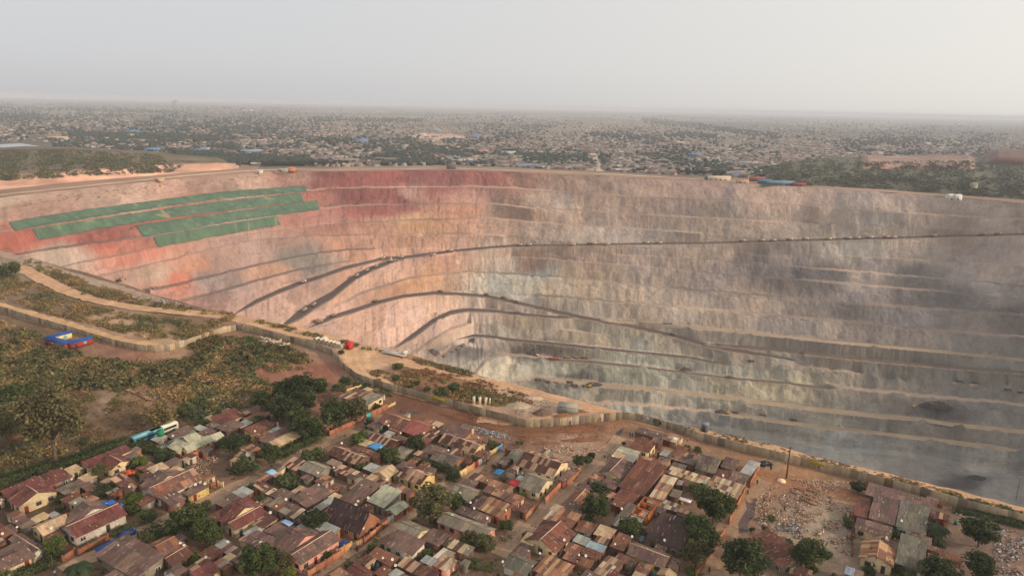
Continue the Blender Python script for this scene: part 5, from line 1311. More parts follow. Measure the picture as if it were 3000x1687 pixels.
bits('rubble', [tp('j',300,480), tp('j',700,500), tp('j',1280,530), tp('j',1150,620), tp('j',800,650), tp('j',500,560)], 900, .5, [(206,172,150),(190,150,126),(170,130,108),(214,190,170)])
bits('rubble', [tp('k',420,620), tp('k',760,620), tp('k',700,700), tp('k',560,790), tp('k',430,720)], 500, .5, BRK)
bits('rubble', [(1500,1195),(1560,1170),(1640,1185),(1620,1210),(1520,1215)], 500, .6, [(190,170,150),(170,150,130),(206,190,172)])
bits('rubbish', [(200,1600),(700,1380),(1100,1240),(1500,1290),(1950,1290),(2050,1687),(1000,1687)], 1500, .4, TRASH+BRK+[(70,110,170),(190,60,60)])
bits('rubbish', [(150,1300),(420,1280),(600,1180),(700,1150),(560,1220),(400,1300),(200,1360)], 250, .5, TRASH)
bits('rubble', [(330,845),(470,875),(600,905),(560,905),(430,880)], 400, .9, [(186,176,168),(160,150,142),(140,120,110)])
bits('rubble', [(1480,1240),(1560,1262),(1800,1240),(1820,1262),(1700,1300),(1560,1300),(1300,1210),(1330,1190)], 900, .5, [(140,92,64),(120,76,54),(160,110,80)])

# ------------------------------------------------------------------ single things
def mound(name, px, py, rx, ry, h, col, label, cat='mound', seed=0):
    p = g(px, py, 0); m = depth_px(p); R1 = rx*m; n = 22; k = 9; V = [(0, 0, h)]; 
    for j in range(1, k+1):
        for i in range(n):
            a = i*2*math.pi/n; rr = j/k*(1+.35*(float(fbm(math.cos(a)*2+seed, math.sin(a)*2, 3))-.5)); z = h*(1-(j/k)**1.6)+(float(fbm(j*.9+seed, i*.7, 4))-.5)*h*.35*(j < k)
            V.append((math.cos(a)*R1*rr, math.sin(a)*R1*ry*rr, z if j < k else -.2))
    T = [(0, 1+i, 1+(i+1) % n) for i in range(n)]; Q = [(1+(j-1)*n+i, 1+j*n+i, 1+j*n+(i+1) % n, 1+(j-1)*n+(i+1) % n) for j in range(1, k) for i in range(n)]
    C = lin(col)*np.array([.8+.4*random.random() for _ in V])[:, None]
    return tag(link(name, mesh(name, V, [np.array(T), np.array(Q)], C, True), M_GROUND, loc=p), label, cat)
mound('spoil_heap', 1520, 1190, 40, .6, 1.7, (168,150,128), 'widest pale rubble heap inside the mine wall near the grey block')
mound('spoil_heap', 1590, 1212, 30, .6, 2.2, (112,92,78), 'small dark brown heap just inside the sunlit wall stretch')
mound('spoil_heap', 1655, 1222, 40, .4, 1.6, (146,104,76), 'low reddish heap in front of the grey block', seed=5)
mound('spoil_heap', 1560, 1168, 34, .5, 1.3, (178,154,134), 'pale rubble heap behind the widest one', seed=9)
for k, (x, y, rx, h_, lab) in enumerate([(1330,1222,60,.8,'ploughed red earth ridge below the wall, leftmost of the ridges'),(1420,1250,60,.9,'ploughed red earth ridge below the wall, second of the ridges'),(1560,1275,60,1.0,'red earth ridge under the wall corner'),(1680,1262,80,1.0,'long red earth ridge close to the sunlit wall'),(1700,1290,70,.9,'red earth ridge nearest the houses below the sunlit wall'),(1600,1300,50,.8,'short red earth ridge nearest the rubble below the wall')]):
    o = mound('earth_ridge', x, y, rx, .14, h_, (122,84,62), lab, 'earth ridge', k*3+3); o.rotation_euler.z = -.45 if k < 2 else .12
# grey concrete block ruin
p = g(1664, 1205, 0); m = depth_px(p); r = empty('concrete_block', p, math.radians(-8)); tag(r, 'large weathered grey concrete block lying inside the mine wall', 'block')
b_ = MB(); b_.box(-30*m, 30*m, -2.4, 2.4, 0, 2.3); b_.build('body', M_PLASTER, r, color=lin((140,136,126)))
b_ = MB(); b_.box(-29*m, 27*m, -2.1, 2.2, 2.301, 2.8); b_.build('cap', M_PLASTER, r, color=lin((156,150,140)))
# upright precast slabs
for k, (x, lab) in enumerate([(1392, 'leftmost of the upright pale slabs standing inside the wall'), (1409, 'middle of the three wide upright pale slabs'), (1416+10, 'rightmost wide upright pale slab'), (1429+8, 'thin upright pale post next to the three slabs')]):
    p = g(x-3, 1183+k*1.0, 0); r = empty('concrete_slab', p, .25+.1*k); tag(r, lab, 'slab', 'upright slabs inside the wall')
    w = .55 if k < 3 else .2
    b_ = MB(); b_.box(-w, w, -.18, .18, -.1, 3.1-.1*k); b_.box(-w-.12, w+.12, -.24, .24, -.1, .15); b_.build('slab_body', M_CONC, r, rot=(0, .04*(k-1), 0), color=lin((206,190,170)))
# concrete culvert pipes and the red cabin
pp = [(928,1000),(941,1002),(955,1005),(966,1009),(977,1011),(988,1014),(1003,1020),(950,999)]
PN = ['leftmost', 'second from left', 'third from left', 'fourth from left', 'fifth from left', 'sixth from left', 'rightmost, nearest the red cabin,', 'half hidden rear']
for k, (x, y) in enumerate(pp):
    p = g(x, y, 0); V = []; n = 16; R_, r2, L_ = 1.05, .85, 1.3
    for (rad, yy) in ((R_, -L_), (R_, L_), (r2, L_), (r2, -L_)):
        for i in range(n): a = i*2*math.pi/n; V.append((math.cos(a)*rad, yy, math.sin(a)*rad+R_))
    Q = [(j*n+i, j*n+(i+1) % n, ((j+1) % 4)*n+(i+1) % n, ((j+1) % 4)*n+i) for j in range(4) for i in range(n)]
    tag(link('concrete_pipe', mesh('concrete_pipe', V, np.array(Q)), M_CONC, loc=p, rot=(0, 0, -.5+random.uniform(-.2, .2)), color=lin((206,194,174))), f'{PN[k]} of the big concrete pipe rings beside the rim road', 'pipe', 'concrete pipes by the red cabin')
def boxthing(name, px, py, L_, Wd, Hh, col, label, cat, rz=0, roofc=None, door=True, z=0):
    p = g(px, py, z); r = empty(name, p, rz); tag(r, label, cat)
    b_ = MB(); b_.box(-L_/2, L_/2, -Wd/2, Wd/2, 0, Hh); b_.build('wall', M_OBJ, r, color=lin(col))
    b_ = MB(); b_.box(-L_/2-.15, L_/2+.15, -Wd/2-.15, Wd/2+.15, Hh+.002, Hh+.18); b_.build('roof', M_OBJ, r, color=lin(roofc or col))
    if door: link('door', ME_DOOR, None, r, (0, -Wd/2-.01, 0), None, (1, 1, min(1, (Hh-.2)/2.1)), color=lin((60,54,50))); w_ = link('window', ME_WIN, None, r, (L_/2+.01, 0, Hh*.6), (0, 0, math.pi/2), (.8, 1, .7), color=lin((180,176,168))); link('pane', ME_PANE, None, w_)
    return r
boxthing('guard_cabin', 1023, 1022, 2.8, 2.4, 3.3, (196,58,48), 'red cabin standing beside the concrete pipes on the rim', 'cabin', -.3)
boxthing('sentry_booth', 2064, 1262, 2.2, 2.0, 2.7, (104,106,112), 'blue grey sentry booth behind the mine wall', 'booth', -.5, (126,132,144))
r = boxthing('brick_hut', 40, 1278, 5.5, 4.0, 2.4, (140,92,66), 'small orange brick hut among the trees at the left edge', 'hut', -.6, (128,84,62))
for k in range(7):
    x, y = 765+k*11, 992+k*3+(8 if k % 2 else 0); p = g(x, y, 0); r = empty('ruined_wall', p, random.uniform(-.7, .2)); tag(r, f'broken pale wall fragment in the scrub outside the mine wall, {ordw(k+1)} from left', 'ruin', 'ruins in the scrub')
    b_ = MB(); b_.box(-1.6, 1.6, -.15, .15, 0, random.uniform(.9, 1.9)); b_.build('wall', M_PLASTER, r, color=lin((206,190,166))); b_ = MB(); b_.box(1.6, 1.9, -.15, 2.2, 0, random.uniform(.5, 1.6)); b_.build('side_wall', M_PLASTER, r, color=lin((190,172,148)))
# blue roofed red and cream bar compound in the scrub
p0 = g(138, 1008, 0); r = empty('courtyard_building', (p0[0], p0[1], 0)); tag(r, 'red walled courtyard building with bright blue roof alone in the scrub', 'building')
def bar_wing(a, b_, wd, names, wallc):
    A, B = g(*a, 0)[:2]-p0[:2], g(*b_, 0)[:2]-p0[:2]; d = B-A; L_ = np.linalg.norm(d); an = math.atan2(d[1], d[0]); c_, s_ = math.cos(an), math.sin(an)
    RZ = np.array([[c_, -s_, 0], [s_, c_, 0], [0, 0, 1]])
    w = MB(); w.box(0, L_, -wd/2, wd/2, 0, 2.6, RZ); w.build('wall', M_PLASTER, r, loc=(A[0], A[1], 0), color=lin(wallc))
    q = MB(); v = np.array([(-.4, -wd/2-.4, 2.62), (L_+.4, -wd/2-.4, 2.62), (L_+.4, wd/2+.4, 2.62), (-.4, wd/2+.4, 2.62), (-.4, 0, 3.4), (L_+.4, 0, 3.4)]) @ RZ.T
    q.add(v, [(0, 1, 5, 4), (2, 3, 4, 5), (1, 2, 5), (3, 0, 4), (0, 3, 2, 1)]); q.build('roof', M_OBJ, r, loc=(A[0], A[1], 0), color=lin((34,80,146)))
    for k in range(int(L_//4)):
        e = RZ @ np.array([2+k*4, -wd/2-.02, 0]); link('door' if k == 0 else 'window', ME_DOOR if k == 0 else ME_WIN, None, r, (A[0]+e[0], A[1]+e[1], 0 if k == 0 else 1.5), (0, 0, an), color=lin((70,50,44)) if k == 0 else lin((120,170,180)))
bar_wing((203,1021), (266,1004), 4.2, '', (156,60,50)); bar_wing((146,1003), (206,988), 3.6, '', (222,200,150)); bar_wing((143,1006), (203,1021), 3.8, '', (156,72,62))
# buses
def bus(px, py, L_, rz, body, roofc, label):
    p = g(px, py, 0); r = empty('bus', p, rz); tag(r, label, 'bus', 'buses parked by the field')
    b_ = MB(); b_.box(-L_/2, L_/2, -1.2, 1.2, .45, 2.75); b_.build('body', M_OBJ, r, color=lin(body))
    b_ = MB(); b_.box(-L_/2+.1, L_/2-.1, -1.12, 1.12, 2.755, 2.95); b_.build('roof', M_OBJ, r, color=lin(roofc))
    for sgn in (-1, 1): b_ = MB(); b_.box(-L_/2+.6, L_/2-.6, sgn*1.205-.01, sgn*1.205+.01, 1.5, 2.35); b_.build('window', M_GLASS, r)
    b_ = MB(); b_.box(-L_/2-.015, -L_/2-.002, -1.05, 1.05, 1.3, 2.5); b_.build('windscreen', M_GLASS, r)
    for x in (-L_*.3, L_*.32):
        for sgn in (-1, 1): b_ = MB(); b_.tube((x, sgn*1.0, .5), (x, sgn*1.25, .5), .5, n=12); b_.build('wheel', M_DARK, r)
a_ = math.atan2(VD[1], VD[0])
bus(*tp('g', 1100, 655), 10, a_, (70,136,156), (136,186,190), 'turquoise bus parked at the edge of the field')
bus(*tp('g', 1320, 565), 9.5, a_, (210,206,190), (220,216,196), 'cream white bus parked behind the turquoise one')
# water tanks
def tank(t, x, y, rad, h, stand, col, label):
    p = gt(t, x, y, 0); r = empty('water_tank', p); tag(r, label, 'water tank', 'plastic water tanks'); n = 14
    b_ = MB(); b_.tube((0, 0, stand), (0, 0, stand+h), rad, n=n); b_.tube((0, 0, stand+h), (0, 0, stand+h+.25), rad*.9, rad*.3, n=n); b_.build('tank_body', M_OBJ, r, color=lin(col))
    b_ = MB(); b_.tube((0, 0, stand+h+.26), (0, 0, stand+h+.36), rad*.32, n=8); b_.build('lid', M_OBJ, r, color=lin(np.array(col)*.7))
    if stand > 0:
        for i in range(4): b_ = MB(); a = i*math.pi/2+.4; b_.tube((math.cos(a)*rad*.8, math.sin(a)*rad*.8, 0), (math.cos(a)*rad*.75, math.sin(a)*rad*.75, stand), .07, n=5); b_.build('leg', M_OBJ, r, color=lin((130,124,116)))
tank('g', 1290, 690, 1.05, 1.9, 2.6, (36,120,84), 'green water tank raised on legs beside the pale roof house')
tank('g', 1475, 870, 1.1, 1.5, 0, (30,110,84), 'green water tank on the ground near the white cars')
tank('j', 2050, 675, 1.1, 1.7, 0, (40,56,60), 'dark water tank in the yard below the mine wall')
tank('d', 1790, 970, .8, 1.3, 0, (120,130,134), 'grey water tank between the dark roof and the bush at lower right')
# cars
def car(t, x, y, rz, col, label, van=False):
    p = gt(t, x, y, 0); r = empty('parked_car', p, rz); tag(r, label, 'car', 'cars parked in the township')
    L_ = 4.2; b_ = MB(); hb = .95
    prof_ = [(-L_/2, .35), (-L_/2, .8), (-L_/2+.15, hb), (L_/2-.9, hb-.02), (L_/2-.1, .78), (L_/2, .35)]
    V = [(x_, s_*.85, z_) for s_ in (-1, 1) for x_, z_ in prof_]; n = 6
    b_.add(V, [(i, (i+1) % n, n+(i+1) % n, n+i) for i in range(n)]); b_.add(V, [(0, 5, 4, 3), (0, 3, 2, 1), (6, 9, 10, 11), (6, 7, 8, 9)]); b_.build('body', M_CARB, r, color=lin(col))
    top = 1.5 if not van else 1.85; xa, xb = (-L_/2+.25, .75) if not van else (-L_/2+.12, 1.1)
    c_ = MB(); v = [(xa, -.8, hb), (xb, -.8, hb), (xb-.5, -.68, top), (xa+.3, -.68, top), (xa, .8, hb), (xb, .8, hb), (xb-.5, .68, top), (xa+.3, .68, top)]
    c_.add(v, [(0, 1, 2, 3), (5, 4, 7, 6), (1, 5, 6, 2), (4, 0, 3, 7)]); c_.build('windows', M_GLASS, r)
    c_ = MB(); c_.box(xa+.25, xb-.45, -.7, .7, top, top+.06); c_.build('roof', M_CARB, r, color=lin(col))
    for x_ in (-L_*.3, L_*.3):
        for s_ in (-1, 1): c_ = MB(); c_.tube((x_, s_*.7, .32), (x_, s_*.88, .32), .32, n=10); c_.build('wheel', M_DARK, r)
    for s_ in (-1, 1): c_ = MB(); c_.box(L_/2-.06, L_/2+.02, s_*.6-.18, s_*.6+.18, .6, .74); c_.build('headlight', M_OBJ, r, color=lin((230,226,210)))
M_CARB = source_mat('car_paint', 'OBJ', .5, 2, .06, 0, rough=.35)
car('g', 1280, 745, a_-1.5, (214,214,220), 'white car parked inside the brick wall by the buses')
car('g', 1375, 805, a_-1.45, (186,192,198), 'silver van parked beside the white car', True)
car('g', 1170, 720, a_-1.5, (40,44,60), 'dark blue car at the head of the white car')
car('c', 510, 1330, a_-2.3, (44,58,66), 'dark teal car parked in a yard at the bottom middle', True)
car('h', 1790, 680, a_+.1, (150,176,200), 'pale blue car at the top of the leftmost lane')
car('a', 1770, 890, a_, (26,58,130), 'bright blue car half behind the big brown roof at bottom left')
car('b', 1640, 1180, a_, (36,38,44), 'black car tucked beside the long brown roof house')
car('k', 1620, 770, .3, (40,42,44), 'black car by the corner of the orange wall below the mine wall')
# tarpaulins laid over roofs
def tarp(t, x, y, w, d, z, col, label, rz=None):
    p = gt(t, x, y, z); V = [((i/5-.5)*w, (j/3-.5)*d, .12*random.random()-.04*abs(i-2.5)) for j in range(4) for i in range(6)]
    Q = [(j*6+i, j*6+i+1, (j+1)*6+i+1, (j+1)*6+i) for j in range(3) for i in range(5)]
    o = link('tarpaulin', mesh('tarpaulin', V, np.array(Q), smooth=True), M_OBJ, loc=p, rot=(0, 0, (a_-math.pi/2) if rz is None else rz), color=lin(col)); md = o.modifiers.new('thickness', 'SOLIDIFY'); md.thickness = .04
    tag(o, label, 'tarpaulin', 'tarpaulins over roofs')
tarp('a', 1400, 460, 2.6, 3.0, 3.75, (54,90,150), 'large blue tarpaulin over the patchy roof at lower left')
tarp('a', 1520, 425, 2.4, 2.2, 3.8, (50,96,168), 'smaller blue tarpaulin up the roof beside the large one')
tarp('a', 1640, 470, 1.6, 2.0, 3.7, (60,104,160), 'blue tarpaulin at the right edge of the patchy roof')
tarp('a', 1480, 1010, 1.6, 6.0, 1.2, (40,84,150), 'long blue tarpaulin beside the big brown roof')
tarp('i', 475, 735, 4.2, 4.0, 2.95, (76,140,186), 'bright sky blue tarpaulin on a dark green lean to roof')
tarp('c', 40, 1000, 2.6, 2.6, .9, (44,84,146), 'deep blue tarpaulin heap in the yard by the steep brown roof')
tarp('b', 1390, 5, 3.0, 2.4, 2.4, (150,190,214), 'pale blue sheet over a stall beside the leftmost lane')
tarp('b', 1610, 705, 3.4, 1.7, 2.95, (150,176,206), 'pale blue sheet over the brown roof left of the round tree')
tarp('b', 600, 1180, 2.6, 3.4, 1.6, (90,150,170), 'teal cloth hanging over a stall at the bottom left')
tarp('d', 40, 150, 3.4, 3.4, 2.6, (176,60,64), 'faded red sheet beside the grey roof house on the third lane')
tarp('i', 2170, 1090, 2.6, 3.2, 2.2, (50,110,160), 'bright blue sheet in the yard right of the second lane')
tarp('k', 460, 660, 2.0, 6.0, 1.6, (214,170,170), 'pale pink cloth hung in the rubble yard')
tarp('k', 450, 1225, 6.0, 1.6, 1.0, (200,196,206), 'white cloth spread in the courtyard of the tan roofs')
# roof tile stacks and bricks
for (t, x, y, L_, lab) in (('g', 990, 1100, 9, 'long stack of orange bricks between the tan roofs'), ('b', 2235, 560, 3.4, 'pile of orange tiles on the steep brown house')):
    p = gt(t, x, y, 0 if t == 'g' else 3.4); r = empty('brick_stack', p, a_-.3); tag(r, lab, 'brick stack')
    for i in range(int(L_/1.1)):
        for j in range(2):
            b_ = MB(); b_.box(i*1.1-L_/2, i*1.1-L_/2+1.04, j*1.1-1.1, j*1.1-.06, 0, random.uniform(1.1, 1.7) if t == 'g' else .4); b_.build('brick', M_PLASTER, r, color=lin((190+random.randint(-14, 14),96,62)))
# unfinished brick house without a roof
A, B, C_ = (1645,690), (1860,770), (1955,620)
cen, ang, lu, lv = frame_of('d', A, B, C_, 0); lv *= 1.7; cen = cen+np.array(VD)*lv*.18; r = empty('unfinished_house', (cen[0], cen[1], 0), ang); tag(r, 'unfinished orange brick house without a roof, open rooms showing', 'house')
def owall(x0, x1, y0, y1, name, op=None):
    b_ = MB()
    if op is None: b_.box(x0, x1, y0, y1, 0, 2.8)
    else:
        L_ = x1-x0; o0, o1 = x0+L_*.4, x0+L_*.4+1.0; b_.box(x0, o0, y0, y1, 0, 2.8); b_.box(o1, x1, y0, y1, 0, 2.8); b_.box(o0, o1, y0, y1, 2.1, 2.8)
        if op == 'w': b_.box(o0, o1, y0, y1, 0, 1.0)
    b_.build(name, M_PLASTER, r, color=lin((186,112,68)))
hx, hy = lu/2, lv/2
owall(-hx, hx, -hy, -hy+.22, 'front_wall', 'w'); owall(-hx, hx, hy-.22, hy, 'rear_wall'); owall(-hx, -hx+.22, -hy+.22, hy-.22, 'side_wall'); owall(hx-.22, hx, -hy+.22, hy-.22, 'side_wall')
owall(-hx+.22, hx-.22, -hy*.3, -hy*.3+.2, 'inner_wall', 'd'); owall(-hx+.22, hx-.22, hy*.35, hy*.35+.2, 'inner_wall', 'd'); owall(-.1, .1, -hy+.22, -hy*.3, 'inner_wall')
# low foundations in the rubbish lot
for k, (x, y, lab) in enumerate([(1770,310,'square low brick foundation in the middle of the rubble lot'), (1600,290,'broken low foundation left of the square one'), (1780,420,'low foundation strip in front of the square one')]):
    p = gt('e', x, y, 0); r = empty('foundation', p, -.55); tag(r, lab, 'foundation', 'foundations in the rubble lot')
    for (x0, x1, y0, y1) in ((-2.6, 2.6, -2.2, -1.95), (-2.6, 2.6, 1.95, 2.2), (-2.6, -2.35, -1.95, 1.95), (2.35, 2.6, -1.95, 1.95)): b_ = MB(); b_.box(x0*.7, x1*.7, y0*.7, y1*.7*(.4 if k == 2 else 1), 0, .4); b_.build('wall', M_PLASTER, r, color=lin((146,112,90)))
p = gt('e', 1365, 140, 0); b_ = MB(); b_.tube((0, 0, 0), (0, 0, .5), 1.4, 1.1, n=12); tag(b_.build('boulder', M_PLASTER, loc=p, color=lin((222,196,160))), 'flat pale boulder beside the foot of the tall pole', 'boulder')
# poles
def pole(px, py, h, r0, label, arm=False):
    p = g(px, py, 0); r = empty('utility_pole', p); tag(r, label, 'pole', 'poles'); b_ = MB(); b_.tube((0, 0, -.2), (0, 0, h), r0, r0*.7, 7); b_.build('shaft', M_WOOD, r)
    if arm: b_ = MB(); b_.box(-.9, .9, -.06, .06, h-.5, h-.36); b_.build('crossarm', M_WOOD, r)
pole(*tp('k', 1905, 950), 10.8, .26, 'tall dark wooden pole in front of the mine wall at right', True)
pole(*tp('f', 2250, 375), 7, .09, 'thin pole on the rim road near the right edge')
pole(*tp('a', 742, 1390), 4.5, .13, 'short brown pole by the hedge at bottom left')
pole(*tp('a', 1000, 260), 4, .1, 'pale post beside the small shed at far left')
pole(*tp('c', 978, 330), 4, .1, 'thin post behind the pale sage roof')
pole(*tp('g', 1765, 440), 5, .1, 'thin pole by the turquoise tank near the field')
pole(1440, 1155, 4.5, .1, 'yellowish post right of the upright pale slabs')
# laundry against the mine wall
def cloths(x0, y0, x1, y1, n, z, cols, label, grp):
    for k in range(n):
        f = (k+.5)/n; a, an = wall_at(x0+(x1-x0)*f, y0+(y1-y0)*f); w = random.uniform(.7, 1.0); h = random.uniform(.8, 1.3)
        V = [(w*(i/3-.5), -.2-.05*math.sin(i*2+j), z-h*j/3) for j in range(4) for i in range(4)]; Q = [(j*4+i, j*4+i+1, j*4+i+5, j*4+i+4) for j in range(3) for i in range(3)]
        o = link('laundry', mesh('laundry', V, np.array(Q)), M_OBJ, loc=(a[0], a[1], 0), rot=(0, 0, an), color=lin(cols[k % len(cols)])); md = o.modifiers.new('thickness', 'SOLIDIFY'); md.thickness = .03
        tag(o, label % ordw(k+1), 'laundry', grp)
cloths(1872, 1222, 1898, 1228, 5, 2.7, [(206,214,220),(40,60,110),(190,200,210),(50,70,120),(200,205,210)], 'white and blue washing hung on the wall, %s piece from left', 'washing on the mine wall')
cloths(1905, 1237, 1942, 1246, 5, 2.4, [(60,110,120),(40,60,70),(50,90,110),(36,40,44),(60,70,80)], 'dark teal washing hung on the wall, %s piece from left', 'washing on the mine wall')

# ------------------------------------------------------------------ people
def person(t, x, y, top, legs, label, rz=None, stride=.25, skin=(70,46,34)):
    p = gt(t, x, y, 0) if t else g(x, y, 0); rz = random.uniform(0, 6.28) if rz is None else rz
    me = bpy.data.meshes.new('person'); s_ = stride
    V = [(0, 0, .95), (0, .01, 1.2), (0, 0, 1.42), (0, 0, 1.5), (0, .01, 1.57), (0, .02, 1.68), (.1, 0, .9), (.11, s_*.5, .5), (.11, s_*.4, .08), (.11, s_*.4+.13, .04), (-.1, 0, .9), (-.11, -s_*.3, .5), (-.11, -s_*.9, .1), (-.11, -s_*.9+.13, .05), (.19, 0, 1.4), (.25, -.05, 1.14), (.27, .08, .92), (.27, .12, .82), (-.19, 0, 1.4), (-.25, .05, 1.14), (-.27, .1, .9), (-.27, .13, .8)]
    E = [(0, 1), (1, 2), (2, 3), (3, 4), (4, 5), (0, 6), (6, 7), (7, 8), (8, 9), (0, 10), (10, 11), (11, 12), (12, 13), (2, 14), (14, 15), (15, 16), (16, 17), (2, 18), (18, 19), (19, 20), (20, 21)]
    Rd = [.15, .14, .15, .06, .085, .09, .09, .065, .05, .04, .09, .065, .05, .04, .07, .05, .04, .035, .07, .05, .04, .035]
    me.from_pydata(V, E, []); o = bpy.data.objects.new('person', me); COL.objects.link(o); o.location = p; o.rotation_euler = (0, 0, rz)
    md = o.modifiers.new('skin', 'SKIN'); 
    for i_, r_ in enumerate(Rd): me.skin_vertices[0].data[i_].radius = (r_, r_*.85)
    me.skin_vertices[0].data[0].use_root = True
    o.modifiers.new('smooth', 'SUBSURF').levels = 1; me.materials.append(M_OBJ); o.color = (*lin(skin), 1)
    tag(o, label, 'person', 'people in the township')
    b_ = MB(); b_.tube((0, 0, .88), (0, 0, 1.22), .2, .19, 10); b_.tube((0, 0, 1.22), (0, 0, 1.47), .2, .14, 10)
    for sx in (-1, 1): b_.tube((sx*.15, 0, 1.42), (sx*.26, 0, 1.12), .09, .075, 8)
    b_.build('shirt', M_OBJ, o, color=lin(top))
    b_ = MB()
    for q, (a, k_, f_) in enumerate(((6, 7, 8), (10, 11, 12))): b_.tube(V[a], V[k_], .115, .095, 8); b_.tube(V[k_], (V[f_][0], V[f_][1], .14), .095, .075, 8)
    b_.build('trousers', M_OBJ, o, color=lin(legs))
    b_ = MB(); b_.tube((0, .0, 1.62), (0, .0, 1.74), .105, .07, 8); b_.build('hair', M_OBJ, o, color=lin((24,18,16)))
    return o
person('g', 528, 318, (226,160,40), (50,40,36), 'person in a yellow shirt walking in the brown field')
person('j', 520, 232, (150,40,40), (60,40,44), 'person in a red top walking below the sunlit wall')
person('j', 803, 210, (110,64,44), (50,44,40), 'person in brown walking close to the sunlit wall')
person('j', 1005, 186, (156,36,40), (70,50,48), 'person in red by the middle of the sunlit wall')
person('j', 1632, 370, (36,70,150), (30,40,80), 'left one of two people in blue overalls at the lane top')
person('j', 1662, 376, (30,76,170), (28,60,140), 'right one of two people in blue overalls at the lane top')
person('k', 538, 436, (196,170,130), (110,84,66), 'person in beige standing in the lane below the mine wall')
person('k', 1690, 835, (30,30,32), (28,28,30), 'person in black by the black car')
person('k', 1500, 1035, (40,46,52), (30,32,36), 'person in dark clothes by the orange wall')
person('k', 1368, 1168, (36,38,40), (26,28,30), 'person in black crouched close to the orange wall corner', stride=.4)
person('k', 1922, 708, (190,196,210), (40,50,80), 'person in a pale shirt left of the tall pole')
person('k', 2018, 730, (90,50,44), (40,36,34), 'person in maroon right of the tall pole')
person('d', 1226, 222, (196,140,110), (150,110,90), 'person in a tan top in the yard beside the round mango tree')
person('c', 222, 1108, (60,50,130), (50,44,110), 'person in purple walking on the second lane')
person('a', 1914, 915, (30,30,34), (24,24,28), 'person in black walking past the blue car')
person('a', 765, 1444, (214,216,220), (90,96,110), 'person in white walking at the bottom left lane')
person('e', 1408, 545, (60,30,34), (40,30,30), 'person in dark red standing in the rubble lot')
person('e', 365, 1400, (60,56,60), (40,38,40), 'person in grey on the rightmost lane at the bottom')
person('c', 962, 205, (60,110,130), (50,70,90), 'person in teal outside the yellow walled house')
person('h', 1085, 560, (196,170,140), (110,40,40), 'person in beige and maroon under the trees at the top left')
person(None, 1357, 1092, (36,36,40), (30,30,34), 'person in dark clothes on the rim road beside the pit')
# ------------------------------------------------------------------ small lean-tos filling the yards, each against a bigger house
def inside_any(p, m):
    for root, cen, lu, lv, h in HOUSES:
        a = root.rotation_euler.z; d = p-cen; x = d[0]*math.cos(a)+d[1]*math.sin(a); y = -d[0]*math.sin(a)+d[1]*math.cos(a)
        if abs(x) < lu/2+m and abs(y) < lv/2+m: return True
    return False
def near_lane(p): u = p[0]*UD[0]+p[1]*UD[1]; return min(abs(u-l) for l in LANE_U) < 4.6
base_h = list(HOUSES); made = 0; PENDING['yard'] = []
rr_ = random.Random(21)
for tries in range(6500):
    if made >= 155: break
    root, cen, lu, lv, h = rr_.choice(base_h); a = root.rotation_euler.z
    w, d = rr_.uniform(2.6, 5.2), rr_.uniform(2.4, 4.4); side = rr_.randrange(4)
    lx, ly = [(lu/2+w/2+.15, rr_.uniform(-lv/2, lv/2)), (-lu/2-w/2-.15, rr_.uniform(-lv/2, lv/2)), (rr_.uniform(-lu/2, lu/2), lv/2+d/2+.15), (rr_.uniform(-lu/2, lu/2), -lv/2-d/2-.15)][side]
    p = cen+np.array([lx*math.cos(a)-ly*math.sin(a), lx*math.sin(a)+ly*math.cos(a)])
    if near_lane(p) or p[1] > 268 or p[0] > 62 and p[1] < 240 and p[0] < 108: continue
    ok = True
    for dx in (-.46, 0, .46):
        for dy in (-.46, 0, .46):
            q = p+np.array([dx*w*math.cos(a)-dy*d*math.sin(a), dx*w*math.sin(a)+dy*d*math.cos(a)])
            if inside_any(q, .12) or near_lane(q): ok = False
    if not ok or any((p[0]-t[1][0])**2+(p[1]-t[1][1])**2 < (t[2]*.33+1)**2 for t in TREES): continue
    pal = rr_.choice(['rusty', 'brown', 'patch', 'metal', 'rusty', 'greybrown', 'streak', 'rustbrown', 'tan', 'brown']); wall = rr_.choice(['brick', 'brick', 'grey', 'cream', 'orange', 'white'])
    r = empty('shed', (p[0], p[1], 0), a); block(r, 0, 0, w, d, 'F', pal, wall, rr_.uniform(1.9, 2.4), True); r['category'] = 'shed'; r['group'] = 'township sheds and lean-tos'
    later('yard', r, f'little {RN[pal]} lean-to, {WN_[wall]} walls', p); HOUSES.append((r, p, w, d, 2.2)); made += 1
resolve('yard', '%(d)s, %(n)s up the %(side)s of %(lane)s lane')
for o, d, loc in PENDING['yard']:
    if lane_pos(loc)[3] >= 17: o['label'] = o['label'].replace(' walls,', ' walls, set back,')
# low yard walls behind the houses
k = 0
for root, cen, lu, lv, h in base_h:
    if rr_.random() > .42 or lu*lv < 40: continue
    a = root.rotation_euler.z; y = lv/2+rr_.uniform(1.5, 3); L_ = lu*rr_.uniform(.7, 1.2); p = cen+np.array([-y*math.sin(a)-L_/2*math.cos(a), y*math.cos(a)-L_/2*math.sin(a)]); mid = p+np.array([math.cos(a), math.sin(a)])*L_/2
    if any(inside_any(p+np.array([math.cos(a), math.sin(a)])*L_*f, .2) or near_lane(p+np.array([math.cos(a), math.sin(a)])*L_*f) for f in (0, .25, .5, .75, 1)): continue
    r = empty('yard_wall', (p[0], p[1], 0), a); r['category'] = 'yard wall'; r['group'] = 'low walls between yards'; later('yw', r, 'low brick yard wall behind a house', mid)
    n = max(1, round(L_/2.4)); hh = rr_.uniform(1.2, 1.8)
    for i in range(n):
        c = lin(np.array(rr_.choice(GC_['brick']))*rr_.uniform(.85, 1.05)); link('wall_panel', ME_GP, None, r, (i*L_/n, 0, 0), None, (L_/n, 1, hh), color=c)
resolve('yw', '%(d)s, %(n)s up the %(side)s of %(lane)s lane')
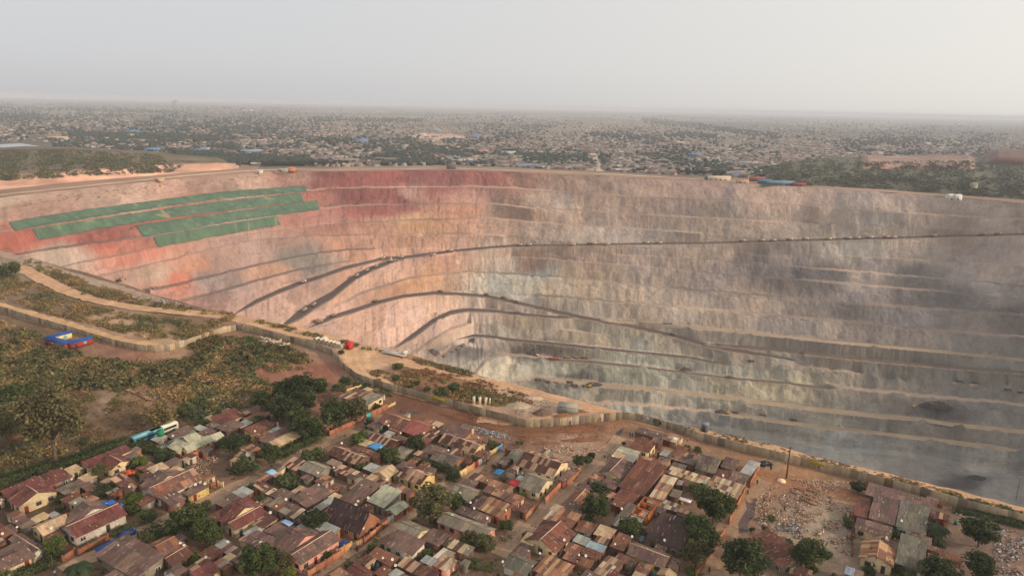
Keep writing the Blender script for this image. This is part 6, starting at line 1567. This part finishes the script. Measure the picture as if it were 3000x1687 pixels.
for o, d, loc in PENDING['yw']:
    if lane_pos(loc)[3] >= 17: o['label'] += ', set back'
# household clutter: barrels, crates and heaps standing in the yards
rr_ = random.Random(5); k = 0; CL = [((40,60,110),'blue plastic barrel','barrel'),((190,60,50),'red plastic basin','basin'),((200,196,188),'white sack','sack'),((90,70,56),'wooden crate','crate'),((60,120,110),'green plastic drum','barrel'),((210,170,60),'yellow jerry can','jerry can')]
PENDING['cl'] = []
for tries in range(900):
    if k >= 90: break
    root, cen, lu, lv, h = rr_.choice(HOUSES); a = root.rotation_euler.z; lx, ly = rr_.uniform(-lu/2, lu/2), -lv/2-rr_.uniform(.6, 2.0)
    if rr_.random() < .5: lx, ly = lu/2+rr_.uniform(.6, 1.8), rr_.uniform(-lv/2, lv/2)
    p = cen+np.array([lx*math.cos(a)-ly*math.sin(a), lx*math.sin(a)+ly*math.cos(a)])
    if inside_any(p, .3) or near_lane(p): continue
    col, nm_, cat = rr_.choice(CL); b_ = MB()
    if cat in ('barrel',): b_.tube((0, 0, 0), (0, 0, .95), .34, n=9); b_.tube((0, 0, .42), (0, 0, .5), .37, n=9)
    elif cat == 'basin': b_.tube((0, 0, 0), (0, 0, .3), .3, .48, n=10)
    elif cat == 'sack': b_.tube((0, 0, 0), (0, .1, .5), .42, .3, n=8); b_.tube((0, .1, .5), (.05, .12, .68), .3, .1, n=8)
    elif cat == 'crate':
        for z in (.08, .3, .52): b_.box(-.5, .5, -.4, .4, z-.07, z+.07)
        for x in (-.45, .45):
            for y in (-.36, .36): b_.box(x-.06, x+.06, y-.06, y+.06, 0, .7)
    else: b_.box(-.22, .22, -.16, .16, 0, .5); b_.tube((0, 0, .5), (0, 0, .6), .06, n=6)
    o = b_.build(cat.replace(' ', '_'), M_OBJ, loc=(p[0], p[1], 0), rot=(0, 0, rr_.uniform(0, 3)), scale=(1.3,)*3, color=lin(np.array(col)*rr_.uniform(.8, 1.1))); o['category'] = cat; o['group'] = 'household things in the yards'; later('cl', o, nm_+' in a yard', p); k += 1
resolve('cl', '%(d)s, %(n)s up the %(side)s of %(lane)s lane')
for o, d, loc in PENDING['cl']:
    if lane_pos(loc)[3] >= 17: o['label'] += ', set back'

# bushes growing in the yards
k = 0; PENDING['yb'] = []
for tries in range(900):
    if k >= 60: break
    root, cen, lu, lv, h = rr_.choice(base_h); a = root.rotation_euler.z; s_ = rr_.uniform(1.0, 2.2); an = rr_.uniform(0, 6.28)
    p = cen+np.array([math.cos(an), math.sin(an)])*(max(lu, lv)/2+s_+rr_.uniform(0, 2.5))
    if inside_any(p, s_*.7) or near_lane(p): continue
    r = empty('bush', (p[0], p[1], 0), an); r['category'] = 'bush'; r['group'] = 'small bushes in the yards'; later('yb', r, 'small leafy yard bush', p); k += 1
    c = rr_.choice([(.085, .105, .035), (.07, .09, .034), (.11, .125, .045)])
    link('crown', CM['small'][k % 3], None, r, (0, 0, s_*.8), None, (s_, s_, s_*.95), color=c)
resolve('yb', '%(d)s, %(n)s up the %(side)s of %(lane)s lane')
for o, d, loc in PENDING['yb']:
    if lane_pos(loc)[3] >= 17: o['label'] += ', set back'
# ------------------------------------------------------------------ machines working in the pit
def truck_parts(bodyc, loadc):
    cab = MB(); cab.box(2.2, 4.0, -1.2, 1.2, .9, 2.9); cab.box(2.5, 4.05, -1.1, 1.1, 2.9, 3.05)
    bed = MB(); v = [(-3.9, -1.3, 1.35), (1.9, -1.3, 1.25), (2.1, -1.45, 3.0), (-4.3, -1.45, 2.7), (-3.9, 1.3, 1.35), (1.9, 1.3, 1.25), (2.1, 1.45, 3.0), (-4.3, 1.45, 2.7)]
    bed.add(v, [(0, 1, 2, 3), (5, 4, 7, 6), (1, 5, 6, 2), (4, 0, 3, 7), (0, 4, 5, 1)])
    load = MB(); load.add([(-4.0, -1.3, 2.7), (1.9, -1.3, 2.9), (1.9, 1.3, 2.9), (-4.0, 1.3, 2.7), (-.9, 0, 3.5)], [(0, 1, 4), (1, 2, 4), (2, 3, 4), (3, 0, 4)])
    ch = MB(); ch.box(-3.8, 3.9, -.5, .5, .7, 1.15)
    gl = MB(); gl.box(4.005, 4.03, -1.0, 1.0, 1.9, 2.7)
    wh = MB(); wh.tube((0, -.22, 0), (0, .22, 0), .6, n=10)
    return [('cab', cab.mesh('cab'), M_OBJ, bodyc, None), ('dump_bed', bed.mesh('dump_bed'), M_OBJ, loadc, None), ('load', load.mesh('load'), M_OBJ, (120,100,90), None), ('chassis', ch.mesh('chassis'), M_DARK, (30,30,30), None), ('windscreen', gl.mesh('windscreen'), M_GLASS, (0,0,0), None)]+[('wheel', wh.mesh('wheel') if i == 0 else None, M_DARK, (20,20,20), (x, y, .6)) for i, (x, y) in enumerate([(x, y) for x in (3.0, -1.6, -3.0) for y in (-1.15, 1.15)])]
TP = truck_parts(0, 0); whm = [q for q in TP if q[0] == 'wheel'][0][1]
for n_, me_, mt_, c_, l_ in TP:
    if me_ is not None: me_.materials.append(mt_)
def heading(px, py, sl, z):
    a, b_ = g(px-8, py-8*sl, z), g(px+8, py+8*sl, z); return math.atan2(b_[1]-a[1], b_[0]-a[0])
def truck(px, py, sl, label, cabc, bedc, grp, flip=False, sc=1.0):
    p = pit(px, py); r = empty('dump_truck', p+Vector((0, 0, .12)), heading(px, py, sl, p.z)+(math.pi if flip else 0)); r.scale = (sc,)*3; tag(r, label, 'truck', grp)
    for n_, me_, mt_, c_, l_ in TP:
        o = bpy.data.objects.new(n_, me_ if me_ is not None else whm); COL.objects.link(o); o.parent = r
        if l_: o.location = l_
        o.color = (*lin(cabc if n_ == 'cab' else bedc if n_ == 'dump_bed' else c_), 1)
def M_(k, x, y): return (750*k+x/2.8987, 687+y/2.8987)
WHT, YEL, RED, ORA = (206,196,182), (190,150,60), (170,70,54), (190,110,70)
A_ = [M_(1,400,412),(M_(1,1075,212)),M_(1,1135,232),M_(1,1230,202),M_(1,1500,182),M_(1,1645,147),M_(2,60,98),M_(2,140,96),M_(2,510,96),M_(2,660,86),M_(2,690,87),M_(2,800,92),M_(2,1135,80),M_(2,1245,80),M_(2,1955,62),M_(2,2115,60),M_(3,40,59),M_(3,180,50),M_(3,315,48),M_(3,510,48),M_(3,675,40),M_(3,755,40),M_(3,860,34),M_(3,1000,31),M_(3,1060,34),M_(3,1400,20),M_(3,1820,9),M_(3,1950,6)]
for k, (x, y) in enumerate(A_): truck(x, y, -.25 if x < 1180 else -.12 if x < 1450 else -.03, f'pale dump truck on the upper haul road, {ordw(k+1)} from left', WHT, (196,160,130), 'trucks on the upper haul road', sc=1.15)
B_ = [M_(1,410,652),M_(1,490,607),M_(1,855,360),M_(1,940,314),M_(1,1020,280),M_(1,1140,218)]
for k, (x, y) in enumerate(B_): truck(x, y, -.7, f'pale dump truck climbing the broad dark ramp, {ordw(k+1)} from bottom', WHT, (206,180,150), 'trucks on the broad ramp', sc=1.2)
C_ = [M_(1,515,742),M_(1,540,752),M_(1,655,697),M_(1,1020,572),M_(1,1570,492),M_(1,1960,518),M_(1,2105,545),M_(2,40,580),M_(2,1370,855)]
for k, (x, y) in enumerate(C_): truck(x, y, -.3 if x < 1250 else .2, f'dump truck on the middle haul road, {ordw(k+1)} from left', (180,150,100), (170,140,110), 'trucks on the middle haul road', sc=1.1)
D_ = [M_(1,1665,1002),M_(1,1710,978),M_(1,1755,948),M_(1,1600,1038),M_(2,35,668)]
for k, (x, y) in enumerate(D_): truck(x, y, -.5, f'dump truck among the dark digging faces at the pit corner, {ordw(k+1)} in line', (170,120,70), (150,120,90), 'trucks at the dark digging faces')
E_ = [(M_(2,335,1064),RED),(M_(2,375,1062),ORA),(M_(2,460,1050),YEL),(M_(2,540,1050),YEL),(M_(2,615,1055),RED),(M_(2,1255,885),(70,80,70)),(M_(2,1378,895),RED),(M_(2,2030,1082),(100,110,90)),(M_(2,1310,769),(80,110,80)),(M_(2,1335,770),(60,80,70))]
EL = ['red dump truck waiting left of the grey digging bench', 'orange dump truck touching the red one on the digging bench', 'yellow dump truck in the middle of the bench queue', 'second yellow dump truck of the bench queue', 'red dump truck at the right end of the bench queue', 'dark dump truck near the fork of the haul road', 'small red truck below the haul road fork', 'greenish truck alone on the lower right bench', 'left one of two dark green trucks on the tan bench road', 'right one of two dark green trucks on the tan bench road']
for k, ((x, y), c) in enumerate(E_): truck(x, y, .05, EL[k], c, c, 'trucks on the lower benches')
F_ = [M_(2,220,1242),M_(2,295,1257),M_(2,375,1271),M_(2,490,1262),M_(2,530,1288),M_(2,620,1296)]
for k, (x, y) in enumerate(F_): truck(x, y, .18, f'brown dump truck just beyond the near rim, {ordw(k+1)} from left', (110,84,66), (120,90,66), 'trucks just beyond the near rim')
G_ = [tp('k',1200,48),tp('k',1580,88),tp('k',1790,110),tp('k',2005,150),M_(3,1630,1255),M_(3,1770,1267),M_(3,1930,1278),M_(3,2035,1325),M_(3,2150,1350),(2733,1188),(2772,1191)]
GL = ['brown truck behind the yellow excavator deep in the pit', 'brown truck beyond the wall left of the tall pole', 'dark truck deep in the pit, next to a white one', 'reddish truck deep in the pit above the tall pole', 'first truck from left at the dark ledge near the right edge', 'second truck from left at the dark ledge near the right edge', 'third truck from left at the dark ledge near the right edge', 'dark truck below the dark ledge near the right edge', 'truck cut by the right edge deep in the pit', 'left truck at the black heap near the right bottom bench', 'right truck at the black heap near the right bottom bench']
for k, (x, y) in enumerate(G_): truck(x, y, .15, GL[k], (150,116,90), (130,96,74), 'trucks deep in the pit')
p = pit(*M_(3,1115,1084))
def excavator(px, py, rz, col, label, ground=False):
    p = pit(px, py) if not ground else Vector(g(px, py, 0)); r = empty('excavator', p, rz); tag(r, label, 'excavator', 'excavators')
    for s_ in (-1, 1): b_ = MB(); b_.box(-2.2, 2.2, s_*1.4-.35, s_*1.4+.35, 0, .95); b_.build('track', M_DARK, r)
    b_ = MB(); b_.box(-2.6, 1.4, -1.5, 1.5, 1.05, 2.4); b_.build('body', M_OBJ, r, color=lin(col))
    b_ = MB(); b_.box(.2, 1.8, .3, 1.5, 2.41, 3.4); b_.build('cab', M_OBJ, r, color=lin(np.array(col)*.9)); b_ = MB(); b_.box(1.805, 1.83, .4, 1.4, 2.5, 3.3); b_.build('windscreen', M_GLASS, r)
    b_ = MB(); b_.tube((1.2, -.3, 2.2), (4.5, -.3, 5.6), .35, .28, 6); b_.build('boom', M_OBJ, r, color=lin(col)); b_ = MB(); b_.tube((4.5, -.3, 5.6), (6.6, -.3, 2.4), .26, .2, 6); b_.build('stick', M_OBJ, r, color=lin(col))
    b_ = MB(); b_.add([(6.2, -1, 2.4), (7.2, -1, 2.2), (6.9, -1, 1.1), (6.0, -1, 1.4), (6.2, .4, 2.4), (7.2, .4, 2.2), (6.9, .4, 1.1), (6.0, .4, 1.4)], [(0, 1, 2, 3), (7, 6, 5, 4), (0, 4, 5, 1), (2, 6, 7, 3), (3, 7, 4, 0)]); b_.build('bucket', M_DARK, r)
excavator(*M_(2,215,1030), 2.2, (206,196,190), 'white excavator digging at the dark heap on the grey bench')
excavator(*tp('k',1085,50), 2.8, (196,150,40), 'yellow excavator deep in the pit behind the wall')
excavator(*M_(2,660,1292), .4, (196,150,40), 'yellow excavator at the right end of the trucks beyond the near rim')
excavator(*M_(0,1262,492), 1.4, (110,70,50), 'brown excavator on the red pit corner at left')
excavator(*M_(0,1010,398), .3, (110,70,50), 'left one of the dark diggers on the salmon slope')
excavator(*M_(2,1460,1150), 1, (84,70,56), 'dark excavator on a lower middle bench')
excavator(2677, 1192, 1.0, (200,180,120), 'pale excavator at the black heap near the right bottom bench')
# dark heaps of ore
def heap(px, py, w, h, col, label, seed=1):
    p = pit(px, py); m = depth_px(p); mound_at(p, w*m*1.1, h*.55, col, label, seed)
def mound_at(p, R1, h, col, label, seed):
    n, k = 18, 6; V = [(0, 0, h)]
    for j in range(1, k+1):
        for i in range(n): a = i*2*math.pi/n; rr = j/k*(1+1.1*(float(fbm(math.cos(a)*2+seed, math.sin(a)*2, 3))-.5)); V.append((math.cos(a)*R1*rr, math.sin(a)*R1*.55*rr, h*(1-(j/k)**1.3)*(.8+.5*random.random()) if j < k else -1.5))
    T = [(0, 1+i, 1+(i+1) % n) for i in range(n)]; Q = [(1+(j-1)*n+i, 1+j*n+i, 1+j*n+(i+1) % n, 1+(j-1)*n+(i+1) % n) for j in range(1, k) for i in range(n)]
    tag(link('ore_heap', mesh('ore_heap', V, [np.array(T), np.array(Q)], np.tile(lin(col), (len(V), 1)), True), M_PIT, loc=p), label, 'heap', 'dark ore heaps in the pit')
heap(*M_(2,190,1000), 22, 9, (74,66,66), 'dark heap by the white excavator on the grey bench', 2)
heap(*M_(2,700,1278), 26, 7, (66,64,62), 'black heap beyond the near rim beside the queue of trucks', 4)
heap(*tp('k',1000,40), 22, 6, (72,70,66), 'dark heap behind the yellow excavator deep in the pit', 5)
heap(2745, 1184, 42, 6, (60,58,56), 'black heap with trucks near the right bottom bench', 6)
heap(2862, 1399, 26, 4, (58,58,62), 'flat black heap on the pit floor at lower right', 7)
heap(*M_(1,1500,1000), 18, 8, (92,74,70), 'dark reddish heap at the left of the digging corner', 8)
heap(*M_(2,1480,1150), 18, 5, (84,72,64), 'dark rock pile on a lower middle bench', 9)
heap(*M_(2,1850,1215), 16, 4, (80,72,64), 'dark rock pile further right on a lower bench', 10)
heap(*M_(1,1850,905), 24, 7, (84,74,72), 'dark heap at the top of the digging corner', 11)
# rim road traffic and sheds along the far rim
def farbox(px, py, L_, W_, h, col, roofc, label, name='shed', cat='shed', grp='sheds along the far rim', rz=0):
    p = g(px, py, 0); r = empty(name, p, rz); tag(r, label, cat, grp)
    b_ = MB(); b_.box(-L_/2, L_/2, -W_/2, W_/2, 0, h); b_.build('wall', M_OBJ, r, color=lin(col))
    b_ = MB(); b_.add([(-L_/2-.4, -W_/2-.4, h), (L_/2+.4, -W_/2-.4, h), (L_/2+.4, W_/2+.4, h), (-L_/2-.4, W_/2+.4, h), (-L_/2-.4, 0, h+W_*.2), (L_/2+.4, 0, h+W_*.2)], [(0, 1, 5, 4), (2, 3, 4, 5), (1, 2, 5), (3, 0, 4)]); b_.build('roof', M_OBJ, r, color=lin(roofc))
    for k in range(max(1, int(L_//8))): b_ = MB(); x = -L_/2+4+k*8; b_.box(x-1, x+1, -W_/2-.05, -W_/2-.005, 0.2, min(2.6, h-.3)); b_.build('door', M_DARK, r)
farbox(2218, 531, 24, 10, 5, (140,74,66), (150,84,74), 'long red shed on the far rim')
farbox(2240, 538, 20, 9, 5, (60,110,130), (70,130,160), 'teal roofed shed right of the red one on the far rim')
farbox(2285, 542, 40, 14, 4, (90,116,130), (104,132,146), 'wide blue roofed open shed on the far rim', rz=-.1)
farbox(2105, 528, 36, 10, 5, (206,190,170), (200,180,160), 'long pale shed on the far rim left of the red one')
farbox(2078, 527, 14, 8, 5, (50,110,110), (60,130,120), 'small teal shed at the left end of the far rim row')
farbox(2175, 537, 18, 8, 4, (196,160,140), (190,130,110), 'pinkish shed on the far rim')
farbox(2340, 545, 20, 8, 3.5, (130,60,56), (130,70,64), 'dark red low shed on the far rim right of the blue one')
farbox(2783, 585, 9, 9, 6, (214,206,196), (210,204,196), 'left white tank building by the right hill')
farbox(2802, 586, 9, 9, 6, (220,212,202), (214,206,198), 'right white tank building by the right hill')
farbox(2848, 567, 8, 8, 14, (150,140,124), (140,130,116), 'tall grey tower building by the right hill', 'tower', 'tower', 'buildings by the right hill')
farbox(1322, 495, 16, 8, 7, (96,90,86), (104,98,94), 'dark grey crusher shed on the far rim in the middle', 'shed', 'shed')
farbox(830, 504, 14, 7, 4, (150,156,140), (160,166,150), 'sage green shed beside the far rim road at left')
farbox(852, 502, 14, 8, 5, (196,130,90), (190,120,84), 'orange shed beside the far rim road at left')
farbox(760, 507, 10, 5, 4, (214,206,190), (206,196,180), 'white site hut beside the far rim road at left')
farbox(467, 531, 12, 5, 4, (206,170,130), (196,160,120), 'tan site hut beside the far rim road at left')
farbox(1224, 693, 1, 1, .5, (200,180,160), (200,180,160), 'x') if False else None
p = pit(1222, 693); b_ = MB(); b_.box(-8, 8, -1.5, 1.5, 0, 3.5); b_.box(-8.1, 8.1, -1.6, 1.6, 3.51, 3.7); tag(b_.build('white_trailer', M_OBJ, loc=p, color=lin((214,206,196))), 'long white trailer parked on an upper bench', 'trailer')
p = g(1155, 1040, 0); b_ = MB(); b_.box(-6, 6, -1.2, 1.2, .5, 1.3); b_.box(4.4, 6.4, -1.2, 1.2, 1.31, 2.8); tag(b_.build('flatbed_trailer', M_OBJ, loc=p, rot=(0, 0, -.42), color=lin((200,194,184))), 'grey white flatbed trailer parked on the rim road', 'trailer')
# ------------------------------------------------------------------ the far town
def town_tree_lump(seed):
    r_ = np.random.default_rng(seed); b_ = bmesh.new(); bmesh.ops.create_icosphere(b_, subdivisions=1, radius=1)
    V = np.array([v.co for v in b_.verts]); Fc = np.array([[v.index for v in f.verts] for f in b_.faces]); b_.free()
    return V*r_.uniform(.7, 1.25, (len(V), 1)), Fc
LUMP = [town_tree_lump(k) for k in range(5)]
def hor(x): return 285+x*(353-285)/3000.0
def rimy(x): return np.interp(x, BN['rim'][:, 0], BN['rim'][:, 1])
def townpts(n, pw, fmin, fmax, keepf):
    out = []; tot = 0
    while tot < n:
        x = rng.uniform(-250, 3250, n); f = fmin+(fmax-fmin)*rng.uniform(0, 1, n)**pw; y = hor(x)+(rimy(x)-hor(x))*f
        lim = np.interp(x, [-300,0,200,420,560,700,900,2150,2250,2330,2450,2700,3000,3300], [436,436,436,446,470,486,492,520,522,508,478,462,458,470])
        lim = np.minimum(lim, rimy(x)-14)
        k = (y < lim) & ~((x < 160) & (y > 416) & (y < 446)) & ~((x > 1212) & (x < 1365) & (y > 391) & (y < 409) & (rng.uniform(0, 1, n) < .88)) & ~((np.abs(x-np.interp(y, [440,506], [1736,1760])) < 8) & (y > 436)) & (rng.uniform(0, 1, n) < keepf(x, y))
        out.append(np.stack([x[k], y[k]], -1)); tot += k.sum()
    return np.concatenate(out)[:n]
def treeden(x, y): return np.clip(.26+.75*np.clip((1600-x)/1500, 0, 1)+.9*(fbm(x*.006, y*.03, 41)-.5)*2, .06, 1)*np.where(y < hor(x)+45, .7, 1)
BELT = [([(1880,352),(2000,366),(2130,381),(2290,402)], 9), ([(900,352),(1040,352),(1240,354)], 6), ([(0,318),(300,322),(520,330)], 5), ([(500,455),(700,470),(900,480)], 14), ([(2000,395),(2100,402)], 6), ([(200,395),(420,402),(640,410)], 10)]
def belt(x, y):
    v = np.zeros(np.shape(x), bool)
    for P_, w_ in BELT: P_ = np.array(P_, float); v |= (x > P_[0, 0]) & (x < P_[-1, 0]) & (np.abs(y-np.interp(x, P_[:, 0], P_[:, 1])) < w_*(.4+fbm(x*.03, y*0, 2)))
    return v
hp = townpts(15000, 1.0, .06, 1, lambda x, y: np.where(belt(x, y), .05, np.clip(1.15-.75*treeden(x, y), .15, 1)*np.clip(2.4*(fbm(x*.012, y*.05, 71)-.22), .1, 1)))
tpn = townpts(15000, 1.0, .05, 1, lambda x, y: np.where(belt(x, y), 1, treeden(x, y)*np.clip(3.2*(fbm(x*.012, y*.06, 44)-.36), .04, 1)))
HP = g(hp[:, 0], hp[:, 1], 0); dist_h = np.hypot(HP[:, 0], HP[:, 1]); o_ = np.argsort(dist_h); HP = HP[o_]; hp = hp[o_]
RC_ = np.array([(126,110,102),(146,140,134),(110,92,86),(172,166,160),(100,92,90),(150,132,120),(206,200,190),(150,150,152),(84,128,176),(140,84,72)]); RW_ = np.array([.2,.16,.14,.1,.14,.12,.05,.06,.015,.015]); RW_ /= RW_.sum()
ang_ = (np.floor(fbm(HP[:, 0]*.0012, HP[:, 1]*.0006, 55)*6)*.55)+rng.normal(size=len(HP))*.06+rng.integers(0, 2, len(HP))*math.pi/2
LL = rng.uniform(8, 15, len(HP))*(1+.25*np.clip((dist_h[o_]-2500)/3000, 0, 3)); WW = LL*rng.uniform(.55, .85, len(HP)); HH = rng.uniform(2.6, 4.2, len(HP)); big = rng.uniform(0, 1, len(HP)) < .02; LL[big] *= 2.4; HH[big] += 2
ri = rng.choice(len(RC_), len(HP), p=RW_)
unit = np.array([(-.5,-.5,0),(.5,-.5,0),(.5,.5,0),(-.5,.5,0),(-.5,-.5,1),(.5,-.5,1),(.5,.5,1),(-.5,.5,1),(-.5,0,1.38),(.5,0,1.38)])
UQ = np.array([(0,1,5,4),(1,2,6,5),(2,3,7,6),(3,0,4,7)]); UT = np.array([(5,6,9),(7,4,8)]); RQ = np.array([(4,5,9,8),(6,7,8,9)])
def place(i):
    v = unit*np.array([LL[i], WW[i], HH[i]]); c, s = math.cos(ang_[i]), math.sin(ang_[i]); return np.stack([v[:, 0]*c-v[:, 1]*s, v[:, 0]*s+v[:, 1]*c, v[:, 2]], -1)
NI = 116
CN = ['tan brown', 'pale grey brown', 'dark brown', 'light grey', 'dull brown', 'sandy brown', 'white', 'grey', 'blue', 'brick red']
def zone(p):
    q = np.array(RM.transposed()) @ (np.array(p)-np.array([0, 0, H])); x = CX+F*q[0]/-q[2]
    return 'left of the green nets' if x < 100 else 'behind the green nets' if x < 900 else 'behind the dark red pit wall' if x < 1350 else 'left of the far road' if x < 1735 else 'right of the far road' if x < 2060 else 'behind the rim sheds' if x < 2420 else 'beyond the right hill'
b_ = MB(); b_.add(unit, [tuple(q) for q in UQ]+[tuple(q) for q in UT]); ME_TW = b_.mesh('wall'); ME_TW.materials.append(M_OBJ); b_ = MB(); b_.add(unit*np.array([1.06, 1.06, 1])+np.array([0, 0, .003]), [tuple(q) for q in RQ]); ME_TR = b_.mesh('roof'); ME_TR.materials.append(M_OBJ)
for i in range(NI):
    r = empty('town_house', HP[i], ang_[i]); nm_ = CN[ri[i]]
    tag(r, f'{nm_} roofed house of the far town, {zone(HP[i])}', 'house', f'{nm_} roofed houses of the far town {zone(HP[i])}')
    link('wall', ME_TW, None, r, scale=(LL[i], WW[i], HH[i]), color=lin(np.array((170,150,134))*rng.uniform(.7, 1.05))); link('roof', ME_TR, None, r, scale=(LL[i], WW[i], HH[i]), color=lin(RC_[ri[i]]*rng.uniform(.85, 1.1)))
V, Q, T, C = [], [], [], []
for i in range(NI, len(HP)):
    n0 = len(V)*20; v = place(i)+HP[i]; rv = v[[4, 5, 6, 7, 8, 9]]+np.array([0, 0, .01])
    V.append(np.concatenate([v, rv, rv[:4]])); Q += [tuple(q+n0) for q in UQ]; T += [tuple(q+n0) for q in UT]; Q += [(n0+10, n0+11, n0+15, n0+14), (n0+12, n0+13, n0+14, n0+15)]
    wc = lin(np.array((172,156,142))*rng.uniform(.6, 1.1)); rc = lin(RC_[ri[i]]*rng.uniform(.8, 1.1)); C.append(np.concatenate([np.tile(wc, (10, 1)), np.tile(rc, (10, 1))]))
tag(link('far_town_houses', mesh('far_town_houses', np.concatenate(V), [np.array(Q), np.array(T)], np.concatenate(C)*.9), M_STUFF), kind='stuff')
TPt = g(tpn[:, 0], tpn[:, 1], 0); dt = np.hypot(TPt[:, 0], TPt[:, 1]); o_ = np.argsort(dt); TPt = TPt[o_]; dt = dt[o_]
NT = 140
for i in range(NT):
    s_ = rng.uniform(3.2, 6.0); r = empty('town_tree', TPt[i], rng.uniform(0, 6.28)); tag(r, f'dark green tree of the far town, {zone(TPt[i])}', 'tree', f'trees of the far town {zone(TPt[i])}')
    link('crown', CM['bush' if i % 2 else 'small'][i % 3], None, r, (0, 0, s_*1.0), None, (s_, s_, s_*.9), color=(.045, .056, .026))
V, T, C = [], [], []; n0 = 0
for i in range(NT, len(TPt)):
    k = 2 if dt[i] < 3200 else 1
    for q in range(k):
        v, f = LUMP[(i+q) % 5]; s_ = rng.uniform(2.2, 5.0)*(1+.3*min(3, max(0, (dt[i]-2500)/2500))); off = np.array([rng.uniform(-3, 3)*(k > 1), rng.uniform(-3, 3)*(k > 1), s_*.8])
        V.append(v*np.array([s_*1.1, s_*1.1, s_])+TPt[i]+off); T.append(f+n0); n0 += len(v); C.append(np.tile(lin(np.array((60,72,64))*rng.uniform(.7, 1.15)), (len(v), 1)))
tag(link('far_town_trees', mesh('far_town_trees', np.concatenate(V), np.concatenate(T), np.concatenate(C)*.75), M_VEG), kind='stuff')
V = [g(x, y, 1.0) for x, y in [(1204,399),(1222,394),(1246,395),(1262,391),(1296,394),(1320,392),(1350,398),(1376,399),(1362,404),(1344,410),(1318,407),(1296,411),(1262,408),(1236,410),(1218,404)]]
me = bpy.data.meshes.new('bare_ground'); me.from_pydata([tuple(v) for v in V], [], [list(range(len(V)))[::-1]]); me.update(); a = me.color_attributes.new('Col', 'FLOAT_COLOR', 'POINT')
for i in range(len(V)): a.data[i].color = (*lin((184,154,134)), 1)
tag(link('bare_ground', me, M_FAR), kind='structure')
# landmark roofs of the far town
for (x, y, L_, W_, c, lab) in [(390,392,50,24,(60,120,180),'large blue roofed hall at the left of the far town'),(450,447,34,20,(70,130,190),'blue roofed hall close to the left hill'),(728,325,120,26,(226,216,200),'long white warehouse far off at upper left'),(1240,398,26,18,(226,214,196),'white hall beside the sandy lot'),(1392,405,34,24,(70,120,180),'blue roofed hall right of the sandy lot'),(1280,385,40,16,(130,170,190),'pale blue roofed hall behind the sandy lot'),(1110,328,110,26,(220,206,190),'long white warehouse in the far distance'),(1515,347,90,30,(220,206,190),'cream factory building in the far distance'),(1490,455,40,16,(190,206,196),'pale green roofed hall near the middle of the far town'),(1415,450,30,14,(206,130,106),'salmon roofed hall in the middle of the far town'),(590,448,30,18,(70,120,160),'dark blue roofed hall near the left of the far rim'),(740,451,56,16,(130,170,190),'pale teal long roof above the far rim at left'),(1060,417,40,18,(80,130,180),'blue roofed hall left of the sandy lot'),(2355,492,34,14,(90,160,180),'turquoise roofed hall near the right of the far town'),(2037,460,30,16,(80,130,190),'blue roofed house group right of the far road'),(170,410,60,16,(220,180,140),'cream long hall beside the lake')]:
    farbox(x, y, L_*.8, W_, 6, np.array(c)*.6+60, np.array(c)*.65+42, lab, 'hall', 'hall', 'big halls of the far town', rz=-.1+.2*random.random())
# lattice masts and two far towers
for (x, y, h, lab) in [(618,358,40,'thin lattice mast on the left of the far town'),(773,411,52,'taller lattice mast right of the first'),(1673,415,44,'thin lattice mast near the middle of the far town')]:
    p = g(x, y, 0); r = empty('radio_mast', p); tag(r, lab, 'mast', 'radio masts of the far town')
    for k in range(3): b_ = MB(); a = k*2*math.pi/3; b_.tube((math.cos(a)*2.2, math.sin(a)*2.2, 0), (math.cos(a)*.4, math.sin(a)*.4, h), .3, .2, 4); b_.build('leg', M_OBJ, r, color=lin((170,120,110)))
    b_ = MB()
    for z in range(4, int(h), 5):
        f = 2.2-1.8*z/h
        for k in range(3): a, c = k*2*math.pi/3, (k+1)*2*math.pi/3; b_.tube((math.cos(a)*f, math.sin(a)*f, z), (math.cos(c)*f*.9, math.sin(c)*f*.9, z+3), .14, n=4)
    b_.build('bracing', M_OBJ, r, color=lin((170,120,110)))
for k, x in enumerate((509, 516)):
    p = g(x, 297, 0); p = p*(9000/np.hypot(p[0], p[1])); b_ = MB(); b_.box(-14, 14, -14, 14, 0, 75+8*k); b_.box(-10, 10, -10, 10, 75+8*k, 82+8*k)
    tag(b_.build('tower_block', M_OBJ, loc=p, color=lin((150,140,134))), ('left' if k == 0 else 'right')+' of the two hazy towers on the horizon at upper left', 'tower', 'towers on the horizon')
# ------------------------------------------------------------------ dusty air over the whole scene
m = bpy.data.materials.new('dusty_air'); m.use_nodes = True; nt = m.node_tree; nt.nodes.clear()
pv = nt.nodes.new('ShaderNodeVolumePrincipled'); out = nt.nodes.new('ShaderNodeOutputMaterial'); nt.links.new(pv.outputs[0], out.inputs['Volume'])
pv.inputs['Color'].default_value = (0.76, 0.80, 0.88, 1); pv.inputs['Density'].default_value = 0.000105; pv.inputs['Anisotropy'].default_value = 0.0
hb = MB(); hb.box(-32000, 32000, -3500, 30000, -275, 122)
tag(hb.build('haze', m), kind='stuff')
